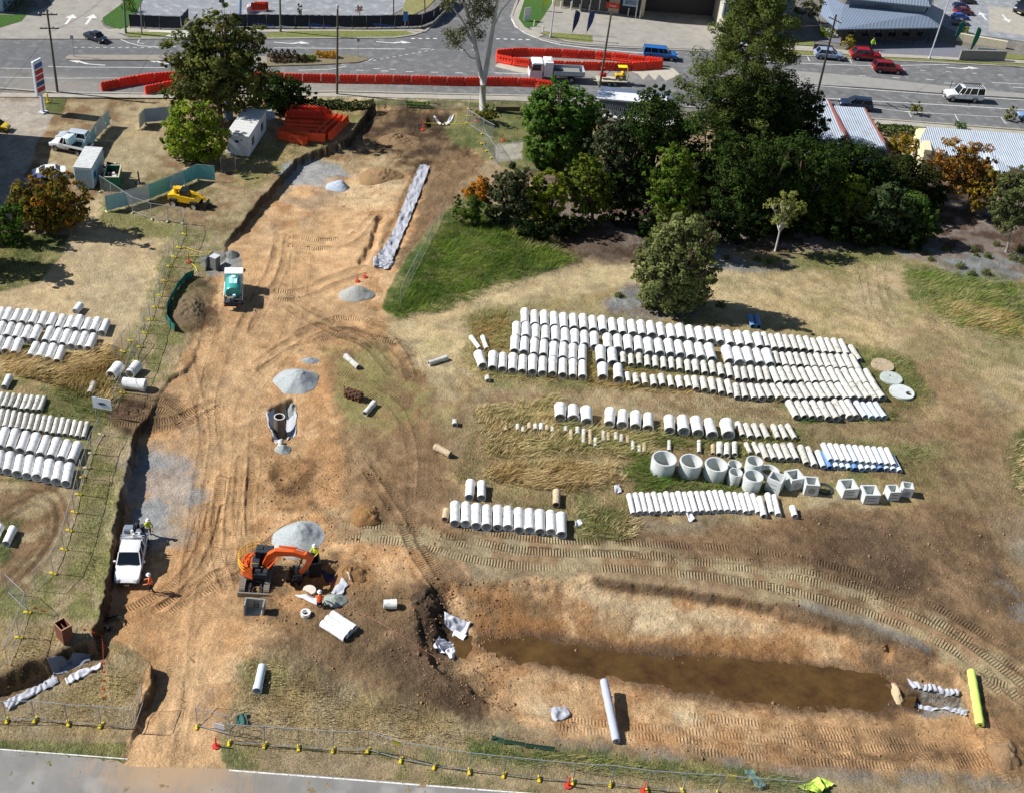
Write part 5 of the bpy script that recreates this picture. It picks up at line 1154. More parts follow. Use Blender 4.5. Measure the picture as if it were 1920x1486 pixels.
def lid(u,v,w,lab,m,hx=.45,hy=.2,hr=.22):
    c=G(u,v);r=w/2/scl(c.x,c.y,c.z);h=.2;n=32;g=MB();hc=(hx*r,hy*r);q=hr*r
    vo=[(r*cos(2*pi*i/n),r*sin(2*pi*i/n))for i in range(n)];vi=[(hc[0]+q*cos(2*pi*i/n),hc[1]+q*sin(2*pi*i/n))for i in range(n)]
    g.add([(x,y,h)for x,y in vo]+[(x,y,h)for x,y in vi]+[(x,y,0)for x,y in vo]+[(x,y,0)for x,y in vi],
 [f for i in range(n)for f in((i,(i+1)%n,n+(i+1)%n,n+i),(2*n+i,2*n+(i+1)%n,(i+1)%n,i),(n+i,n+(i+1)%n,3*n+(i+1)%n,3*n+i))])
    return tag(g.build('cover_slab',m,loc=(c.x,c.y,c.z+.03)),lab,'concrete lid')
lid(1654,687,42,'tan round concrete lid, farthest of three on the grass',PTAN,-.5,.2,.1);lid(1670,711,41,'grey round concrete lid, middle of three',mat('grey_lid',(186,194,188),.9,var=.15,dirt=(140,150,140),dirt_amt=.4),.0,.3,.12);lid(1690,737,46,'round concrete lid with a large off-centre hole, nearest of three',PREC,.55,-.2,.28)
c=G(580,1104,1.2);g=MB();r=12.5/scl(c.x,c.y,c.z);g.lathe([(r*.9,-1.4),(r*.9,0),(r,0),(r,.18),(0,.2)],n=28);tag(g.build('manhole_riser',[mat('manhole_lid_cream',(216,206,192),.8,var=.1,vs=2)],loc=(*P(580,1104,-.25)[:2],-.45),smooth=True,auto=30),'round cream manhole top in the pit under the excavator bucket','manhole')
# deep manhole in the middle pit
c=P(524,782,0.0);e=empty('manhole_shaft',(c[0],c[1],-2.3),0,'brown concrete manhole shaft standing in the lined pit of the haul road','manhole')
r=10/scl(c[0],c[1]);g=MB();g.lathe([(r*1.02,0),(r*1.05,1.2),(r,1.6),(r,2.2),(r*1.04,2.2),(r*1.04,2.36),(r*.84,2.36),(r*.8,1.2),(0,1.2)],n=28);g.build('shaft',mat('brown_shaft',(120,104,88),.8,var=.3,vs=2.5,dirt=(70,56,46),dirt_amt=.6),e,smooth=True,auto=35)
g=MB();g.lathe([(r*.85,2.365),(r*1.04,2.365),(r*1.04,2.40),(r*.85,2.40),(r*.85,2.365)],n=28);g.build('rim',PREC,e)
pipe(526,826,525,838,9,PWG,'short pale pipe running out of the middle manhole',name='concrete_pipe')
# slender concrete box pit left of the truck
c=P(403,484,.6);e=empty('concrete_pit',(c[0],c[1],-.9),-.5,'square grey concrete pit standing in the gravel ringed hole','concrete box')
g=MB();g.box((0,0,.85),(.75,.75,1.7));g.build('body',mat('dark_concrete',(120,120,118),.9,var=.25),e);g=MB();g.box((0,0,1.74),(.86,.86,.09),ch=.01);g.build('lid',mat('pale_lid',(196,200,202),.8),e)
# rusty steel box by the drain
c=G(122,1196);e=empty('steel_box',(c.x,c.y,c.z),-.75,'rusty brown open steel box standing beside the trench','steel box')
RUST=mat('rust_brown',(116,74,56),.85,var=.3,vs=4);g=MB()
for s_ in(-1,1):g.box((s_*.5,0,.75),(.06,.8,1.5));g.box((0,s_*.37,.75),(.94,.06,1.5))
g.box((0,0,1.1),(.94,.05,.5));g.build('body',RUST,e);g=MB()
for s_ in(-1,1):g.box((s_*.5,0,1.53),(.09,.86,.05));g.box((0,s_*.41,1.53),(.9,.05,.05))
g.build('rim',mat('rim_tan',(176,140,110),.8),e)
# precast culvert box with a step iron
c=G(478,1146);e=empty('precast_box',(c.x,c.y,c.z),-.02,'grey open precast box with rungs lying on the haul road','concrete box')
g=MB();g.box((0,.32,.55),(1.5,.1,1.1));g.box((-.7,-.1,.55),(.1,.74,1.1));g.box((.7,-.1,.55),(.1,.74,1.1));g.box((0,-.1,.06),(1.3,.74,.1));g.build('body',mat('grey_precast',(150,152,148),.85,var=.2,vs=3),e)
g=MB()
for k in range(3):g.box((0.08,.24,.3+.25*k),(.34,.06,.05))
g.box((-.08,.25,.55),(.05,.05,.7));g.box((.24,.25,.55),(.05,.05,.7));g.build('rung',mat('dark_iron',(60,62,60),.7),e)
# rusty roller drum lying in grass
c=G(663,746);e=empty('roller_drum',(c.x,c.y,c.z+.42),-.35,'rusty padfoot roller drum lying on the worn grass mid picture','roller drum')
g=MB();g.lathe([(0,-.85),(.4,-.85),(.42,-.8),(.42,.8),(.4,.85),(0,.85)],n=18,axis='X');g.build('drum',mat('rust_dark',(84,60,46),.85,var=.35,vs=4),e,smooth=True,auto=40)
for k in range(5):
    for j in range(7):
        t=j*2*pi/7+k*.45;g=MB();g.box((-.66+.33*k,.47*cos(t),.47*sin(t)),(.14,.13,.13),tilt=('X',t));g.build('pad',RUST,e)
g=MB();g.tube([(-.95,0,-.2),(-1.05,.2,.5)],.04,6);g.build('drawbar',RUST,e)
# ------------------------------------------------------------------ gravel and soil heaps
def heap(u,v,w,hm,rgb,lab,name='gravel_heap',seed=1,asp=1.0,bump=.03,cat='gravel heap',spiky=.12,c2=None,off=(0,0)):
    c=G(u,v);r=w*(1.12 if 'gravel' in name else 1)/2/scl(c.x,c.y,c.z);n=72;k=30;g=MB();vs=[];fs=[]
    rs_=np.random.RandomState(seed)
    T,Rr_=np.meshgrid(np.linspace(0,2*pi,n,endpoint=False),np.linspace(0,1,k))
    edge_=1+(.16 if 'gravel' in name else .30)*(vnoise(np.cos(T)*1.6+seed*7,np.sin(T)*1.6,3)-.5)*2
    xx=np.cos(T)*Rr_*r*edge_;yy=np.sin(T)*Rr_*r*edge_*asp
    pk=Rr_**1.0;ox,oy=off
    z=hm*(1-pk)**.95*(1-.12*np.exp(-(pk/.12)**2));z=z+hm*(.32 if 'gravel' in name else .55)*(fbm(xx+seed*5,yy,r*.9,seed,3)-.5)*(1-pk)**.5+spiky*(fbm(xx,yy,.35,seed+9,3)-.5)*(1-Rr_**4)
    xx=xx+ox*(1-pk);yy=yy+oy*(1-pk)
    hz=hgt(c.x+xx,c.y+yy);zz=np.maximum(z,0)+hz*pk**2+c.z*(1-pk**2)-.03-.1*(pk>.97)
    for j in range(k):
        for i in range(n):vs.append((xx[j,i],yy[j,i],zz[j,i]-c.z))
    for j in range(k-1):
        for i in range(n):fs.append((j*n+i,(j+1)*n+i,(j+1)*n+(i+1)%n,j*n+(i+1)%n))
    g.add(vs,fs);m=mat('heap'+str(rgb),rgb,.95,var=.22,vs=5,bump=bump,bs=14,spec=.15,dirt=c2 or tuple(int(q*.8)for q in rgb),dirt_amt=.5)
    return tag(g.build(name,m,smooth=True,loc=(c.x,c.y,c.z)),lab,cat)
GR=(170,176,176)
heap(555,716,76,1.35,GR,'blue-grey gravel heap in the middle of the haul road',seed=2,asp=.95,off=(.3,.2));heap(560,1008,92,1.6,GR,'largest grey gravel heap, behind the excavator boom',seed=3,asp=1.0,off=(.2,.1))
heap(669,551,62,1.1,(164,164,158),'low grey gravel heap at the end of the geotextile strip',seed=4,asp=.8);heap(633,350,42,1.0,(176,186,200),'small pale heap partly covered with cloth near the top of the dig',seed=5,asp=.9,off=(.5,0))
heap(709,330,82,1.15,(150,122,88),'brown soil heap near the top of the dig','soil_heap',6,.9,.08,'soil heap',.3,off=(.8,0));heap(582,676,34,.35,(150,158,160),'thin scatter of blue-grey gravel above the middle heap',seed=7,asp=.5)
heap(434,478,26,.7,(122,124,120),'small dark gravel heap behind the concrete pit',seed=8,asp=.9);heap(628,1124,44,.5,(150,158,150),'greenish grey gravel heap beside the manhole pit',seed=9,asp=.7)
heap(425,494,30,.3,(150,152,148),'loose gravel spread beside the concrete pit',seed=10,asp=.7);heap(548,768,20,.9,(156,162,160),'small gravel heap inside the middle pit',seed=11);heap(530,842,30,.6,(156,162,158),'small gravel heap at the foot of the middle pit',seed=12,asp=.8)
heap(354,578,66,.5,(118,102,78),'weedy brown soil mound ringed by the green silt fence','soil_heap',13,1.6,.08,'soil heap',.4,off=(.3,0));heap(1886,1412,56,0.6,(150,122,92),'pale brown spoil mound near the right edge','soil_heap',14,1,.08,'soil heap',.3)
heap(745,262,84,.7,(134,110,82),'lumpy brown spoil at the top of the dig','soil_heap',15,.9,.1,'soil heap',.5);heap(1681,1298,18,.5,(196,172,138),'narrow pale sand ridge at the right end of the puddle','soil_heap',17,3.0,.03,'soil heap',.1)
heap(655,1068,74,.45,(152,116,78),'soft brown spoil right of the manhole pit','soil_heap',18,.7,.1,'soil heap',.4);heap(796,1130,64,.5,(84,68,54),'black clayey spoil beside the torn geotextile','soil_heap',19,1.3,.12,'soil heap',.7)
heap(240,772,70,.2,(98,78,60),'dark flattened spoil beside the notice board','soil_heap',20,.5,.1,'soil heap',.4);heap(688,962,60,.3,(150,114,74),'low orange spoil hump mid picture','soil_heap',21,.9,.1,'soil heap',.3)
# white rubble by the skip
heap(217,311,20,.5,(206,202,196),'small white rubble pile on the yard behind the skip','rubble',22,.7,.05,'rubble',.4)
# ------------------------------------------------------------------ geotextile sheets: crumpled cloth draped on the terrain
def cloth(px,nx,ny,m,lab,name='geotextile_sheet',amp=.16,lift=.06,seed=0,fold=3.0,fdir=0):
    """px: 4 corners (u,v); the sheet follows the terrain with folds"""
    cs=[np.array(G(*p)[:2])for p in px];S,T=np.meshgrid(np.linspace(0,1,nx),np.linspace(0,1,ny))
    Pt=((1-S)*(1-T))[...,None]*cs[0]+(S*(1-T))[...,None]*cs[1]+(S*T)[...,None]*cs[2]+((1-S)*T)[...,None]*cs[3]
    x,y=Pt[...,0],Pt[...,1];L=np.linalg.norm(cs[1]-cs[0]);L2=np.linalg.norm(cs[3]-cs[0])
    x=x+.25*(vnoise(S*L,T*L2,seed+5)-.5);y=y+.25*(vnoise(S*L,T*L2,seed+6)-.5)
    w1=fbm(x,y,1.5,seed,3);ph=(S*L if fdir==0 else T*L2)*fold+w1*14
    f=amp*(np.abs(np.sin(ph))**1.5)*(.4+w1)+amp*.8*(fbm(x,y,.5,seed+2,3)-.4)
    z=hgt(x,y)+lift+np.maximum(f,-.02);z=z-.06*((S<.02)|(S>.98)|(T<.02)|(T>.98))
    me=gridmesh(name,x,y,z);me.materials.append(m);o=bpy.data.objects.new(name,me);COL.objects.link(o);return tag(o,lab,'cloth')
GEO=mat('grey_geotextile',(176,178,186),.85,var=.12,vs=3,spec=.2,dirt=(140,134,126),dirt_amt=.4);GEOW=mat('pale_geotextile',(208,208,214),.85,var=.12,vs=3)
st=[(788,312,806,314),(768,352,790,356),(757,386,777,390),(742,424,762,428),(727,456,748,462),(710,478,736,488),(708,492,732,500)]
xs_=[]
for i in range(len(st)-1):
    for q in range(14):t=q/14.;xs_.append([st[i][j]*(1-t)+st[i+1][j]*t for j in range(4)])
A=np.array([[np.array(G(a[0]+(a[2]-a[0])*s_/11.,a[1]+(a[3]-a[1])*s_/11.))[:2]for s_ in range(12)]for a in xs_])
x,y=A[...,0],A[...,1];x=x+.18*(vnoise(x*1.2,y*1.2,3)-.5);w1=fbm(x,y,1.2,5,3);z=hgt(x,y)+.1+.26*np.abs(np.sin(y*3.1+w1*17))*w1*1.4+.34*(fbm(x,y,.35,8,3)-.5)
me=gridmesh('geotextile_strip',x,y,z);me.materials.append(GEO);o=bpy.data.objects.new('geotextile_strip',me);COL.objects.link(o);tag(o,'long crumpled grey geotextile strip covering the trench on the right','cloth')
cloth([(700,482),(740,492),(728,506),(700,500)],30,16,GEO,'grey cloth bunched at the lower end of the strip',seed=4)
cloth([(832,1150),(880,1166),(874,1196),(836,1172)],34,24,GEOW,'crumpled plastic sheet, upper one beside the dirty pipe end',seed=1,amp=.25)
cloth([(822,1192),(862,1210),(848,1238),(812,1212)],34,24,GEOW,'crumpled striped plastic sheet, lower one by the pipe end',seed=2,amp=.25,fold=5)
cloth([(1030,1326),(1060,1324),(1068,1342),(1040,1352)],26,20,GEO,'small square of grey cloth lying on the basin slope',seed=3,amp=.12)
cloth([(90,1232),(168,1212),(168,1240),(102,1262)],40,26,mat('dark_geotextile',(128,134,144),.85,var=.15,vs=3),'dark grey cloth draped down the trench wall at lower left',seed=6,amp=.14)
cloth([(8,1318),(100,1264),(108,1278),(18,1332)],60,16,GEO,'narrow grey cloth strip running down the lower left trench',seed=7,amp=.16);cloth([(120,1272),(190,1240),(192,1250),(126,1284)],40,14,GEOW,'ragged pale cloth edge right of the lower left trench',seed=8,amp=.14)
cloth([(1700,1276),(1800,1296),(1798,1308),(1712,1290)],50,14,GEO,'ruffled grey cloth along the back of the right pit',seed=9,amp=.25,fold=6);cloth([(1705,1308),(1730,1312),(1812,1328),(1808,1342),(1705,1318)][:1]+[(1812,1330),(1808,1342),(1704,1320)],50,12,GEO,'ruffled grey cloth along the front of the right pit',seed=10,amp=.2,fold=6)
cloth([(626,1092),(654,1096),(640,1116),(616,1112)],30,20,GEO,'grey cloth draped over the right edge of the manhole pit',seed=11,amp=.15);cloth([(550,1118),(575,1116),(610,1128),(600,1134)],30,12,GEOW,'pale cloth along the front edge of the manhole pit',seed=12,amp=.12)
cloth([(496,772),(512,764),(532,826),(516,832)],20,34,GEO,'pale cloth lining the left side of the middle pit',seed=13,amp=.1,fdir=1);cloth([(536,758),(556,772),(556,814),(536,826)],26,30,GEO,'pale cloth lining the right side of the middle pit',seed=14,amp=.12)
cloth([(545,1060),(590,1062),(588,1082),(560,1086)],26,18,mat('black_plastic',(34,38,44),.5,var=.1),'black plastic sheet behind the excavator bucket',seed=15,amp=.1);cloth([(600,1080),(625,1072),(640,1080),(628,1092)],26,16,mat('navy_tarp',(36,52,92),.6),'blue tarp bundle beside the manhole pit',seed=16,amp=.2)
cloth([(812,218),(822,222),(832,236),(826,236)],14,20,GEOW,'white plastic, left of two scraps in the hole at the top of the dig',seed=17,amp=.2);cloth([(846,214),(853,216),(838,236),(832,232)],14,20,GEOW,'white plastic, right of two scraps in the hole at the top of the dig',seed=18,amp=.2)
cloth([(446,1340),(462,1338),(464,1360),(444,1360)],20,20,mat('green_tarp',(44,84,78),.7),'crumpled dark green tarp inside the fence by the entrance',seed=19,amp=.25);cloth([(1398,1444),(1412,1444),(1434,1478),(1418,1482)],18,30,mat('blue_green_net',(92,120,118),.8),'dull green netting hung over the bottom fence',seed=20,amp=.3)
cloth([(1496,1476),(1545,1456),(1562,1470),(1530,1490)],26,20,mat('hi_vis_sheet',(196,226,96),.6),'lime and white plastic heap behind the bottom fence',seed=21,amp=.35)
cloth([(1524,918),(1528,914),(1532,918),(1527,922)],6,6,GEOW,'tiny white scrap beside the near boxes',seed=22);cloth([(1284,964),(1298,964),(1302,974),(1296,978)],12,10,GEOW,'white plastic scrap below the near right pipe row',seed=23,amp=.2);cloth([(1076,978),(1092,974),(1094,984),(1080,990)],12,10,GEOW,'white scrap right of the near left pipe row',seed=24,amp=.2);cloth([(1150,912),(1160,910),(1164,922),(1153,926)],12,10,GEOW,'white broken pieces in the grass left of the slim pipes',seed=25,amp=.25)
# green silt fence, curved
g=MB();pts=[G(u,v)for u,v in[(363,518),(348,524),(334,540),(322,562),(313,580),(312,600),(320,614),(328,622)]]
for i in range(len(pts)-1):
    for q in range(4):
        a=pts[i].lerp(pts[i+1],q/4.);b=pts[i].lerp(pts[i+1],(q+1)/4.);wv=.06*sin(i*4+q)
        za=float(hgt(a.x,a.y));zb=float(hgt(b.x,b.y))
        g.add([(a.x,a.y,za),(b.x,b.y,zb),(b.x+.04,b.y,zb+.75+wv),(a.x+.04,a.y,za+.75-wv),(a.x+.03,a.y,za),(b.x+.03,b.y,zb),(b.x+.08,b.y,zb+.75+wv),(a.x+.08,a.y,za+.75-wv)],[(0,1,2,3),(5,4,7,6),(3,2,6,7)])
e=empty('silt_fence',(0,0,0),0,'curved dark green silt fence around the soil mound left of the haul road','fence');g.build('fabric',mat('silt_green',(30,110,98),.7,var=.2,vs=2),e)
for p in pts:g=MB();g.box((p.x-.03,p.y,float(hgt(p.x,p.y))+.45),(.05,.05,.95));g.build('stake',mat('stake_wood',(170,140,96)),e)
e=empty('silt_fence',(0,0,0),0,'low sagging green silt fence along the top of the bottom road verge','fence');g=MB();pts=[G(u,v)for u,v in[(922,1385),(945,1393),(985,1400),(1040,1408)]]
for a,b in zip(pts[:-1],pts[1:]):
    g.add([(a.x,a.y,a.z),(b.x,b.y,b.z),(b.x,b.y+.1,b.z+.22),(a.x,a.y+.1,a.z+.2),(a.x,a.y+.03,a.z),(b.x,b.y+.03,b.z),(b.x,b.y+.13,b.z+.35),(a.x,a.y+.13,a.z+.3)],[(0,1,2,3),(5,4,7,6),(3,2,6,7)])
g.build('fabric',mat('silt_green_dark',(48,80,66),.7,var=.3,vs=3),e)
for p in pts:g=MB();g.box((p.x,p.y-.03,p.z+.25),(.05,.05,.6));g.build('stake',mat('stake_wood',(170,140,96)),e)
# black hose coil, yellow hose, tape lines
HOSE=mat('black_hose',(34,36,38),.5)
g=MB();c=G(212,1170)
for k in range(4):
    g.tube([c+Vector((.75*cos(t*.45+k*.3)*(1-.07*k)-.1*k,.8*sin(t*.45+k*.3)*(1-.1*k),.1+.07*k+.15*sin(t*.9+k)))for t in range(11)],.05,6)
tag(g.build('hose',HOSE),'coiled black corrugated hose at the foot of the left cutting','hose')
g=MB();c=G(190,1183);g.tube([c+Vector((.5*cos(t*.5),.8*sin(t*.5),.3))for t in range(9)],.06,6);tag(g.build('hose',HOSE),'short black hose bent in the shadow of the left cutting','hose')
YC=mat('yellow_hose',(222,208,60),.6);g=MB()
g.tube([G(u,v,.15)+Vector((0,0,.15))for u,v in[(343,462),(360,468),(380,474),(397,472)]],.04,6);g.tube([G(u,v,.1)+Vector((0,0,.1))for u,v in[(350,480),(372,480),(390,477),(397,470)]],.04,6);g.tube([G(u,v,.1)+Vector((0,0,.1))for u,v in[(359,494),(366,500),(370,508)]],.04,6)
tag(g.build('yellow_tape',YC),'yellow tape strung left of the concrete pit in two loops','tape',kind='stuff')
g=MB();a=Vector(P(884,231,1.0));b=Vector(P(800,231,1.0));g.tube([a,a.lerp(b,.5)-Vector((0,0,.1)),b],.03,4);tag(g.build('tape',YC),'yellow tape strung across the hole at the top of the dig','tape')
OR=mat('hazard_orange',(236,92,46),.6);g=MB();pts=[G(u,v)for u,v in[(160,1187),(176,1192),(191,1198),(194,1216),(195,1250),(196,1266),(196,1282),(195,1298),(195,1314)]]
e=empty('flag_line',(0,0,0),0,'orange flagged rope strung down beside the lower left trench','flag line')
g.tube([p+Vector((0,0,.5))for p in pts],.012,4);g.build('rope',OR,e)
for p in pts:
    g=MB();g.add([(p.x-.14,p.y,p.z+.5),(p.x+.14,p.y,p.z+.5),(p.x+.02,p.y+.06,p.z+.2),(p.x+.14,p.y-.02,p.z+.5)],[(0,1,2),(2,3,0)]);g.box((p.x,p.y,p.z+.4),(.2,.03,.16));g.build('flag',OR,e)
for(u,v)in[(68,1147),(84,1153)]:p=G(u,v);g=MB();g.box((p.x,p.y,.3),(.25,.03,.18));g.build('flag',OR,e)
PK=mat('pink_string',(216,130,110),.6);g=MB();g.tube([G(u,v,.3)+Vector((0,0,.3))for u,v in[(640,1150),(660,1142),(700,1160),(760,1195),(830,1240)]],.009,4);tag(g.build('string_line',PK),'thin pink string line running across the spoil','string line')
def cone_post(u,v,lab,h=1.0,rgb=(226,70,60)):
    p=G(u,v);e=empty('marker_post',p,0,lab,'marker post');g=MB();g.lathe([(0,0),(.28,0),(.28,.1),(.06,.14)],n=8);g.build('base',mat('mb'+str(rgb),tuple(int(c_*.85)for c_ in rgb),.6),e);g=MB();g.tube([(0,0,.1),(0,0,h)],.055,8);g.build('post',mat('mp'+str(rgb),rgb,.6),e)
cone_post(1065,1473,'red marker post on the verge left of centre by the bottom fence');cone_post(1207,1483,'red marker post on the verge at the right by the bottom fence');cone_post(405,1399,'red marker post on the soft ground at the entrance');cone_post(793,244,'red based pole at the top of the dig',1.4);cone_post(942,264,'orange marker post on the lawn',.9,(232,110,60));cone_post(893,228,'pink marker post by the lawn fence',1.1,(226,90,80));cone_post(354,492,'thin red stake beside the concrete pit',1.1,(210,90,70))
for i,(u,v)in enumerate([(670,528),(684,520),(1004,182)]):cone_post(u,v,['red stake at the foot of the geotextile strip','second red stake close to the geotextile strip','orange barrier post on the near footpath by the tree'][i],[.6,.6,1.6][i],(232,80,54))
# timber stakes, a white stake and scattered stones as ground litter
g=MB();rsx=random.Random(5)
for _ in range(3200):
    u,v=rsx.choice([(rsx.uniform(560,860),rsx.uniform(880,1260)),(rsx.uniform(860,1800),rsx.uniform(1080,1430)),(rsx.uniform(1400,1900),rsx.uniform(960,1150)),(rsx.uniform(640,900),rsx.uniform(200,420)),(rsx.uniform(480,700),rsx.uniform(840,1180)),(rsx.uniform(780,960),rsx.uniform(1090,1330))])
    p=G(u,v)if _%3==0 else Vector((*P(u,v,-.2)[:2],0));z=float(hgt(p.x,p.y));s_=rsx.uniform(.03,.11)*(1 if rsx.random()<.95 else 2)
    pts_=[(rsx.uniform(.6,1)*s_*a,rsx.uniform(.6,1)*s_*b,rsx.uniform(.5,.9)*s_*c_)for a,b,c_ in[(1,0,0),(0,1,0),(-1,0,0),(0,-1,0),(.1,.1,1),(0,0,-1)]]
    g.add([(p.x+a,p.y+b,z+c_+.03)for a,b,c_ in pts_],[(0,1,4),(1,2,4),(2,3,4),(3,0,4),(1,0,5),(2,1,5),(3,2,5),(0,3,5)])
tag(g.build('clods_and_stones',mat('clod',(150,118,86),.95,var=.4,vs=.8)),'scattered clods and stones over the disturbed soil','stones',kind='stuff')
# ================================================================== vehicles
TYRE=mat('tyre_rubber',(34,34,35),.85,var=.1,spec=.2);RIM=mat('wheel_rim',(150,152,156),.35,.6);CHROME=mat('dark_trim',(52,54,58),.5)
HL=mat('headlight_glass',(206,212,220),.15,spec=.7);TL=mat('tail_light_red',(150,22,22),.3);PLATE=mat('number_plate',(214,206,150),.6);UNDER=mat('underbody',(28,28,30),.9)
VGLASS=mat('vehicle_glass',(24,30,38),.06,var=.05,spec=.7)
_wh={}
def wheel(parent,x,y,r,w=.22,rim=RIM):
    k=(round(r,2),round(w,2),rim.name)
    if k not in _wh:
        g=MB();g.lathe([(r*.6,-w/2),(r*.92,-w/2),(r,-w/2+.04),(r,w/2-.04),(r*.92,w/2),(r*.6,w/2)],n=20,axis='Y');a=g.build('wheel',TYRE,smooth=True,link=False,auto=35).data
        g=MB();g.lathe([(0,-w*.42),(r*.2,-w*.46),(r*.5,-w*.36),(r*.62,-w*.5),(r*.62,w*.5),(r*.5,w*.36),(r*.2,w*.46),(0,w*.42)],n=16,axis='Y');b=g.build('rim',rim,smooth=True,link=False,auto=30).data;_wh[k]=(a,b)
    o=bpy.data.objects.new('wheel',_wh[k][0]);COL.objects.link(o);o.parent=parent;o.location=(x,y,r);q=bpy.data.objects.new('rim',_wh[k][1]);COL.objects.link(q);q.parent=o
def section(x,w,z0,zb,zt,wt,z0in=.9):
    """closed cross-section at x"""
    h=[(0,z0),(w*z0in,z0),(w,z0+.16*(zb-z0)+.05),(w*1.0,zb-.12),(w*.975,zb)]
    if zt>zb+.06:h+=[(wt*1.03,zt-.10),(wt*.96,zt-.02),(wt*.8,zt),(0,zt+.01)]
    else:h+=[(w*.94,zb+.01),(w*.9,(zb+zt)/2+.015),(w*.7,zt),(0,zt+.02)]
    pts=[(x,y,z)for y,z in h];return pts+[(x,-y,z)for y,z in h[1:-1]][::-1]
def car(name,L,Wd,Ht,rgb,style,label,cat,pos,ang,length=None,paint=None):
    """forward = +X; built full size and scaled so its length matches"""
    m=paint or mat('car_paint_'+'_'.join(map(str,rgb)),rgb,.34,var=.05,vs=3,spec=.5,coat=.5,dirt=tuple(int(q*.75+30)for q in rgb),dirt_amt=.35)
    e=empty(name,pos,ang,label,cat)
    w=Wd/2;hz=.30;r=.33
    S=dict(
 hatch=dict(st=[(-.5,.90,.42,.80,.86),(-.485,.97,.26,.88,.95),(-.46,.99,.22,.90,1.02),(-.36,1,.2,.92,1.0),(-.22,1,.2,.92,1.0),(.02,1,.2,.91,1.0),(.17,1,.2,.89,1),(.24,1,.2,.87,1),(.38,.98,.2,.76,1),(.46,.93,.22,.62,1),(.5,.74,.32,.46,1)],
 roof=[(-.44,0),(-.34,.93),(-.16,1.0),(.06,.97),(.26,0)],wb=(-.30,.31),belt=.62),
 suv=dict(roof=[(-.47,0),(-.42,.96),(-.2,1.0),(.08,.98),(.25,0)],wb=(-.29,.30),belt=.60,hz=.34),
 sedan=dict(roof=[(-.34,0),(-.20,.95),(-.06,1.0),(.10,.96),(.28,0)],wb=(-.30,.31),belt=.64),
 ute=dict(roof=[(-.14,0),(-.115,.97),(.0,1.0),(.13,.98),(.24,0)],wb=(-.30,.31),belt=.60,hz=.36),
 canopy=dict(roof=[(-.49,0),(-.475,.95),(-.2,.97),(.0,1.0),(.13,.98),(.24,0)],wb=(-.30,.31),belt=.60,hz=.36),
 troopy=dict(roof=[(-.495,0),(-.48,.97),(-.2,1.0),(.12,1.0),(.20,0)],wb=(-.27,.31),belt=.58,hz=.38),
 cabchassis=dict(roof=[(-.02,0),(.0,.97),(.06,1.0),(.14,.98),(.22,0)],wb=(-.27,.31),belt=.60,hz=.38))[style]
    hz=S.get('hz',.26);belt=S['belt']*Ht;r=.36 if hz>.3 else .32
    prof=[(-.5,.86,.45,.92),(-.485,.96,.30,.985),(-.44,.99,.26,1.0),(-.3,1,.24,1.0),(-.1,1,.24,1.0),(.1,1,.24,.985),(.24,1,.24,.965),(.34,.99,.24,.93),(.42,.97,.26,.87),(.47,.93,.3,.78),(.5,.80,.42,.62)]
    xs0=-.5
    if style=='cabchassis':prof=[(-.04,.96,.35,1.0)]+[p for p in prof if p[0]>-.02 and p[0]>=.1]
    g=MB();secs=[]
    for(x,ww,z0,zt)in prof:secs.append(section(x*L,w*ww,z0*(hz/.24),belt*zt,belt*zt,w))
    n=len(secs[0]);vs=[p for s_ in secs for p in s_];fs=[(i*n+k,(i+1)*n+k,(i+1)*n+(k+1)%n,i*n+(k+1)%n)for i in range(len(secs)-1)for k in range(n)]+[tuple(range(n)),tuple(range(len(vs)-n,len(vs)))[::-1]]
    g.add(vs,fs);g.build('body',m,e,smooth=True,auto=42)
    # greenhouse
    R=S['roof'];cs=[]
    for x,t in R:
        z=belt*(.985 if x<.15 else .965)-.02+(Ht-belt)*t;k=t;wt=w*(.93-.17*k)
        cs.append([(x*L,-wt,z),(x*L,-wt*.9,z+.035*k),(x*L,0,z+.05*k),(x*L,wt*.9,z+.035*k),(x*L,wt,z)])
    # glass volume (belt ring to roof ring) then roof skin on top
    base=[(R[0][0]*L,-w*.93),(R[-1][0]*L,-w*.93),(R[-1][0]*L,w*.93),(R[0][0]*L,w*.93)]
    topi=[i for i,q in enumerate(R)if q[1]>.5];x_b=R[topi[0]][0]*L;x_f=R[topi[-1]][0]*L;zb=belt*.97;zt=Ht-.04
    wt=w*.77;g=MB();g.add([(base[0][0],-w*.93,zb),(base[1][0],-w*.93,zb),(base[1][0],w*.93,zb),(base[0][0],w*.93,zb),(x_b,-wt,zt),(x_f,-wt,zt),(x_f,wt,zt),(x_b,wt,zt)],[(0,1,5,4),(2,3,7,6),(1,2,6,5),(3,0,4,7),(4,5,6,7)])
    g.build('windows',VGLASS,e)
    # roof skin
    g=MB();rv=[];
    ring_=[c_ for i,c_ in enumerate(cs)if i in topi]
    for c_ in ring_:rv+=c_
    k=5;fs=[(i*k+j,(i+1)*k+j,(i+1)*k+j+1,i*k+j+1)for i in range(len(ring_)-1)for j in range(k-1)];low=[(x,y,z-.06)for x,y,z in rv];o_=len(rv)
    fs+=[tuple(o_+q for q in f[::-1])for f in fs]
    bd=[i*k for i in range(len(ring_))]+[(len(ring_)-1)*k+j for j in range(1,k)]+[i*k+k-1 for i in range(len(ring_)-2,-1,-1)]+[j for j in range(k-2,0,-1)]
    for a,b in zip(bd,bd[1:]+bd[:1]):fs.append((a,b,o_+b,o_+a))
    g.add(rv+low,fs);g.build('roof',m,e,smooth=True,auto=40)
    # pillars
    g=MB()
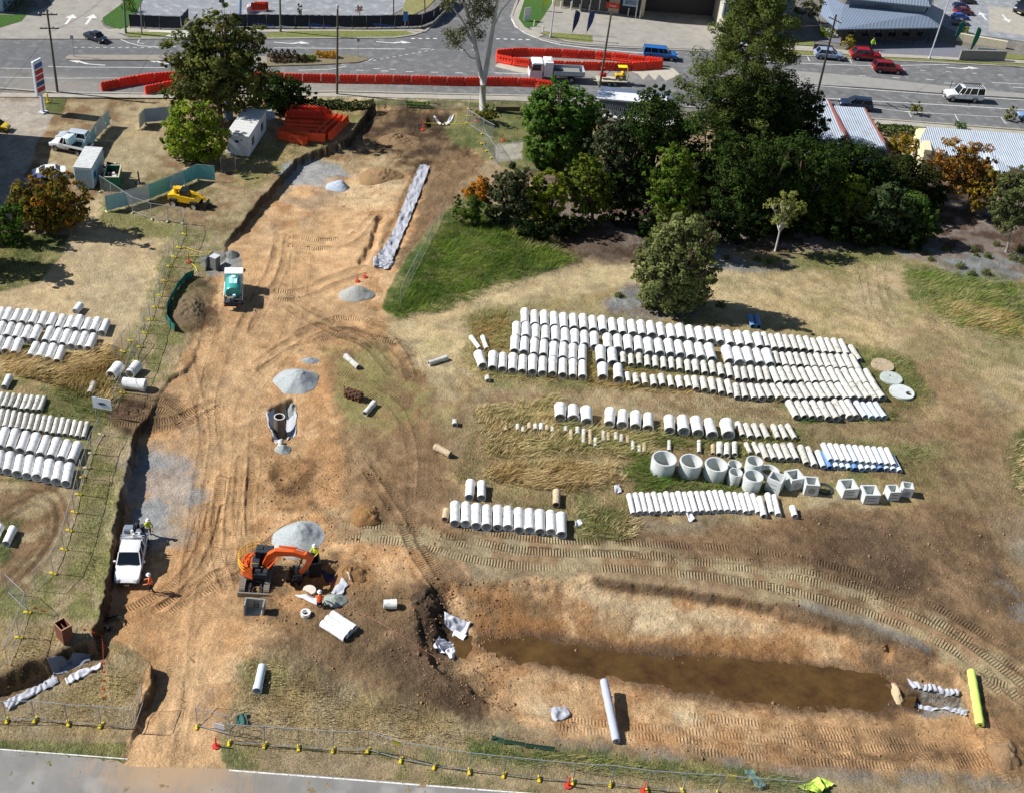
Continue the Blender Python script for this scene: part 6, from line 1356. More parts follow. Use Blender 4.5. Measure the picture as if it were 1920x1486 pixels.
    for s_ in(-1,1):
        g.tube([(base[1][0],s_*w*.925,zb),(x_f,s_*wt,zt)],.045,5);g.tube([(base[0][0],s_*w*.925,zb),(x_b,s_*wt,zt)],.06,5)
        for f_ in([.5]if style in('cabchassis',)else[.45,.78]if style in('hatch','suv','sedan')else[.5]if style=='ute' else[.3,.6,.8]):
            xa=base[0][0]*(1-f_)+base[1][0]*f_;xb=x_b*(1-f_)+x_f*f_;g.tube([(xa,s_*w*.935,zb),(xb,s_*wt*1.005,zt)],.04,5)
    g.build('pillar',m,e)
    xf=.5*L;xr=-.5*L if style!='cabchassis' else-.04*L
    for s_ in(-1,1):
        g=MB();g.box((xf-.16,s_*w*.68,belt*.74),(.22,.34,.16),rz=-s_*.35,ch=.03);g.build('headlight',HL,e)
        if style!='cabchassis':g=MB();g.box((-.487*L,s_*w*.82,belt*.82),(.10,.22,.26),ch=.02);g.build('tail_light',TL,e)
        g=MB();g.box((base[1][0]-.28,s_*(w+.10),belt+.05),(.14,.22,.16),ch=.03);g.build('wing_mirror',m,e)
        for wx in S['wb']:
            wheel(e,wx*L,s_*(w-.10),r)
            if style!='cabchassis' or wx>0:
                g=MB();g.lathe([(r+.06,-.012),(r+.10,-.012),(r+.10,.012),(r+.06,.012)],c=(wx*L,s_*(w+.004),r),n=18,axis='Y');g.build('wheel_arch',UNDER if hz>.3 else CHROME,e)
    g=MB()
    for s_ in(-1,1):
        for q in([.02,.2]if style=='cabchassis' else[-.2,.02,.2]):g.box((q*L,s_*(w+.001),belt*.66),(.025,.012,belt*.5))
        g.box((.0,s_*(w+.004),hz+.08),(L*.5,.03,.10))
    g.box((.25*L,0,belt*.975),(.03,w*1.5,.02));g.build('door_seams',CHROME,e)
    g=MB();g.box((xf-.05,0,belt*.55),(.10,w*1.15,.22),ch=.03);g.build('grille',CHROME,e)
    g=MB();g.box((xf+.002,0,belt*.38),(.02,.38,.12));g.build('number_plate',PLATE,e)
    if style!='cabchassis':g=MB();g.box((-.5*L-.0,0,belt*.5),(.05,.38,.12));g.build('number_plate',PLATE,e)
    g=MB();g.box((0,0,hz*1.0),(L*.9,Wd*.8,.16));g.build('underbody',UNDER,e)
    if length:e.scale=(length/L,)*3
    return e
def place(u0,v0,u1,v1,z=None): # rear px -> front px at ground level
    a=G(u0,v0)if z is None else Vector(P(u0,v0,z));b=G(u1,v1)if z is None else Vector(P(u1,v1,z));d=b-a
    return((a.x+b.x)/2,(a.y+b.y)/2,(a.z+b.z)/2),atan2(d.y,d.x),hypot(d.x,d.y)
def put(name,L,Wd,Ht,rgb,style,label,cat,r_,f_,z=.022,k=1.0):
    p,a,l=place(*r_,*f_,z=z);return car(name,L,Wd,Ht,rgb,style,label,cat,p,a,l*k)
WHITEP=(232,233,232)
put('parked_car',4.3,1.76,1.46,(150,164,190),'hatch','silver-blue hatchback parked at the far kerb beside the dark power pole','car',(1525,107),(1581,112))
put('parked_car',4.2,1.76,1.5,(150,20,30),'hatch','bright red hatchback parked at the far kerb behind the silver one','car',(1592,109),(1651,113))
put('moving_car',4.5,1.84,1.65,(136,16,28),'suv','dark red small four wheel drive driving in the far lane','car',(1634,133),(1691,137))
e=put('four_wheel_drive',5.0,1.8,1.95,WHITEP,'troopy','white four wheel drive wagon with black roof rack on the near lanes','four wheel drive',(1838,190),(1767,186))
g=MB();
for y_ in(-.55,-.2,.2,.55):g.box((-.9,y_,2.12),(2.3,.05,.05))
for x_ in np.linspace(-2.0,.2,9):g.box((x_,0,2.09),(.06,1.25,.05))
for x_ in(-2.0,.2):
    for y_ in(-.6,.6):g.box((x_,y_,2.04),(.05,.05,.18))
g.build('roof_rack',CHROME,e);g=MB();g.tube([(2.5,-.7,.5),(2.62,-.5,.95),(2.62,.5,.95),(2.5,.7,.5)],.05,6);g.build('bull_bar',CHROME,e);g=MB();g.tube([(1.55,-.95,.9),(1.5,-.98,2.15)],.04,6);g.build('snorkel',CHROME,e)
put('moving_car',4.6,1.85,1.6,(26,40,66),'suv','dark blue wagon partly hidden behind the pale roofs','car',(1634,207),(1571,199))
put('utility_truck',5.2,1.85,1.8,(28,104,178),'canopy','bright blue utility with canopy waiting behind the orange barriers','ute',(1204,107),(1270,113))
put('utility_truck',5.2,1.88,1.8,(38,46,58),'ute','black dual-cab utility turning out of the driveway at upper left','ute',(163,70),(198,82),k=1.05)
put('parked_car',4.4,1.8,1.5,(190,200,214),'hatch','silver car half hidden behind the tall pine at the far kerb','car',(1366,98),(1421,103))
for i,(u0,v0,u1,v1,c_,st_,lb)in enumerate([(1786,46,1813,47,(120,116,104),'hatch','olive grey car parked nose out, nearest in the far car park row'),(1786,36,1812,36,(44,84,180),'hatch','bright blue car parked second in the far car park row'),(1790,27,1820,27,(116,22,40),'sedan','maroon sedan parked third in the far car park row'),(1788,15,1812,15,(38,44,104),'hatch','navy car parked fourth in the far car park row'),(1800,6,1826,6,(30,30,36),'hatch','black car at the top of the far car park row')]):
    put('parked_car',4.3,1.78,1.48,c_,st_,lb,'car',(u0,v0),(u1,v1),z=.06,k=1.15)
put('parked_car',4.4,1.8,1.5,(30,32,46),'suv','dark car at the top right edge of the pale car park','car',(1945,12),(1905,32),z=.06,k=.8)
put('parked_car',4.3,1.78,1.5,(120,150,190),'hatch','blue-grey car cut by the right edge beside the small street tree','car',(1960,228),(1906,222))
put('parked_car',4.6,1.85,1.7,(186,194,204),'suv','silver wagon with dark sunroof behind the white utility','car',(166,270),(112,262),z=0,k=1.12)
e=put('utility_truck',5.1,1.85,1.9,WHITEP,'cabchassis','white utility with open tray parked beside the pale banner fence','ute',(166,290),(102,276),z=0,k=1.1)
def tray(e,x0,x1,w,z,m,deckm,side=.28):
    g=MB();g.box(((x0+x1)/2,0,z),(x1-x0,w,.08));g.build('tray',deckm,e)
    for s_ in(-1,1):g=MB();g.box(((x0+x1)/2,s_*(w/2-.02),z+side/2+.04),(x1-x0,.04,side));g.build('side_board',m,e)
    g=MB();g.box((x0+.02,0,z+side/2+.04),(.04,w-.1,side));g.build('tailgate',m,e)
    for s_ in(-1,1):g=MB();g.box((x0-.02,s_*w*.42,z-.05),(.04,.2,.1));g.build('tail_light',TL,e)
WM=mat('car_paint_232_233_232',WHITEP);tray(e,-2.6,-.25,1.85,.85,WM,mat('tray_dark',(54,56,60),.7));g=MB();g.box((-.05,0,1.5),(.5,1.6,.9),ch=.05);g.build('canopy_box',mat('pale_blue_box',(196,214,222),.5),e);g=MB();g.tube([(2.55,-.8,.45),(2.65,-.6,.8),(2.65,.6,.8),(2.55,.8,.45)],.05,6);g.build('bull_bar',CHROME,e)
put('parked_car',4.5,1.8,1.42,WHITEP,'sedan','white sedan parked beside the container, behind the orange tree','car',(122,328),(64,332),z=0,k=1.12)
put('parked_car',4.4,1.8,1.45,(96,100,140),'sedan','grey-blue car mostly hidden behind the orange tree','car',(110,346),(48,350),z=0,k=1.1)
# yellow car at left edge
put('parked_car',4.2,1.8,1.7,(226,190,30),'hatch','yellow van-like car cut by the left edge of the picture','car',(-30,240),(18,246),z=0)
# white dual cab ute in the haul road
e=put('utility_truck',5.3,1.86,1.82,(240,240,240),'ute','white dual-cab utility loaded with tools parked beside the left cutting','ute',(257,1012),(239,1100),z=None,k=1.08)
g=MB();g.box((-1.72,0,1.12),(1.75,1.84,.06));g.build('tray',mat('alloy_deck',(150,154,160),.5,.3),e)
g=MB();g.box((-2.2,-.45,1.32),(.62,.72,.36),ch=.05);g.box((-2.2,-.45,1.52),(.5,.6,.05));g.build('toolbox',mat('grey_tub',(128,136,148),.6),e)
for k,(x_,y_,sx,sy,sz,rg)in enumerate([(-1.5,.3,.5,.4,.4,(190,196,204)),(-1.2,-.3,.3,.7,.3,(210,210,206)),(-2.3,.5,.4,.3,.5,(60,64,70)),(-1.9,.35,.5,.3,.35,(110,116,124)),(-1.1,.5,.35,.35,.45,(200,202,200)),(-2.45,.1,.3,.25,.55,(50,52,56)),(-1.55,-.1,.2,.2,.7,(226,226,220))]):
    g=MB();g.box((x_,y_,1.15+sz/2),(sx,sy,sz),rz=.2*k,ch=.04);g.build('tool_case',mat('case'+str(rg),rg,.6),e)
g=MB()
for x_ in(-.85,-1.1):g.tube([(x_,-.85,1.15),(x_,-.85,1.75),(x_,.85,1.75),(x_,.85,1.15)],.035,6)
g.build('ladder_rack',mat('rack_grey',(170,176,184),.5),e);g=MB();g.tube([(-1.0,.1,1.8),(-1.0,.1,2.0)],.1,10);g.build('beacon',mat('beacon_cream',(226,214,186),.4),e)
g=MB();g.box((0,.955,1.3),(1.2,.02,.9));
# trucks
def truck_cab(e,x0,x1,w,h,m,zf=.5):
    g=MB();pr=[(x0,zf),(x1-.02,zf),(x1,zf+.3),(x1-.02,zf+(h-zf)*.45),(x1-.22,h-.12),(x1-.35,h),(x0+.05,h),(x0,h-.06)];g.extr(pr,-w/2,w/2);g.build('cab',m,e)
    g=MB();g.extr([(x1-.005,zf+(h-zf)*.47),(x1-.19,h-.16),(x1-.21,h-.16),(x1-.03,zf+(h-zf)*.47)],-w*.44,w*.44);g.v=[(x+.02,y,z)for x,y,z in g.v];g.build('windscreen',VGLASS,e)
    for s_ in(-1,1):
        g=MB();g.extr([(x0+.25,zf+(h-zf)*.52),(x1-.18,zf+(h-zf)*.52),(x1-.36,h-.2),(x0+.25,h-.2)],s_*(w/2)-.012,s_*(w/2)+.012);g.build('side_window',VGLASS,e)
        g=MB();g.box((x1-.01,s_*w*.38,zf+.2),(.06,.28,.16),ch=.02);g.build('headlight',HL,e);g=MB();g.box((x1-.1,s_*(w/2+.16),h-.5),(.08,.18,.36),ch=.03);g.build('wing_mirror',CHROME,e)
    g=MB();g.box((x1+.01,0,zf+.12),(.06,w*.9,.2),ch=.02);g.build('bumper',mat('grey_bumper',(176,178,180),.5),e)
# water cart
p,a,l=place(437,588,440,530);e=empty('water_truck',p,a,'white water truck with teal tank seen from behind on the haul road','truck');TW=mat('truck_white',(238,240,240),.35,coat=.3)
truck_cab(e,1.3,2.9,2.0,2.35,TW)
g=MB();g.lathe([(0,-1.55),(.7,-1.5),(.82,-1.3),(.82,1.0),(.7,1.15),(0,1.2)],n=24,axis='X');o=g.build('tank',mat('teal_tank',(60,158,152),.35,coat=.4,var=.06),e,smooth=True,auto=35);o.location=(-.1,0,1.65);o.scale=(1,1.12,.95)
g=MB();g.box((-.2,0,2.40),(1.3,.9,.05),ch=.02);g.lathe([(.28,0),(.28,.12),(0,.14)],c=(.4,0,2.42),n=16);g.build('tank_top_plate',mat('pale_aqua',(190,226,224),.4),e)
for s_ in(-1,1):g=MB();g.box((-.2,s_*.98,.98),(2.7,.1,.75),ch=.03);g.build('side_panel',TW,e)
g=MB();g.box((0,0,.75),(5.4,.9,.22));g.build('chassis',UNDER,e)
g=MB();g.box((-2.2,0,.95),(.7,1.96,.12));g.box((-2.5,0,.6),(.1,1.96,.18));g.build('rear_deck',mat('dark_steel',(70,72,76),.6),e)
g=MB()
for y_ in(-.8,-.3,.3,.8):g.tube([(-2.4,y_,.6),(-2.4,y_,1.4),(-1.9,y_,1.4)],.04,6)
g.tube([(-2.4,-.9,1.4),(-2.4,.9,1.4)],.04,6);g.build('handrail',mat('dark_steel',(70,72,76),.6),e)
g=MB();g.box((-2.15,.15,1.25),(.45,.5,.45),ch=.04);g.build('pump',mat('pump_grey',(110,114,118),.5),e);g=MB();g.box((-2.05,-.15,1.6),(.25,.3,.25),ch=.03);g.build('pump_cap',TW,e)
for s_ in(-1,1):
    wheel(e,2.0,s_*.85,.42,.26);wheel(e,-1.2,s_*.85,.42,.34);g=MB();g.box((-2.56,s_*.75,.75),(.05,.3,.14));g.build('tail_light',TL,e)
e.scale=(.93,.93,.93)
# small tipper on the street
p,a,l=place(1092,152,990,148,z=.022);e=empty('tipper_truck',p,a,'white tipper truck with tool body parked between the orange barrier lines','truck')
truck_cab(e,1.9,3.5,2.05,2.5,TW);g=MB();g.box((1.15,0,1.75),(1.1,2.05,1.8),ch=.04);g.build('toolbox',TW,e);g=MB();g.box((1.15,0,2.72),(.7,1.2,.12),ch=.04);g.build('roof_hatch',TW,e)
g=MB();g.box((-1.5,0,.98),(4.0,2.15,.1));g.build('tray',mat('tray_dark',(54,56,60),.7),e)
for s_ in(-1,1):g=MB();g.box((-1.5,s_*1.08,1.32),(4.0,.06,.6),ch=.015);g.build('side_board',mat('pale_grey_steel',(176,184,190),.5),e)
g=MB();g.box((-3.48,0,1.32),(.06,2.1,.6));g.build('tailgate',mat('pale_grey_steel',(176,184,190),.5),e);g=MB();g.box((-1.9,0,1.15),(2.2,1.9,.25));g.build('load',mat('load_grey',(140,140,136),.9,var=.3,vs=4),e)
g=MB();g.tube([(.5,-1,1.0),(.5,-1,2.2),(.5,1,2.2),(.5,1,1.0)],.05,6);g.build('head_board',CHROME,e);g=MB();g.box((0,0,.7),(6.6,.9,.2));g.build('chassis',UNDER,e)
for s_ in(-1,1):wheel(e,2.5,s_*.88,.42,.26);wheel(e,-1.9,s_*.85,.42,.36)
e.scale=(l/7.0,)*3
# trailer with small plant
p,a,l=place(1178,158,1112,156,z=.022);e=empty('plant_trailer',p,a,'low plant trailer behind the tipper truck carrying small machines','trailer')
g=MB();g.box((0,0,.62),(4.2,1.9,.12));g.tube([(2.1,-.8,.6),(3.1,0,.55)],.05,6);g.tube([(2.1,.8,.6),(3.1,0,.55)],.05,6);g.build('deck',mat('trailer_cream',(190,184,160),.6),e)
for s_ in(-1,1):
    wheel(e,-.4,s_*1.0,.34);wheel(e,.45,s_*1.0,.34);g=MB();g.tube([(-2.1,s_*.6,.66),(-2.3,s_*.6,2.0)],.05,6);g.tube([(-2.15,s_*.3,1.0),(-2.3,s_*.9,1.0)],.03,5);g.build('ramp',mat('trailer_cream',(190,184,160),.6),e)
e.scale=(l/5.0,)*3;c=Vector(p)
ad=Vector((cos(a),sin(a),0))
q=c-ad*1.2;e2=empty('mini_loader',(q.x,q.y,.85),a,'small yellow machine with yellow canopy standing on the trailer','mini loader')
YPM=mat('plant_yellow',(232,184,30),.4,coat=.3)
g=MB();g.box((0,0,.45),(1.5,.8,.4),ch=.06);g.box((-.4,0,.8),(.5,.7,.4),ch=.05);g.build('body',YPM,e2);g=MB();g.box((-.2,0,1.75),(1.3,.95,.1),ch=.03);g.build('canopy',mat('canopy_yellow',(236,222,30),.5),e2)
g=MB()
for x_ in(-.75,.35):
    for y_ in(-.4,.4):g.tube([(x_,y_,.6),(x_,y_,1.72)],.03,5)
g.build('canopy_post',CHROME,e2)
for x_ in(-.5,.5):
    for s_ in(-1,1):wheel(e2,x_,s_*.5,.26,.18)
q=c+ad*1.3;e2=empty('trench_roller',(q.x,q.y,.85),a,'small red machine at the front of the trailer','compactor')
RP=mat('plant_red',(190,34,44),.45);g=MB();g.box((0,0,.45),(.9,.7,.5),ch=.08);g.build('body',RP,e2);g=MB();g.box((.1,0,1.35),(.6,.6,.35),ch=.06);g.tube([(0,0,.6),(.05,0,1.3)],.05,6);g.build('engine_cover',RP,e2);g=MB();g.tube([(-.4,0,.5),(-1.0,0,1.0),(-1.1,-.3,1.05)],.04,6);g.build('handle',CHROME,e2)
# yellow telescopic loader
p,a,l=place(327,381,374,389,z=0);e=empty('telescopic_loader',p,a,'yellow telescopic loader parked below the teal banner fence','loader')
g=MB();g.extr([(-1.9,.7),(1.5,.65),(1.7,1.0),(1.2,1.35),(-.2,1.4),(-1.2,1.5),(-1.95,1.3)],-.75,.75);g.build('body',YPM,e)
g=MB();g.extr([(-.55,1.4),(.55,1.35),(.35,2.1),(-.35,2.2),(-.55,2.1)],-.62,.1);g.build('cab',VGLASS,e)
g=MB();g.box((-.75,-.26,2.18),(.75,.74,.14),ch=.04);g.box((-1.1,-.2,1.75),(.3,.6,.7),ch=.05);g.build('cab_roof',YPM,e)
g=MB()
for y_ in(-.62,.1):
    for a_,b_ in(((-.5,1.4),(-.5,2.15)),((.55,1.38),(.3,2.12)),((-.5,2.15),(.3,2.12))):g.tube([(a_[0],y_,a_[1]),(b_[0],y_,b_[1])],.045,6)
g.build('cab_frame',CHROME,e)
g=MB();g.tube([(-1.7,.45,1.75),(.7,.45,1.45),(1.9,.45,.95)],.17,8);g.tube([(1.6,.45,1.1),(2.35,.45,.75)],.12,8);g.build('boom',YPM,e)
g=MB();g.box((2.45,0,.6),(.08,1.3,.6));g.box((2.9,-.4,.3),(.95,.12,.06));g.box((2.9,.4,.3),(.95,.12,.06));g.tube([(2.4,-.5,.9),(2.4,.5,.9)],.06,6);g.build('forks',CHROME,e)
for x_ in(-1.25,1.15):
    for s_ in(-1,1):wheel(e,x_,s_*.82,.45,.34,mat('cream_rim',(206,200,180),.6));g=MB();g.extr([(x_-.5,.85),(x_+.5,.85),(x_+.35,1.05),(x_-.35,1.05)],s_*.82-.2,s_*.82+.2);g.build('mudguard',CHROME,e)
e.scale=(1.02,)*3
# ------------------------------------------------------------------ excavator
p=G(482,1086);e=empty('excavator',(p.x,p.y,p.z),0.0,'orange excavator with its boom reaching over the manhole pit','excavator')
EO=mat('excavator_orange',(224,94,34),.4,coat=.3,var=.12,vs=2,dirt=(150,92,60),dirt_amt=.4);EG=mat('excavator_grey',(52,56,62),.6,var=.15);STEEL=mat('track_steel',(150,144,134),.6,.2,var=.2,dirt=(140,110,80),dirt_amt=.7)
er=-.03
uc=empty('undercarriage',(0,0,0),pi/2);uc.parent=e # the tracks point at the viewer while the house is swung sideways
for s_ in(-1,1):
    yy=s_*1.05;x0,x1=-1.55,1.55;rr=.36;pts=[]
    n=44;per=2*(x1-x0)+2*pi*rr
    for k in range(n):
        d_=per*k/n
        if d_<(x1-x0):q=(x0+d_,rr*2,0)
        elif d_<(x1-x0)+pi*rr:t=(d_-(x1-x0))/rr;q=(x1+rr*sin(t),rr+rr*cos(t),t)
        elif d_<2*(x1-x0)+pi*rr:q=(x1-(d_-(x1-x0)-pi*rr),0,pi)
        else:t=(d_-2*(x1-x0)-pi*rr)/rr;q=(x0-rr*sin(t),rr-rr*cos(t),pi+t)
        g=MB();g.box((0,0,0),(.16,.5,.05));g.box((0,0,.035),(.03,.5,.03));o=bpy.data.objects.new('track_shoe',g.build('track_shoe',STEEL,link=False).data if not pts and s_==-1 else SHOE);SHOE=o.data
        COL.objects.link(o);o.parent=uc;o.location=(q[0],yy,q[1]+.03);o.rotation_euler.y=q[2];pts.append(1)
    g=MB();g.extr([(x0,.12),(x1,.12),(x1+.2,.36),(x1,.6),(x0,.6),(x0-.2,.36)],yy-.18,yy+.18);g.build('track_frame',EG,uc)
g=MB();g.box((0,0,.62),(1.6,1.6,.34));g.build('carbody',EG,e);g=MB();g.box((0,-2.3,.42),(2.75,.14,.62),ch=.03);g.build('blade',STEEL,e)
for x_ in(-.4,.5):g=MB();g.box((x_,-1.6,.45),(.16,1.3,.18));g.lathe([(0,0),(.12,0),(.12,.1),(0,.1)],c=(x_,-1.5,.54),n=10);g.build('blade_arm',EG,e)
hs=empty('house',(0,.25,.95),er);hs.parent=e
# house: rounded orange counterweight to the left, grey deck, cab at the far side
def arcpts(cx,cy,r,a0,a1,n):return[(cx+r*cos(a0+(a1-a0)*i/n),cy+r*sin(a0+(a1-a0)*i/n))for i in range(n+1)]
g=MB();out=arcpts(.15,0,1.55,radians(215),radians(145),12);g.prism([(-.2,1.2),(-.95,.95)][:1]+[(p_[0],p_[1])for p_ in out[::-1]]+[(-.2,-1.2)],0,1.05,top=[(-.25,1.1)]+[(p_[0]*.95,p_[1]*.95)for p_ in out[::-1]]+[(-.25,-1.1)]);g.build('counterweight',EO,hs)
g=MB();g.box((.45,-.75,.35),(1.3,.85,.7),ch=.1);g.box((-.1,.0,1.02),(.7,1.4,.2),ch=.06);g.box((.2,-.75,.78),(.6,.6,.14),ch=.04);g.build('engine_deck',EG,hs)
g=MB();g.box((.55,.78,.95),(1.45,.9,1.7),ch=.08);g.build('cab',VGLASS,hs);g=MB();g.box((.55,.78,1.85),(1.5,.95,.12),ch=.04);g.box((.2,.78,1.95),(.45,.4,.08),ch=.02);g.build('cab_roof',EG,hs)
g=MB()
for x_ in(-.17,1.27):
    for y_ in(.34,1.22):g.tube([(x_,y_,.1),(x_,y_,1.85)],.05,6)
g.build('cab_pillar',EG,hs)
g=MB();g.box((-.9,-.45,1.12),(.5,.9,.06));g.build('panel_orange',EO,hs)
g=MB();YR=mat('guard_yellow',(236,180,50),.5)
for z_ in(1.15,1.5,1.85):g.tube([(q[0],q[1],z_)for q in arcpts(.15,0,1.72,radians(235),radians(95),18)],.035,6)
for t in range(7):q=arcpts(.15,0,1.72,radians(235),radians(95),6)[t];g.tube([(q[0]*.95,q[1]*.95,.9),(q[0],q[1],1.85)],.03,5)
g.tube([(-.3,-.95,1.0),(-.3,-.95,1.75),(.45,-.95,1.75),(.45,-.95,1.0)],.035,6);g.build('guard_rail',YR,hs)
# boom: in the plane y = -.1, reaching +X
bm=lambda:MB()
def beam(pts,w,t,m,name,parent): # box beam through x,z points, width w (y), depth t list
    g=MB();vs=[];n=len(pts)
    for i,(x,z)in enumerate(pts):
        a_=pts[max(i-1,0)];b_=pts[min(i+1,n-1)];d=Vector((b_[0]-a_[0],b_[1]-a_[1])).normalized();nn=Vector((-d.y,d.x))*t[i]/2
        for sy in(-1,1):vs+=[(x+nn.x,sy*w/2,z+nn.y),(x-nn.x,sy*w/2,z-nn.y)]
    fs=[]
    for i in range(n-1):
        a=i*4;b=a+4;fs+=[(a,b,b+2,a+2),(a+1,a+3,b+3,b+1),(a,a+1,b+1,b),(a+2,b+2,b+3,a+3)]
    fs+=[(0,2,3,1),(len(vs)-4,len(vs)-3,len(vs)-1,len(vs)-2)];g.add(vs,fs);return g.build(name,m,parent)
bo=beam([(.6,.6),(1.2,1.9),(1.7,2.35),(3.2,2.45),(4.6,2.05)],.42,[.42,.62,.62,.5,.34],EO,'boom',hs);bo.location.y=.02
g=MB();g.tube([(1.9,.3,2.78),(3.4,.3,2.76)],.10,8);g.tube([(3.4,.3,2.76),(4.5,.15,2.5)],.05,8);g.build('arm_cylinder',EO,hs);
for s_ in(-.32,.34):g=MB();g.tube([(1.0,s_,.6),(1.6,s_,1.5)],.09,8);g.tube([(1.6,s_,1.5),(2.1,s_,2.1)],.05,8);g.build('boom_cylinder',EO,hs)
ar_=beam([(4.25,2.55),(4.7,2.1),(4.35,1.1),(3.75,.05)],.34,[.34,.52,.40,.26],EO,'arm',hs)
g=MB();g.tube([(4.05,0,2.2),(3.8,0,1.3)],.08,8);g.tube([(3.8,0,1.3),(3.55,0,.5)],.05,8);g.tube([(3.55,-.1,.5),(3.75,-.1,.05)],.06,6);g.build('bucket_linkage',EG,hs)
g=MB();g.extr([(3.55,.15),(3.95,.1),(4.0,-.35),(3.7,-.7),(3.2,-.75),(3.05,-.55),(3.4,-.45),(3.55,-.2)],-.35,.35);g.build('bucket',mat('bucket_steel',(70,66,62),.6,.2,var=.2),hs)
e.scale=(.9,)*3;e.rotation_euler.z=.02
# dark shoring box behind the bucket
p=G(588,1062);g=MB()
for s_ in(-1,1):g.box((0,s_*.6,.7),(1.0,.08,1.5))
g.box((-.46,0,.7),(.08,1.1,1.5));g.box((.46,0,.7),(.08,1.1,1.5));tag(g.build('shoring_box',mat('black_steel',(40,42,46),.5,.3),loc=(p.x,p.y,p.z-.5),rz=.3),'black steel shoring box standing open behind the excavator bucket','shoring box')
# ================================================================== people
SKIN=mat('skin',(190,140,112),.6);NAVY=mat('navy_work_trousers',(28,32,50),.8);BOOT=mat('work_boot',(96,70,44),.8)
HVY=mat('hi_vis_yellow',(206,220,40),.7);HVO=mat('hi_vis_orange',(240,96,36),.7);HVG=mat('hi_vis_lime',(176,228,60),.7);HATM=mat('white_hard_hat',(240,240,236),.35);TAPE=mat('silver_tape',(205,208,212),.3)
def person(u,v,rz,top,lab,lean=.0,crouch=False,pants=NAVY,hat=True,stride=.15,arms=.35):
    p=G(u,v);e=empty('person',p,rz,lab,'person')
    if crouch:J=dict(pel=(0,0,.42),che=(.22,0,.82),nek=(.30,0,1.0),hed=(.36,0,1.12),kn=[(.38,-.14,.50),(.36,.14,.48)],ft=[(.12,-.14,.08),(.08,.14,.08)],el=[(.40,-.26,.66),(.40,.26,.66)],hd=[(.58,-.12,.48),(.58,.12,.46)])
    else:J=dict(pel=(0,0,.95),che=(.02+lean*.6,0,1.38),nek=(.03+lean,0,1.52),hed=(.05+lean*1.2,0,1.66),kn=[(stride,-.11,.5),(-stride*.3,.11,.5)],ft=[(stride*1.2,-.12,.07),(-stride*1.6,.12,.08)],el=[(.05+lean,-.30,1.14),(.05+lean,.30,1.14)],hd=[(arms+lean,-.26,1.02),(arms+lean,.24,.98)])
    V=[];E=[];Rd=[]
    def nd(c,r):V.append(c);Rd.append(r);return len(V)-1
    pel=nd(J['pel'],.155);mid=nd(tuple((Vector(J['pel'])*.5+Vector(J['che'])*.5)),.15);che=nd(J['che'],.17);E+=[(pel,mid),(mid,che)]
    nek=nd(J['nek'],.065);hed=nd(J['hed'],.10);top_=nd(tuple(Vector(J['hed'])+Vector((.0,0,.1))),.085);E+=[(che,nek),(nek,hed),(hed,top_)]
    for i in(0,1):
        s_=(-1,1)[i];hp=nd((J['pel'][0],s_*.10,J['pel'][2]-.06),.10);kn=nd(J['kn'][i],.070);an=nd(J['ft'][i],.05);toe=nd((J['ft'][i][0]+.17,J['ft'][i][1],.05),.045);E+=[(pel,hp),(hp,kn),(kn,an),(an,toe)]
        sh=nd((J['che'][0],s_*.19,J['che'][2]+.03),.075);el=nd(J['el'][i],.052);wr=nd(J['hd'][i],.038);E+=[(che,sh),(sh,el),(el,wr)]
        d=(Vector(J['hd'][i])-Vector(J['el'][i])).normalized();pm=nd(tuple(Vector(J['hd'][i])+d*.06),.036);E.append((wr,pm))
        for f in range(4):fa=nd(tuple(Vector(J['hd'][i])+d*(.11+.012*(1-abs(f-1.5)))+Vector((0,(f-1.5)*.022,0))),.010);fb=nd(tuple(Vector(V[fa])+d*.04+Vector((0,0,-.02))),.009);E+=[(pm,fa),(fa,fb)]
        th=nd(tuple(Vector(J['hd'][i])+d*.06+Vector((0,-s_*.05,0))),.012);E.append((pm,th))
    me=bpy.data.meshes.new('body');me.from_pydata(V,E,[]);o=bpy.data.objects.new('body',me);COL.objects.link(o)
    sm=o.modifiers.new('s','SKIN');
    for i,r_ in enumerate(Rd):me.skin_vertices[0].data[i].radius=(r_,r_)
    me.skin_vertices[0].data[0].use_root=True;ss=o.modifiers.new('d','SUBSURF');ss.levels=1;ss.render_levels=1
    dg=bpy.context.evaluated_depsgraph_get();m2=bpy.data.meshes.new_from_object(o.evaluated_get(dg));bpy.data.objects.remove(o);m2.name='body'
    for mm in(SKIN,pants,top,BOOT,TAPE):m2.materials.append(mm)
    pz=J['pel'][2];nz=J['nek'][2]
    for f in m2.polygons:
        c=f.center;dpx=c.x-J['pel'][0]
        if c.z<.11:k=3
        elif crouch:k=1 if(c.z<.56 and c.x<.48 and abs(c.y)<.22 and not(c.z>.5 and c.x>.1))else(0 if(c.z>.98 or(c.x>.5 and c.z<.6))else 2)
        else:k=1 if c.z<pz and abs(c.y)<.22 else(0 if c.z>nz-.02 or(c.x>arms+lean-.08 and c.z<1.12)else 2)
        if not crouch and k==2 and 1.08<c.z<1.14 and abs(c.y)<.22:k=4
        f.material_index=k
    m2.polygons.foreach_set('use_smooth',[True]*len(m2.polygons));o=bpy.data.objects.new('body',m2);COL.objects.link(o);o.parent=e
    h=J['hed']
    if hat:g=MB();g.lathe([(.17,0),(.175,.02),(.135,.03),(.125,.09),(.08,.145),(0,.16)],c=(h[0]+.01,h[1],h[2]+.05),n=18);g.build('hard_hat',HATM,e,smooth=True,auto=50)
    g=MB();g.box((h[0]+.10,0,h[2]),(.03,.03,.05));
    for s_ in(-1,1):g.box((h[0]+.095,s_*.035,h[2]+.035),(.012,.022,.012))
    g.box((h[0]+.096,0,h[2]-.045),(.01,.05,.01));g.build('face',mat('face_shade',(150,96,76),.6),e)
    e.scale=(1.12,)*3;return e
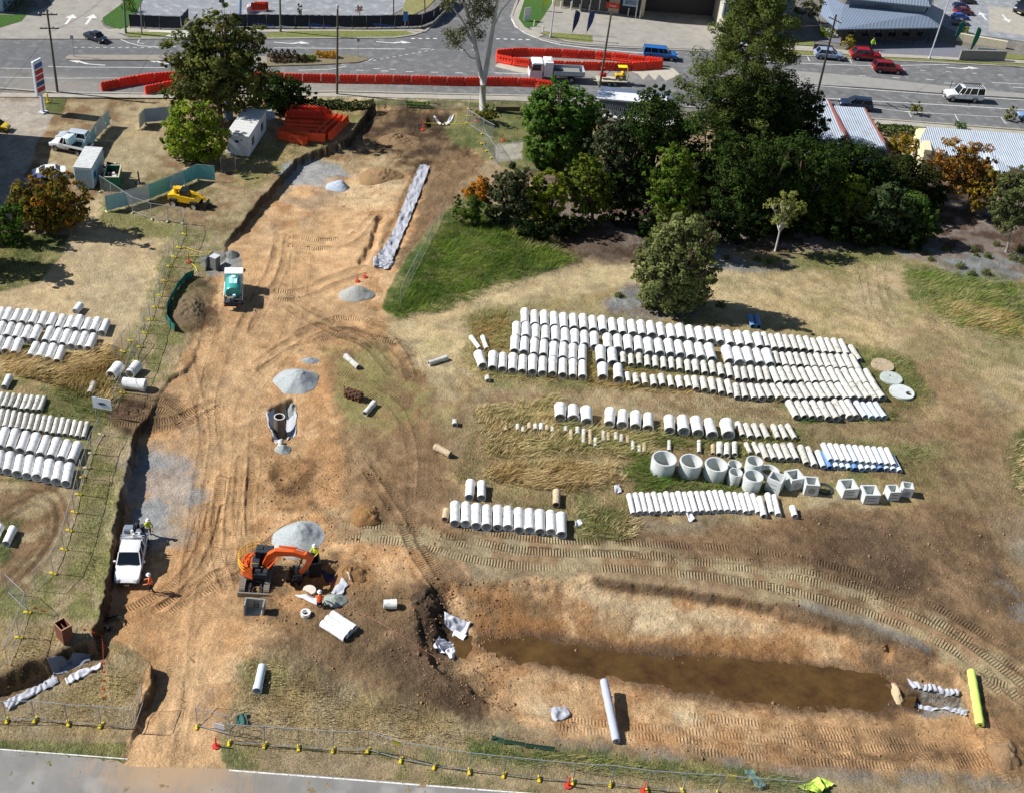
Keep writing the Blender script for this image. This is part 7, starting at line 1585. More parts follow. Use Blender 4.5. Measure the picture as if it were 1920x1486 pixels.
person(280,1006,-1.2,HVY,'person in yellow work shirt and white hard hat walking behind the white utility',.02,stride=.22)
person(285,1110,pi,HVO,'person in orange vest and white hard hat beside the bonnet of the white utility',.05)
person(599,1139,1.7,HVO,'person in orange and navy work shirt crouching at the edge of the manhole pit',crouch=True)
person(592,1053,-2.2,HVY,'person in pale yellow standing beyond the tip of the excavator boom',.08)
person(1633,94,-1.5,HVG,'person in lime shirt walking on the shaded shop path beyond the red cars',hat=False)
p=G(630,1094);g=MB();g.tube([(-.5,-.3,.3),(0,0,.45),(.5,.2,.3)],[.15,.3,.1],8);g.tube([(.1,.3,.3),(.6,.5,.35),(.9,.1,.2)],.04,6);tag(g.build('pump_hose_bundle',mat('maroon_bundle',(104,44,44),.6),loc=p),'maroon and blue bundle of hose beside the manhole pit','hose')
g=MB();g.tube([G(646,1068,.2)+Vector((0,0,.2)),G(654,1076,.3)+Vector((0,0,.4)),G(656,1086,.2)+Vector((0,0,.2))],.05,6);tag(g.build('hose',mat('white_hose',(206,200,190),.6)),'bent pale hose right of the manhole pit','hose')
# ================================================================== site yard
# white site office
def building_box(name,c0,rz,L,Wd,h,m,roofm,lab,cat,ribs=0):
    e=empty(name,c0,rz,lab,cat);g=MB();g.box((0,0,h/2+.15),(L,Wd,h-.1),ch=.02);g.build('wall',m,e)
    g=MB();g.box((0,0,h+.16),(L+.12,Wd+.12,.12),ch=.02);r=g.build('roof',roofm,e)
    for k in range(ribs):q=MB();q.box((-L/2+L*(k+.5)/ribs,0,h+.235),(.06,Wd-.1,.03));q.build('roof_rib',roofm,r)
    return e
a_=P(425,293);b_=P(468,296);c_=P(500,246)
OFW=mat('office_white',(222,228,234),.6,var=.06,vs=1);ROW=mat('office_roof',(214,214,210),.7,var=.12,vs=2,dirt=(150,146,150),dirt_amt=.5,stretch=(1,5,1))
d1=b_-a_;wd=hypot(d1[0],d1[1]);d2=c_-b_;ln_=hypot(d2[0],d2[1]);an=atan2(d2[1],d2[0]);cen=a_+d1/2+d2/2
e=building_box('site_office',(cen[0],cen[1],0),an,ln_,wd,2.7,OFW,ROW,'white portable site office in the tree shade with grey-patched roof','site office',10)
for x_ in(-ln_*.27,ln_*.25):g=MB();g.box((x_,-wd/2-.01,1.6),(.95,.05,1.1));w_=g.build('window',GLASS,e);g=MB();g.box((x_,-wd/2-.04,1.6),(.04,.03,1.1));g.box((x_,-wd/2-.04,2.17),(1.05,.05,.05));g.box((x_,-wd/2-.04,1.03),(1.05,.05,.05));g.build('window_frame',OFW,w_)
g=MB();g.box((-ln_/2-.02,.1,2.05),(.04,.5,.3));g.build('vent',mat('navy_vent',(40,60,110),.6),e);g=MB();g.box((-ln_/2-.02,-.5,2.3),(.05,.16,.16));g.build('camera_box',CHROME,e)
# plastic chair
p=G(431,293);e=empty('plastic_chair',(p.x,p.y,0),1.2,'white plastic chair outside the near end of the site office','chair');CH=mat('chair_white',(216,222,232),.5);g=MB();g.box((0,0,.45),(.45,.45,.04),ch=.01);g.build('seat',CH,e);g=MB();g.box((-.2,0,.72),(.04,.44,.5),ch=.01);g.build('backrest',CH,e)
for x_ in(-.19,.19):
    for y_ in(-.19,.19):g=MB();g.tube([(x_,y_,0),(x_,y_,.45)],.025,5);g.build('leg',CH,e)
p=G(506,225);e=empty('water_tank',(p.x,p.y,0),.6,'white caged liquid tank behind the site office','tank');g=MB();g.box((0,0,.7),(1.0,1.0,1.0),ch=.08);g.build('tank',mat('tank_white',(196,208,216),.5),e);g=MB()
for k in(-.5,0,.5):
    for q in(-.52,.52):g.tube([(k,q,.15),(k,q,1.3)],.02,5);g.tube([(q,k,.15),(q,k,1.3)],.02,5)
g.box((0,0,.08),(1.05,1.05,.14));g.build('cage',GALV,e)
p=G(429,222);e=empty('portable_toilet',(p.x,p.y,0),.4,'pale portable toilet in the tree shade behind the site office','toilet');g=MB();g.box((0,0,1.1),(1.0,1.0,2.1),ch=.05);g.build('cabin',mat('pale_toilet',(156,176,190),.6),e);g=MB();g.box((0,0,2.22),(1.08,1.08,.14),ch=.05);g.build('roof',OFW,e);g=MB();g.box((0,-.51,1.05),(.7,.03,1.8));g.build('door',mat('toilet_door',(120,150,176),.6),e)
# shipping container
a_=P(147,352);b_=P(174,356);c_=P(200,318)
a_=P(143,354);b_=P(175,357);d1=b_-a_;wd=hypot(d1[0],d1[1]);c_=P(196,318);d2=c_-b_;ln_=hypot(d2[0],d2[1]);an=atan2(d2[1],d2[0]);cen=a_+d1/2+d2/2
e=building_box('shipping_container',(cen[0],cen[1],0),an,ln_,wd,2.6,mat('container_white',(206,222,230),.6,var=.08),mat('container_roof',(214,216,214),.6,var=.12,vs=2,dirt=(176,166,156),dirt_amt=.5),'white shipping container with pale roof behind the orange tree','container',14)
for k in range(10):g=MB();g.box((-ln_/2-.03,-wd/2+wd*(k+.5)/10,1.3),(.06,wd/22,2.3));g.build('end_rib',mat('container_blue_grey',(150,186,206),.6),e)
for k in range(18):g=MB();g.box((-ln_/2+ln_*(k+.5)/18,-wd/2-.03,1.3),(ln_/40,.06,2.3));g.build('side_rib',mat('container_white',(206,222,230)),e)
g=MB();g.box((-ln_*.32,-wd/2-.075,1.5),(.9,.02,.8));g.build('decal',mat('decal_teal',(40,128,170),.5),e)
# green skip bin with rubbish
a_=P(197,356);b_=P(224,357);c_=P(229,334);d1=b_-a_;wd=hypot(d1[0],d1[1]);d2=c_-b_;ln_=hypot(d2[0],d2[1]);an=atan2(d2[1],d2[0]);cen=a_+d1/2+d2/2
e=empty('skip_bin',(cen[0],cen[1],0),an,'dark green skip bin filled with white rubbish beside the container','skip bin');SK=mat('skip_green',(40,110,78),.6,var=.15)
g=MB()
for s_ in(-1,1):g.box((0,s_*wd/2,.85),(ln_,.07,1.5));g.box((s_*(ln_/2-.04),0,.85),(.07,wd-.08,1.5))
g.box((0,0,.2),(ln_-.1,wd-.1,.1));g.build('shell',SK,e);g=MB()
for s_ in(-1,1):g.box((0,s_*wd/2,1.63),(ln_+.1,.14,.07));g.box((s_*(ln_/2-.04),0,1.635),(.14,wd-.14,.07))
g.build('rim',mat('skip_rim_cream',(196,192,164),.7),e)
for k in range(12):
    g=MB();g.box((random.uniform(-.38,.38)*ln_,random.uniform(-.34,.34)*wd,random.uniform(.7,1.25)),(random.uniform(.4,.9),random.uniform(.3,.7),.3),rz=random.uniform(0,3),tilt=('X',random.uniform(-.4,.4)),ch=.06);g.build('rubbish',[mat('rub_white',(220,216,214),.8),mat('rub_brown',(110,84,74),.8),mat('rub_red',(126,70,70),.8)][k%3 if k<8 else 0],e)
p=G(262,345);e=empty('gas_bottle_stand',(p.x,p.y,0),.3,'dark upright stand with a flat base near the skip bin','stand');g=MB();g.box((0,0,.05),(1.1,.5,.1));g.build('base',CHROME,e);g=MB();g.tube([(0,0,.1),(-.1,0,1.6)],.09,8);g.build('post',CHROME,e)
p=G(203,330);g=MB();g.box((0,0,.9),(.5,1.7,.08),tilt=('Y',1.2));g.box((.5,-.2,.8),(.08,1.6,1.4),rz=.3,tilt=('Y',.3));e=None;tag(g.build('timber_stack',mat('dark_timber_stack',(56,44,36),.9),loc=(p.x,p.y,0),rz=.9),'dark timber boards leaning between the container and the skip','timber',kind=None)
# ================================================================== water-filled barriers
def barrier_data(rgb,name):
    m=mat('barrier_'+name,rgb,.6,var=.12,vs=2,rnd=.24,spec=.3,dirt=(206,110,84),dirt_amt=.5);g=MB();L=1.96
    pr=[(-.26,0),(.26,0),(.26,.16),(.18,.30),(.20,.38),(.13,.46),(.155,.56),(.11,.64),(.13,.74),(.09,.90),(-.09,.90),(-.13,.74),(-.11,.64),(-.155,.56),(-.13,.46),(-.20,.38),(-.18,.30),(-.26,.16)]
    n=len(pr);vs=[]
    for x,k in((-L/2,.8),(-L/2+.08,1),(L/2-.08,1),(L/2,.8)):vs+=[(x,y*k,z*(1 if k==1 else .97))for y,z in pr]
    fs=[(i*n+j,(i+1)*n+j,(i+1)*n+(j+1)%n,i*n+(j+1)%n)for i in range(3)for j in range(n)]+[tuple(range(n)),tuple(range(3*n,4*n))[::-1]];g.add(vs,fs)
    for x in(-.72,-.36,0.0,.36,.72):g.box((x,0,.93),(.17,.14,.08));g.box((x+.18,0,.44),(.05,.36,.76))
    return g.build('water_barrier',m,link=False).data
BR=barrier_data((236,62,36),'red');BO=barrier_data((246,92,44),'orange')
def barriers(px,where,data=BR,sc=1.25):
    pts=[Vector(P(u,v,.025))for u,v in px];cum=[0]
    for a,b in zip(pts[:-1],pts[1:]):cum.append(cum[-1]+(b-a).length)
    step=2.0*sc;n=int(cum[-1]/step);
    def at_(s_):
        for i in range(len(pts)-1):
            if s_<=cum[i+1]or i==len(pts)-2:t=(s_-cum[i])/(cum[i+1]-cum[i]);return pts[i].lerp(pts[i+1],t)
    for k in range(n):
        a=at_(k*step);b=at_((k+1)*step);d=b-a;o=bpy.data.objects.new('water_barrier',data);COL.objects.link(o)
        o.location=(a+b)/2+Vector((0,random.uniform(-.03,.03),.003));o.rotation_euler.z=atan2(d.y,d.x)+random.uniform(-.025,.025);o.scale=(d.length/2.0*.995,sc,sc*random.uniform(.97,1.03))
        tag(o,'%s red barrier from the left %s'%(nth(k),where),'barrier','red barriers '+where)
barriers([(190,170),(230,162),(270,155),(310,150),(420,149),(540,153),(640,155),(760,157),(860,160),(960,160),(1010,163),(1062,172)],'in the long line along the near kerb')
barriers([(272,177),(300,171),(330,166),(352,164)],'in the short row below the big tree')
barriers([(930,108),(970,104),(1050,107),(1130,111),(1200,119),(1243,124)],'along the back of the street island')
barriers([(930,116),(960,122),(1000,127),(1060,130),(1110,131),(1180,132),(1243,128)],'along the front of the street island')
# stacked orange barriers on the grass
BC={}
def stack(u0,v0,u1,v1,z,lab,data=BO,sc=1.15):
    a=Vector(P(u0,v0,z+.3));b=Vector(P(u1,v1,z+.3));d=b-a;n=max(1,round(d.length/2.2))
    for k in range(n):
        o=bpy.data.objects.new('water_barrier',data);COL.objects.link(o);o.location=a.lerp(b,(k+.5)/n);o.location.z=z+.01;o.rotation_euler.z=atan2(d.y,d.x);o.scale=(d.length/n/1.97,sc,sc)
        tag(o,('orange barrier %s'%lab)if n==1 else '%s orange barrier %s'%(nth(k),lab),'barrier','orange barriers stored on the grass')
for i in range(7):stack(536-i*.8-(3 if i>4 else 0),214+i*7,622-i*2,217+i*7.5,0,'from the left in the %s store row from the back'%nth(i))
for i in range(2):stack(544-i,208+i*7.5,612-i*2,211+i*7.5,.95,'from the left on top, %s row from the back'%nth(i),BR)
stack(521,250,580,257,0,'from the left, upper of two rows lying in front');stack(522,256,576,268,0,'from the left, lower of two rows lying in front')
stack(632,222,592,258,0,'from the back in the inner slanting row',sc=1.2);stack(641,224,604,258,0,'from the back in the middle slanting row',sc=1.2);stack(652,226,617,260,0,'from the back in the outer slanting row',sc=1.2)
# red and white barrier stack in the far car park
WB=barrier_data((226,226,226),'white');
for i,(u,v,z,dd_,rz_)in enumerate([(490,20,0,BR,.15),(486,22,.0,WB,.15),(490,17,.95,BR,.2),(484,19,1.0,BR,.15),(474,20,0,WB,.9),(470,24,0,WB,1.1)]):
    p=P(u,v,z);o=bpy.data.objects.new('water_barrier',dd_);COL.objects.link(o);o.location=(p[0],p[1],.06+z);o.rotation_euler.z=rz_;o.scale=(1.1,1.1,1.1)
    tag(o,['lower red barrier of the pile in the far car park','lower white barrier of the pile in the far car park','top red barrier of the pile in the far car park','second red barrier on the far car park pile','white barrier leaning left of the far car park pile','outermost white barrier by the far car park pile'][i],'barrier','barriers piled in the far car park')
# ================================================================== vegetation
def leafmat():
    m=bpy.data.materials.new('leaves');m.use_nodes=True;n=m.node_tree.nodes;l=m.node_tree.links;n.clear()
    a=n.new('ShaderNodeAttribute');a.attribute_name='lc';d=n.new('ShaderNodeBsdfDiffuse');t=n.new('ShaderNodeBsdfTranslucent');mx=n.new('ShaderNodeMixShader');mx.inputs[0].default_value=.32
    gl=n.new('ShaderNodeBsdfGlossy');gl.inputs['Roughness'].default_value=.45;m2=n.new('ShaderNodeMixShader');m2.inputs[0].default_value=.0
    o=n.new('ShaderNodeOutputMaterial');l.new(a.outputs['Color'],d.inputs[0]);l.new(a.outputs['Color'],t.inputs[0]);l.new(d.outputs[0],mx.inputs[1]);l.new(t.outputs[0],mx.inputs[2]);l.new(mx.outputs[0],m2.inputs[1]);l.new(gl.outputs[0],m2.inputs[2]);l.new(m2.outputs[0],o.inputs[0]);return m
LEAF=leafmat();BARK=mat('bark',(104,88,70),.95,var=.3,vs=4,bump=.02,bs=15);BARKW=mat('pale_gum_bark',(206,202,196),.8,var=.22,vs=1.2,dirt=(150,140,128),dirt_amt=.6,stretch=(1,1,.35));BARKG=mat('grey_bark',(150,142,130),.9,var=.25,vs=3)
def quads(C,Nn,S,colors,name,parent=None,aspect=.6):
    """C centres, Nn normals, S sizes -> mesh of bent leaf quads"""
    n=len(C);r=np.random.normal(size=(n,3));Nn=Nn/(np.linalg.norm(Nn,axis=1,keepdims=True)+1e-9)
    t=np.cross(Nn,r);t/=np.linalg.norm(t,axis=1,keepdims=True)+1e-9;b=np.cross(Nn,t);s=S[:,None]
    v=np.stack([C-t*s,C-b*s*aspect+Nn*s*.12,C+t*s,C+b*s*aspect-Nn*s*.1],1).reshape(-1,3).astype(np.float32)
    me=bpy.data.meshes.new(name);me.vertices.add(len(v));me.vertices.foreach_set('co',v.ravel());me.loops.add(4*n);me.loops.foreach_set('vertex_index',np.arange(4*n,dtype=np.int32))
    me.polygons.add(n);me.polygons.foreach_set('loop_start',np.arange(0,4*n,4,dtype=np.int32));me.polygons.foreach_set('loop_total',np.full(n,4,np.int32));me.update(calc_edges=True)
    a=me.attributes.new('lc','FLOAT_COLOR','POINT');f=np.ones((4*n,4),np.float32);f[:,:3]=np.repeat(colors,4,0);a.data.foreach_set('color',f.ravel());me.materials.append(LEAF)
    o=bpy.data.objects.new(name,me);COL.objects.link(o)
    if parent:o.parent=parent
    return o
def col3(rgb):return np.array(lin(rgb))*1.1
def tree(base,blobs,c1,c2,n,leaf,lab,name='tree',bark=BARK,tr=.25,clump=None,cat='tree',trunk=True,c3=None,hang=0,depth=.85,fill=.45,lean=None,minz=.3,low=False):
    """base px; blobs (u,v,ru,rv[,dy]) px outlines mapped to real 3-D lobes standing round the trunk"""
    B0=Vector((*P(*base)[:2],0));B0.z=float(hgt(B0.x,B0.y));s0=scl(B0.x,B0.y)
    e=empty(name,B0,0,lab,cat);rs_=np.random.RandomState(int(abs(base[0]*7+base[1]))%9999)
    lob=[];blobs=[(b_[0],b_[1],b_[2]*1.12,b_[3]*1.12,*b_[4:])for b_ in blobs]
    if low:u_,v_=base;r_=max(b_[2]for b_ in blobs);blobs+=[(u_-r_*.45,v_-r_*.55,r_*.7,r_*.5),(u_+r_*.45,v_-r_*.6,r_*.7,r_*.5)];n=int(n*1.25)
    for b_ in list(blobs):
        for q in range(2):t_=rs_.uniform(0,2*pi);k_=rs_.uniform(.3,.5);blobs.append((b_[0]+cos(t_)*b_[2]*.9,b_[1]+sin(t_)*b_[3]*.9,b_[2]*k_,b_[3]*k_,rs_.uniform(-.8,.8)*b_[2]/s0))
    for bl in blobs:
        u,v,ru,rv=bl[:4];dy=bl[4]if len(bl)>4 else rs_.uniform(-.2,.2)*ru/s0
        c=np.array(Q(u,v,B0.y+dy));s_=scl(c[0],c[1],c[2]);rx=ru/s_;rz=rv/s_/.85
        c[2]=max(c[2],rz*.55+minz);lob.append((c,rx,rx*depth,rz))
    vol=np.array([l[1]*l[2]*l[3]for l in lob])**.75;vol/=vol.sum();Cs=[];Ns=[];col=[]
    nc=clump or max(20,n//42)
    for(c,rx,ry,rz),w_ in zip(lob,vol):
        k=max(4,int(nc*w_));d=rs_.normal(size=(k,3));d/=np.linalg.norm(d,axis=1,keepdims=True);rad=rs_.uniform(fill,1.0,k)**.6
        cc=c+d*rad[:,None]*np.array([rx,ry,rz])*.88
        per=int(n*w_/k)+1;cr=.22*(rx*ry*rz)**(1/3.)*rs_.uniform(.5,1.5,k)
        tint=rs_.uniform(0,1,k)
        for j in range(k):
            q=rs_.normal(size=(per,3));q/=np.linalg.norm(q,axis=1,keepdims=True);q*=rs_.uniform(.3,1,per)[:,None]**.5;q[:,2]=q[:,2]*.7
            pos=cc[j]+q*cr[j];pos[:,2]-=hang*rs_.uniform(0,1,per);Cs.append(pos);nn=q+d[j]*.8+np.array([0,0,.5])+rs_.normal(size=(per,3))*.55;Ns.append(nn)
            t=np.clip(tint[j]+rs_.normal(size=per)*.22,0,1)[:,None];k_=col3(c1)*(1-t)+col3(c2)*t
            if c3 is not None and rs_.uniform()<.3:k_=k_*.3+col3(c3)*.7
            col.append(k_*rs_.uniform(.7,1.25,per)[:,None])
    Cs=np.concatenate(Cs);Ns=np.concatenate(Ns);col=np.concatenate(col);keep=Cs[:,2]>B0.z+.08;Cs=Cs[keep]-np.array(B0);
    quads(Cs,Ns[keep],leaf*.82*rs_.uniform(.6,1.3,keep.sum()),col[keep],'crown',e)
    if trunk:
        g=MB();cen=np.mean([l[0]for l in lob],0)-np.array(B0);top=Vector(cen)
        knee=Vector((top.x*.25,top.y*.25,top.z*.45));g.tube([(0,0,-.2),(0.03,0,.4),knee,top*.85+Vector((0,0,0))],[tr*1.25,tr,tr*.75,tr*.4],8)
        for i,l in enumerate(lob):
            t_=Vector(l[0]-np.array(B0));g.tube([knee,knee.lerp(t_,.5)+Vector((0,0,.3)),t_],[tr*.6,tr*.4,tr*.12],6)
            for q in range(3):d=Vector(rs_.normal(size=3));d.normalize();g.tube([knee.lerp(t_,.7),t_+Vector((d.x*l[1],d.y*l[2],abs(d.z)*l[3]))*.7],[tr*.22,tr*.05],5)
        g.build('trunk',bark,e,smooth=True)
    return e
OLV=(74,84,44);OLV2=(112,118,62);DG=(44,62,30);MG=(70,94,40);YG=(128,140,52);BG=(112,132,46);GREYG=(88,98,66)
# left group
tree((415,236),[(402,62,48,38),(352,96,48,38),(452,92,48,42),(420,100,60,46),(385,140,56,44),(450,150,52,46),(405,120,62,40),(350,150,36,34),(470,145,38,36),(420,175,52,34),(372,180,40,26),(372,60,22,20),(440,50,24,20),(330,180,28,20)],OLV,(98,104,56),26000,.26,'tall open-crowned olive green tree on the left beside the street',tr=.35,fill=.5,c3=(120,118,60))
tree((540,210),[(520,172,42,36),(552,180,32,28),(500,195,34,24),(540,198,34,18)],(40,54,28),(62,80,38),9000,.22,'dark dense shrub tree right of the tall olive tree',tr=.2)
tree((364,302),[(362,232,44,36),(338,252,36,32),(392,252,38,34),(364,268,48,28),(366,212,26,20)],(86,112,36),(142,156,52),10000,.22,'rounded bright green tree in the yard left of the site office',low=True,tr=.25,fill=.6)
tree((98,432),[(92,348,34,26),(56,366,40,30),(126,366,40,32),(92,388,56,34),(130,398,26,22),(56,392,28,20)],(84,88,38),(132,112,48),11000,.22,'orange and olive autumn tree beside the shipping container',low=True,tr=.25,c3=(158,108,42),fill=.55)
tree((20,455),[(22,408,30,22),(0,430,34,26),(34,432,20,18)],(58,84,34),(84,112,44),5000,.2,'low bright green bushy growth at the left edge','bush',tr=.1,cat='bush',minz=0)
tree((-40,500),[(-52,410,40,34),(-30,430,36,34),(-50,455,50,34)],MG,OLV2,5000,.3,'tree just outside the left edge that shades the grass',tr=.25)
# gum tree by the lawn
gy=P(905,207)[1];gb=Vector(P(905,207));e=empty('gum_tree',gb,0,'tall white-barked gum tree forking in front of the street','tree');g=MB()
def gq(u,v,dy=0):return Vector(Q(u,v,gy+dy))-gb
g.tube([(0,0,-.2),gq(905,180),gq(906,158)],[.50,.42,.40],12)
g.tube([gq(906,160),gq(900,130),gq(893,95),(gq(886,60)),gq(875,20),gq(862,-20),gq(852,-60)],[.36,.32,.29,.26,.22,.18,.12],10);g.tube([gq(906,160),gq(914,115),gq(918,90),gq(925,50),gq(932,5),gq(938,-40)],[.36,.34,.30,.26,.2,.14],10)
g.tube([gq(893,95,.1),gq(876,60),gq(868,40),gq(845,10),gq(838,-20)],[.2,.16,.13,.1,.06],8);g.tube([gq(896,112),gq(882,108),gq(868,92),(gq(850,78)),gq(838,72)],[.12,.09,.07,.05,.03],6);g.tube([gq(924,55),(gq(940,20)),gq(962,-5)],[.12,.09,.05],6);g.tube([gq(875,20),gq(893,-5),gq(905,-30)],[.12,.09,.05],6)
g.build('trunk',BARKW,e,smooth=True)
rs_=np.random.RandomState(5);Cs=[];Ns=[];co=[]
for(u,v,ru,rv)in[(852,78,18,14),(842,62,14,10),(868,60,12,12),(895,20,20,22),(905,-8,24,18),(885,45,12,10),(868,-15,22,16),(845,-5,22,14),(838,10,12,10),(918,20,10,18),(935,-20,24,12),(900,65,9,12),(962,-12,12,8)]:
    c=np.array(Q(u,v,gy));s_=scl(*c);k=int(ru*rv*1.8);q=rs_.normal(size=(k,3))*.5*np.array([ru/s_,ru/s_,rv/s_]);Cs.append(c+q);Ns.append(rs_.normal(size=(k,3))+np.array([0,0,.3]));t=rs_.uniform(0,1,(k,1));co.append(col3((84,92,64))*t+col3((128,130,96))*(1-t))
Cs=np.concatenate(Cs)-np.array(gb);quads(Cs,np.concatenate(Ns),.2*rs_.uniform(.6,1.2,len(Cs)),np.concatenate(co),'crown',e,aspect=.4)
tree((912,232),[(912,212,20,13),(905,220,16,10),(924,215,12,11)],(84,92,40),(132,126,56),2200,.16,'low olive shrub at the foot of the gum tree','shrub',trunk=False,cat='shrub',minz=0)
# right hand belt of trees
tree((1050,318),[(1040,195,46,34),(1085,205,42,36),(1015,222,36,30),(1060,240,50,34),(1100,245,34,34),(1025,262,40,30),(1075,280,46,26),(1010,290,26,20)],(62,94,38),(98,124,54),22000,.25,'large mid green tree at the left end of the tree belt',low=True,tr=.35,fill=.6)
tree((1165,360),[(1150,238,34,26),(1180,250,36,28),(1140,268,34,28),(1175,285,44,32),(1160,318,36,26)],(58,70,46),(86,92,66),11000,.2,'dull grey-green fine-leaved tree behind the yellow-green one',low=True,tr=.25)
tree((1030,425),[(1008,362,30,28),(1030,345,30,22),(1004,392,26,28),(1034,382,30,30)],(88,104,34),(140,146,48),8500,.2,'yellow-green rounded tree at the near left of the belt',low=True,tr=.2,fill=.6)
tree((1110,418),[(1100,312,26,22),(1082,340,28,24),(1120,338,32,28),(1102,368,34,30),(1130,372,26,24),(1068,362,20,20)],(72,90,34),(112,122,46),9500,.21,'green tree with yellowish tips right of the rounded yellow-green tree',low=True,tr=.2)
tree((892,408),[(898,352,28,18),(912,362,20,16),(884,364,18,13)],(150,100,34),(196,130,44),3600,.18,'small orange-leaved tree above the green bank',tr=.12,c3=(120,110,50))
tree((884,425),[(876,388,24,20),(898,396,22,18),(866,402,15,13)],(58,80,34),(92,108,48),4000,.17,'green bush below the small orange tree','bush',tr=.1,cat='bush',minz=0)
tree((952,425),[(950,352,30,28),(965,330,26,22),(940,380,28,26),(968,382,28,26),(975,350,22,24)],(56,66,44),(86,92,62),7500,.2,'grey-green shrubby tree between the orange tree and the yellow-green tree',low=True,tr=.15)
tree((1262,470),[(1268,300,34,26),(1258,330,36,28),(1285,345,28,26),(1262,370,38,28),(1248,395,28,20),(1290,385,24,22)],(66,92,34),(106,124,46),11000,.2,'leafy green tree in the middle of the belt behind the grey-green tree',low=True,tr=.22)
DK=(38,54,26);DK2=(70,88,40)
for i,(b,bl,ca,cb,nn,lb)in enumerate([
 ((1215,372),[(1215,210,42,36),(1240,235,46,40),(1205,262,40,34),(1235,290,40,34)],DK,DK2,10000,'dark green tree just left of the tall pine'),
 ((1315,390),[(1310,260,50,44),(1340,300,52,40),(1300,330,40,40),(1335,350,44,36)],DK,DK2,11000,'dark tree in the deep shade below the tall pine'),
 ((1410,350),[(1390,180,50,36),(1440,170,50,30),(1410,215,60,44),(1450,225,46,44),(1390,255,48,40)],DK,(66,80,38),15000,'broad dark tree right of the tall pine'),
 ((1500,330),[(1480,185,46,36),(1505,205,34,40),(1485,235,46,40),(1520,235,26,30)],(50,62,30),(86,92,48),10000,'dark olive tree at the back of the belt beside the pale roofs'),
 ((1420,430),[(1400,300,50,40),(1440,320,46,40),(1385,350,44,38),(1430,375,42,30)],DK,DK2,11000,'very dark tree behind the small lone tree'),
 ((1510,430),[(1500,290,50,34),(1540,300,46,32),(1480,340,44,40),(1525,350,44,36),(1500,385,40,30)],DK,(64,84,36),12000,'dark glossy tree right of centre in the belt'),
 ((1552,435),[(1548,378,22,24),(1545,405,24,24),(1560,395,18,22)],(70,100,36),(112,136,48),4200,'small bright green tree at the near edge of the belt'),
 ((1610,440),[(1600,345,24,22),(1618,365,26,22),(1595,385,26,26),(1615,405,26,24)],(84,102,36),(132,140,50),6500,'lime tinted tree at the near edge of the belt'),
 ((1590,400),[(1575,290,42,28),(1610,300,44,30),(1640,320,40,30),(1570,330,38,30),(1620,340,40,30)],DK,(58,78,36),11000,'dark green tree below the pale metal roofs'),
 ((1660,455),[(1640,380,28,30),(1668,372,28,32),(1650,410,32,28),(1685,400,28,28)],(52,68,42),(82,96,60),7500,'grey-green tree with rounded clumps near the mulch'),
 ((1720,455),[(1712,390,28,28),(1730,412,26,22),(1700,420,26,22)],(60,84,38),(96,116,54),5000,'green tree at the right end of the dark belt'),
 ((1700,400),[(1690,320,40,28),(1725,340,36,30),(1680,350,40,26),(1740,370,30,26)],(40,52,26),(64,74,36),8500,'dark brownish green tree left of the copper tree'),
 ]):
    tree(b,[(u,v+6,ru*1.12,rv*1.15)for u,v,ru,rv in bl],ca,cb,int(nn*1.35),.21,lb,tr=.25,fill=.6,low=True)
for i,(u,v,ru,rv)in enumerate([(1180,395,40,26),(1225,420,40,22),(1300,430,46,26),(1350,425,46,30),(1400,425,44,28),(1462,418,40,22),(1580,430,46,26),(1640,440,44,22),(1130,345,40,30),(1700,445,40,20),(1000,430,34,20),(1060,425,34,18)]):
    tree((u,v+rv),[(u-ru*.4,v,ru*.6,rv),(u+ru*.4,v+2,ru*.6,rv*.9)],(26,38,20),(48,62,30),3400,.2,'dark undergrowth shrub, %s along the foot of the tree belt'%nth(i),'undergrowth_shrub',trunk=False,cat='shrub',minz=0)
tree((1815,395),[(1790,290,40,26),(1830,296,34,24),(1770,318,32,22),(1812,322,44,26),(1848,320,24,20),(1800,345,34,20)],(112,88,44),(164,116,56),10000,.2,'copper brown autumn tree in front of the blue-grey roof',tr=.22,c3=(148,130,50),fill=.5)
tree((1862,410),[(1850,350,34,24),(1872,342,24,20),(1840,370,26,20)],(118,104,40),(160,134,52),5000,.19,'golden olive tree right of the copper tree',tr=.18)
tree((1688,300),[(1685,266,24,16),(1702,272,22,14),(1672,278,16,12)],(112,112,40),(166,136,48),3000,.18,'yellow-green shrub tree between the two near roofs',tr=.12)
tree((1886,472),[(1900,350,30,30),(1880,375,26,28),(1912,385,34,34),(1890,405,32,24),(1925,345,26,30)],(72,82,50),(108,114,72),9000,.18,'grey-green tree with slender pale trunk at the right edge',tr=.14,bark=BARKG)
tree((1453,470),[(1474,378,30,16),(1460,392,26,18),(1490,394,24,18),(1472,408,26,16)],(104,112,56),(150,152,84),3600,.15,'small lone tree with thin pale leaning trunk on the mulch',tr=.11,bark=BARKW,fill=.3)
tree((1262,582),[(1290,425,36,28),(1262,452,40,32),(1312,462,34,34),(1228,480,36,30),(1275,495,50,38),(1240,520,44,34),(1300,525,42,36),(1262,550,54,28),(1215,505,28,26)],(92,102,60),(134,138,86),26000,.19,'big grey-green feathery tree standing in front of the belt',low=True,tr=.35,fill=.55)
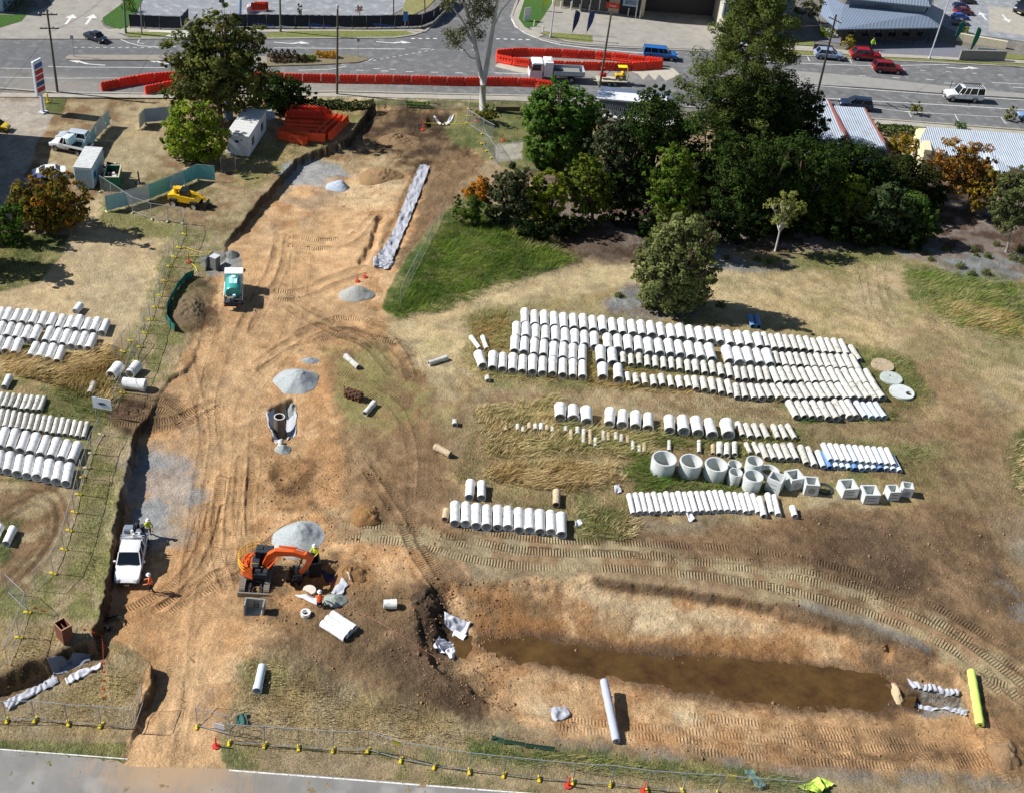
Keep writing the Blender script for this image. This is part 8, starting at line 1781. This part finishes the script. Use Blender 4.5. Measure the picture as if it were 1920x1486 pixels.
# tall pine: whorls of branches with foliage tufts at the ends
bp_=Vector((*P(1352,330)[:2],0));e=empty('pine_tree',bp_,0,'very tall dark hoop pine with tufted branches rising above the street','tree');topz=(Vector(Q(1352,-40,bp_.y))-bp_).z
g=MB();g.tube([(0,0,-.2),(0,0,topz*.5),(0,0,topz)],[.5,.35,.1],10);g.build('trunk',BARK,e,smooth=True);rs_=np.random.RandomState(11);Cs=[];Ns=[];co=[];g=MB()
for k in range(105):
    h=topz*(.2+.8*(k/105.));t=k*2.4;rad=8.0*(1-(h/topz)**2.2*.62)*rs_.uniform(.5,1.08);rise=rad*.12
    d=Vector((cos(t),sin(t),0));tip=d*rad+Vector((0,0,h+rise));g.tube([(0,0,h),d*rad*.6+Vector((0,0,h-.2)),tip],[.09,.06,.03],5)
    for q in range(3):
        c=np.array(tip)*(1-.16*q)+np.array([0,0,h*.16*q])+rs_.normal(size=3)*.35;rr=rs_.uniform(.8,1.35);m_=190;v=rs_.normal(size=(m_,3));v/=np.linalg.norm(v,axis=1,keepdims=True);v*=rs_.uniform(.4,1,m_)[:,None]**.5
        Cs.append(c+v*rr*np.array([1,1,.75]));Ns.append(v+np.array([0,0,.4])+rs_.normal(size=(m_,3))*.4);tt=rs_.uniform(0,1,(m_,1))*.6+rs_.uniform(0,.4);co.append(col3((54,70,34))*(1-tt)+col3((108,118,60))*tt)
g.build('branches',BARK,e);quads(np.concatenate(Cs),np.concatenate(Ns),.16*rs_.uniform(.6,1.3,sum(map(len,Cs))),np.concatenate(co),'crown',e,aspect=.4)
# street trees and shrubs
tree((1318,64),[(1252,78,9,8),],DG,MG,260,.15,'small tuft of pine foliage reaching over the forecourt','tree_tuft',trunk=False,cat='tree')if False else None
for(b,bl,ca,cb,nn,lb)in[((1594,96),[(1594,78,13,11),(1590,86,13,8)],(110,108,40),(168,150,62),1500,'small yellow-green street tree between the silver and red cars'),((1719,216),[(1719,198,12,9),(1716,205,9,7)],(92,100,50),(136,136,70),900,'small street tree in the near footpath beside the parking bays'),((1898,226),[(1896,214,12,10)],(84,96,48),(124,128,66),800,'small street tree by the right edge of the near footpath'),((1536,46),[(1500,8,24,18),(1530,4,20,16),(1520,20,18,12)],(66,72,42),(104,104,62),3500,'olive tree between the cream shop and the restaurant'),((1443,60),[(1445,46,10,9),(1436,55,12,7)],DG,MG,900,'small dark shrub in front of the cream shop window'),((561,34),[(562,16,5,9)],DG,GREYG,200,'tiny sapling in the grey car park behind the black fence'),((674,33),[(674,17,6,6)],(120,80,60),(150,104,80),180,'tiny russet sapling in the grey car park')]:
    tree(b,bl,ca,cb,nn,.15,lb,'street_tree',tr=.06,cat='tree')
for(u,v,w_,h,c_,lb)in[(515,96,13,9,0,0)]:pass
rs2=random.Random(3);k=0
for(u,v)in[(508,106),(518,108),(529,107),(540,107),(513,115),(522,117),(533,116),(544,115),(552,109),(558,116),(571,116)]:
    p=P(u,v,.15);e=empty('clipped_shrub',(p[0],p[1],.15),0,'%s dark cone-shaped shrub from the left in the planted median'%nth(k),'shrub','cone shrubs in the median');k+=1
    m_=220;t=rs_.uniform(0,2*pi,m_);h=rs_.uniform(0,1,m_);r_=.58*np.sqrt(1-h)*.95+.02;C=np.stack([r_*np.cos(t),r_*np.sin(t),h*1.15],1);quads(C,np.stack([np.cos(t),np.sin(t),np.full(m_,.5)],1),.1*rs_.uniform(.7,1.3,m_),col3((66,56,44))*rs_.uniform(.7,1.3,(m_,1)),'foliage',e)
def bushrow(px,c1,c2,w_,h,lab,dens=260,name='hedge',leaf=.12,cat='hedge',z0=0.0,kind=None):
    C=[];N_=[];co=[];base=Vector(P(*px[0],z0))
    for a,b in zip(px[:-1],px[1:]):
        A=P(*a,z0);B_=P(*b,z0);L=hypot(*(B_-A)[:2]);n_=int(L*dens);t=rs_.uniform(0,1,n_);th=rs_.uniform(0,pi,n_);rr=rs_.uniform(.85,1,n_);d=(B_-A)[:2]/L;nn=np.array([-d[1],d[0]])
        bump_=.8+.35*vnoise(t*L*1.3,t*0,4);off=np.cos(th)*w_/2*rr*bump_;hh=np.sin(th)*h*rr*bump_
        C.append(np.stack([A[0]+d[0]*t*L+nn[0]*off,A[1]+d[1]*t*L+nn[1]*off,z0+hh],1));N_.append(np.stack([nn[0]*np.cos(th),nn[1]*np.cos(th),np.sin(th)],1)+rs_.normal(size=(n_,3))*.5);tt=rs_.uniform(0,1,(n_,1));co.append((col3(c1)*(1-tt)+col3(c2)*tt))
    C=np.concatenate(C)-np.array(base);o=quads(C,np.concatenate(N_),leaf*rs_.uniform(.6,1.3,len(C)),np.concatenate(co),name,None);o.location=base;return tag(o,lab,cat,kind=kind)
bushrow([(556,112),(592,114)],(66,92,40),(112,126,60),1.1,.8,'low green planting in the middle of the planted median',z0=.15,name='low_planting',cat='plants');bushrow([(592,106),(632,108)],(150,120,40),(206,150,50),1.3,.9,'golden orange planting at the right of the planted median',z0=.15,name='low_planting',cat='plants')
bushrow([(1536,66),(1562,70)],(80,110,36),(132,150,48),1.2,1.3,'bright clipped hedge above the low dark block wall',350);bushrow([(1798,61),(1814,64)],(84,100,34),(130,136,44),1.6,1.3,'small clipped hedge at the end of the buff wall',300)
bushrow([(1640,250),(1700,256),(1722,260)],(34,54,26),(58,78,36),2.0,1.6,'long dark clipped hedge along the near footpath beside the roofs');bushrow([(1790,242),(1808,243)],(62,90,44),(92,120,60),1.6,1.1,'rounded green shrub on the near footpath',name='shrub',cat='shrub')
bushrow([(0,14),(28,16),(60,20)],(40,60,30),(66,88,42),3.5,2.4,'dark hedge and shrubs at the top left corner',200);bushrow([(236,24),(250,20)],(66,92,36),(106,126,46),2.2,2.2,'rounded green bush behind the greenish pole',300,name='bush',cat='bush')
bushrow([(640,206),(664,204),(700,203)],(40,58,30),(74,92,44),1.2,1.3,'dark scrub along the top of the dig',name='scrub',cat='scrub');bushrow([(762,200),(806,202)],(70,100,40),(110,130,56),1.0,.8,'bright green weeds along the wire fence at the top of the dig',name='weeds',cat='weeds')
bushrow([(560,202),(600,203),(640,203)],(34,48,26),(58,74,36),1.4,1.3,'dark scrub behind the stored orange barriers',name='scrub',cat='scrub')
bushrow([(1440,84),(1410,80),(1380,78)],(34,50,26),(56,76,36),1.6,1.4,'dark shrubs in front of the cream shop',name='shrubs',cat='shrubs')
# young shrubs on the mulch
k=0
for(u,v,s_)in[(1362,484,.5),(1388,470,.5),(1420,488,.7),(1442,492,.6),(1570,452,.6),(1632,456,.7),(1655,460,.5),(1712,470,.6),(1745,488,.6),(1800,502,.9),(1822,516,.8),(1848,514,.9),(1828,470,.8),(1830,480,.5),(1851,482,.7),(1868,460,.7),(1899,486,1.1),(1912,470,.9),(1920,492,1.2),(1738,476,.5),(1160,556,.7),(1212,575,.6),(1350,574,.8),(1180,382,1.6),(1240,440,1.2),(1090,420,1.0),(1520,440,.7),(1400,462,.6),(1770,468,.7)]:
    p=G(u,v);m_=int(260*s_);d=rs_.normal(size=(m_,3));d[:,2]=np.abs(d[:,2]);d/=np.linalg.norm(d,axis=1,keepdims=True);rr=rs_.uniform(.4,1,m_)[:,None]
    tt=rs_.uniform(0,1,(m_,1));o=quads(d*rr*s_*np.array([.8,.8,.9]),d+rs_.normal(size=(m_,3))*.5,.09*rs_.uniform(.6,1.4,m_),col3((62,76,42))*tt+col3((116,118,68))*(1-tt),'young_shrub',None);o.location=p
    tag(o,'young green shrub, %s from the left on the mulched garden beds'%nth(sorted([0]).index(0)+k),'shrub','young shrubs on the mulch');k+=1
# ------------------------------------------------------------------ grasses as geometry
def blades(poly,dens,h,w_,c1,c2,name,lab,lean=.5,seed=1,patch=None,dirv=(1,-.3),avoid=True,z_=0.0):
    ps=np.array([P(u,v,z_)[:2]for u,v in poly]);lo=ps.min(0);hi=ps.max(0);rs_=np.random.RandomState(seed);n_=int((hi[0]-lo[0])*(hi[1]-lo[1])*dens)
    x=rs_.uniform(lo[0],hi[0],n_);y=rs_.uniform(lo[1],hi[1],n_);m_=inside(x,y,[tuple(p)for p in ps]);x=x[m_];y=y[m_];e_=-sdf(x,y,[tuple(p)for p in ps]);m_=e_+2.6*(fbm(x,y,1.5,seed+60,3)-.5)>rs_.uniform(-.2,1.5,len(x));x=x[m_];y=y[m_]
    if patch:k_=fbm(x,y,patch[0],seed+40,3);m_=k_>patch[1];x=x[m_];y=y[m_]
    n_=len(x);z=hgt(x,y);hh=h*rs_.uniform(.5,1.3,n_)*(.6+.8*fbm(x,y,1.2,seed+3,2));sw=fbm(x,y,3.0,seed+7,2)*9;a=sw+rs_.normal(size=n_)*.5
    dx=np.cos(a)*.6+dirv[0];dy=np.sin(a)*.6+dirv[1];ln2=lean*hh*rs_.uniform(.5,1.3,n_);t=rs_.uniform(0,pi,n_);wx=np.cos(t)*w_/2;wy=np.sin(t)*w_/2
    v=np.stack([np.stack([x-wx,y-wy,z],1),np.stack([x+wx,y+wy,z],1),np.stack([x+dx*ln2,y+dy*ln2,z+hh],1)],1).reshape(-1,3).astype(np.float32)
    me=bpy.data.meshes.new(name);me.vertices.add(3*n_);me.vertices.foreach_set('co',v.ravel());me.loops.add(3*n_);me.loops.foreach_set('vertex_index',np.arange(3*n_,dtype=np.int32));me.polygons.add(n_);me.polygons.foreach_set('loop_start',np.arange(0,3*n_,3,dtype=np.int32));me.polygons.foreach_set('loop_total',np.full(n_,3,np.int32));me.update(calc_edges=True)
    q=np.clip(fbm(x,y,2.0,seed+9,3)*1.8-.4+rs_.normal(size=n_)*.2,0,1)[:,None];cc=(col3(c1)*(1-q)+col3(c2)*q)*rs_.uniform(.75,1.25,(n_,1));at_=me.attributes.new('lc','FLOAT_COLOR','POINT');f=np.ones((3*n_,4),np.float32);f[:,:3]=np.repeat(cc,3,0);at_.data.foreach_set('color',f.ravel());me.materials.append(LEAF)
    o=bpy.data.objects.new(name,me);COL.objects.link(o);return tag(o,lab,'grass',kind='stuff')
STR=(208,188,144);STRG=(160,158,102);GRN=(88,110,48);GRB=(104,132,52)
blades([(900,868),(1160,862),(1175,905),(1090,930),(905,905)],90,.75,.07,STR,(170,146,96),'tall_dry_grass','tall windswept straw grass between the pipe rows',.9,1)
blades([(880,765),(1040,730),(1080,790),(1240,800),(1240,860),(1160,860),(900,860)],60,.6,.07,STR,STRG,'tall_dry_grass','dry straw grass around the small half buried pipes',.8,2)
blades([(1060,795),(1500,805),(1520,870),(1240,850),(1060,835)],60,.45,.06,STRG,GRN,'long_grass','mixed green and straw grass around the weathered pipes',.6,3)
blades([(870,585),(960,575),(960,655),(1180,690),(1470,735),(1470,760),(1180,730),(900,705),(880,650)],60,.5,.06,(186,156,100),STRG,'long_grass','rusty straw grass along the front and left end of the main stack',.6,4)
blades([(1090,655),(1170,660),(1480,690),(1470,720),(1160,700),(1100,690)],40,.45,.06,GRN,STRG,'long_grass','green grass growing up between the weathered pipes of the main stack',.5,5)
blades([(1180,845),(1240,860),(1240,890),(1440,905),(1450,925),(1190,925),(1165,880)],70,.5,.06,GRN,GRB,'long_grass','fresh green grass around the concrete rings',.6,6)
blades([(1070,950),(1180,945),(1210,990),(1180,1015),(1090,1010)],70,.5,.06,GRN,STR,'long_grass','tufted olive grass between the two near pipe rows',.6,7)
blades([(1480,775),(1680,770),(1700,790),(1500,800)],60,.35,.06,GRN,GRB,'long_grass','green grass in front of the short front row',.5,8)
blades([(1560,820),(1760,835),(1770,900),(1690,880),(1680,850)],25,.35,.06,GRN,STRG,'long_grass','patchy green grass right of the double stack',.5,9,patch=(2.0,.5))
blades([(1600,640),(1700,660),(1750,740),(1690,768),(1650,740)],35,.3,.05,STRG,GRN,'long_grass','olive grass around the concrete lids',.5,10)
blades([(820,425),(900,400),(1010,430),(1090,490),(960,535),(840,582),(745,600),(718,580),(750,510)],70,.5,.06,GRN,(122,144,58),'bank_grass','lush green grass on the bank left of the trees',.5,11)
blades([(940,420),(1040,440),(1060,475),(980,470)],50,.7,.06,STR,STRG,'bank_grass','pale seeded grass on top of the green bank',.6,12)
blades([(1690,500),(1860,525),(1960,545),(1990,650),(1860,640),(1750,600)],45,.5,.06,STRG,GRB,'bank_grass','long olive grass on the right bank',.8,13)
blades([(1740,560),(1900,590),(1950,650),(1790,610)],45,.6,.06,STR,(184,150,96),'bank_grass','seeding straw grass on the right bank',.8,14)
blades([(0,655),(80,668),(200,640),(240,680),(210,760),(90,720),(0,700)],80,.8,.07,STR,(176,150,98),'tall_dry_grass','tall windswept straw grass in the left pipe yard',1.0,15)
blades([(60,690),(215,700),(215,790),(180,800),(90,735)],50,.5,.06,GRN,STRG,'long_grass','green and straw grass below the notice board',.6,16)
blades([(0,742),(90,745),(180,790),(175,822),(120,812),(0,780)],40,.35,.05,GRN,GRB,'long_grass','green grass between the narrow pipes of the left yard',.5,17)
blades([(195,700),(250,640),(285,560),(320,470),(335,470),(310,560),(275,650),(235,740),(215,790)],50,.3,.05,GRN,STRG,'long_grass','green grass strip under the long mesh fence',.5,18)
blades([(880,1388),(960,1398),(1200,1424),(1500,1452),(1560,1480),(1500,1500),(1200,1462),(860,1425)],60,.45,.05,GRN,STRG,'verge_growth','long green grass behind the bottom road fence',.6,19)
blades([(430,1400),(640,1400),(860,1435),(1300,1500),(1300,1515),(800,1455),(420,1432)],35,.15,.05,GRN,STRG,'verge_growth','short grass on the bottom road verge',.5,20)
blades([(-100,1392),(240,1398),(232,1430),(-100,1410)],40,.15,.05,GRN,STRG,'verge_growth','short grass on the bottom left verge',.5,21)
blades([(-80,1396),(100,1400),(236,1420),(236,1428),(100,1410),(-80,1404)],120,.12,.05,STRG,STR,'verge_growth','ragged grass along the edge of the bottom road, left',.5,31)
blades([(425,1434),(640,1448),(1000,1478),(1300,1512),(1300,1522),(1000,1488),(640,1460),(425,1444)],120,.12,.05,STR,STRG,'verge_growth','ragged grass along the edge of the bottom road, right',.5,32)
blades([(10,1210),(60,1160),(180,1190),(60,1240),(0,1280)],40,.25,.06,STR,STRG,'dry_grass','dry grass on the lower left bank above the trench',.7,22)
blades([(60,1330),(190,1250),(270,1245),(262,1300),(240,1360),(0,1350)],45,.25,.06,STR,STRG,'dry_grass','dry grass on the lower left corner below the trench',.7,23)
blades([(460,1240),(540,1220),(640,1290),(860,1340),(950,1390),(640,1400),(440,1390)],35,.25,.06,STR,(150,130,92),'dry_grass','dry tufted grass right of the site entrance',.7,24)
blades([(175,820),(250,815),(222,940),(200,1060),(180,1160),(120,1100),(150,960)],35,.2,.05,STRG,GRN,'dry_grass','short verge grass between the left fence and the cutting',.5,25)
blades([(1885,830),(1950,800),(1990,920),(1930,945),(1895,900)],60,.5,.06,GRN,STR,'bank_grass','green grass clump at the right edge of the picture',.6,26)
blades([(0,430),(100,440),(120,470),(80,525),(0,545)],35,.3,.05,GRN,STRG,'long_grass','green grass below the orange tree',.5,27)
blades([(450,300),(600,225),(640,262),(545,300),(500,340),(455,345)],25,.2,.05,STRG,GRN,'dry_grass','short grass around the site office and the barriers',.5,28)
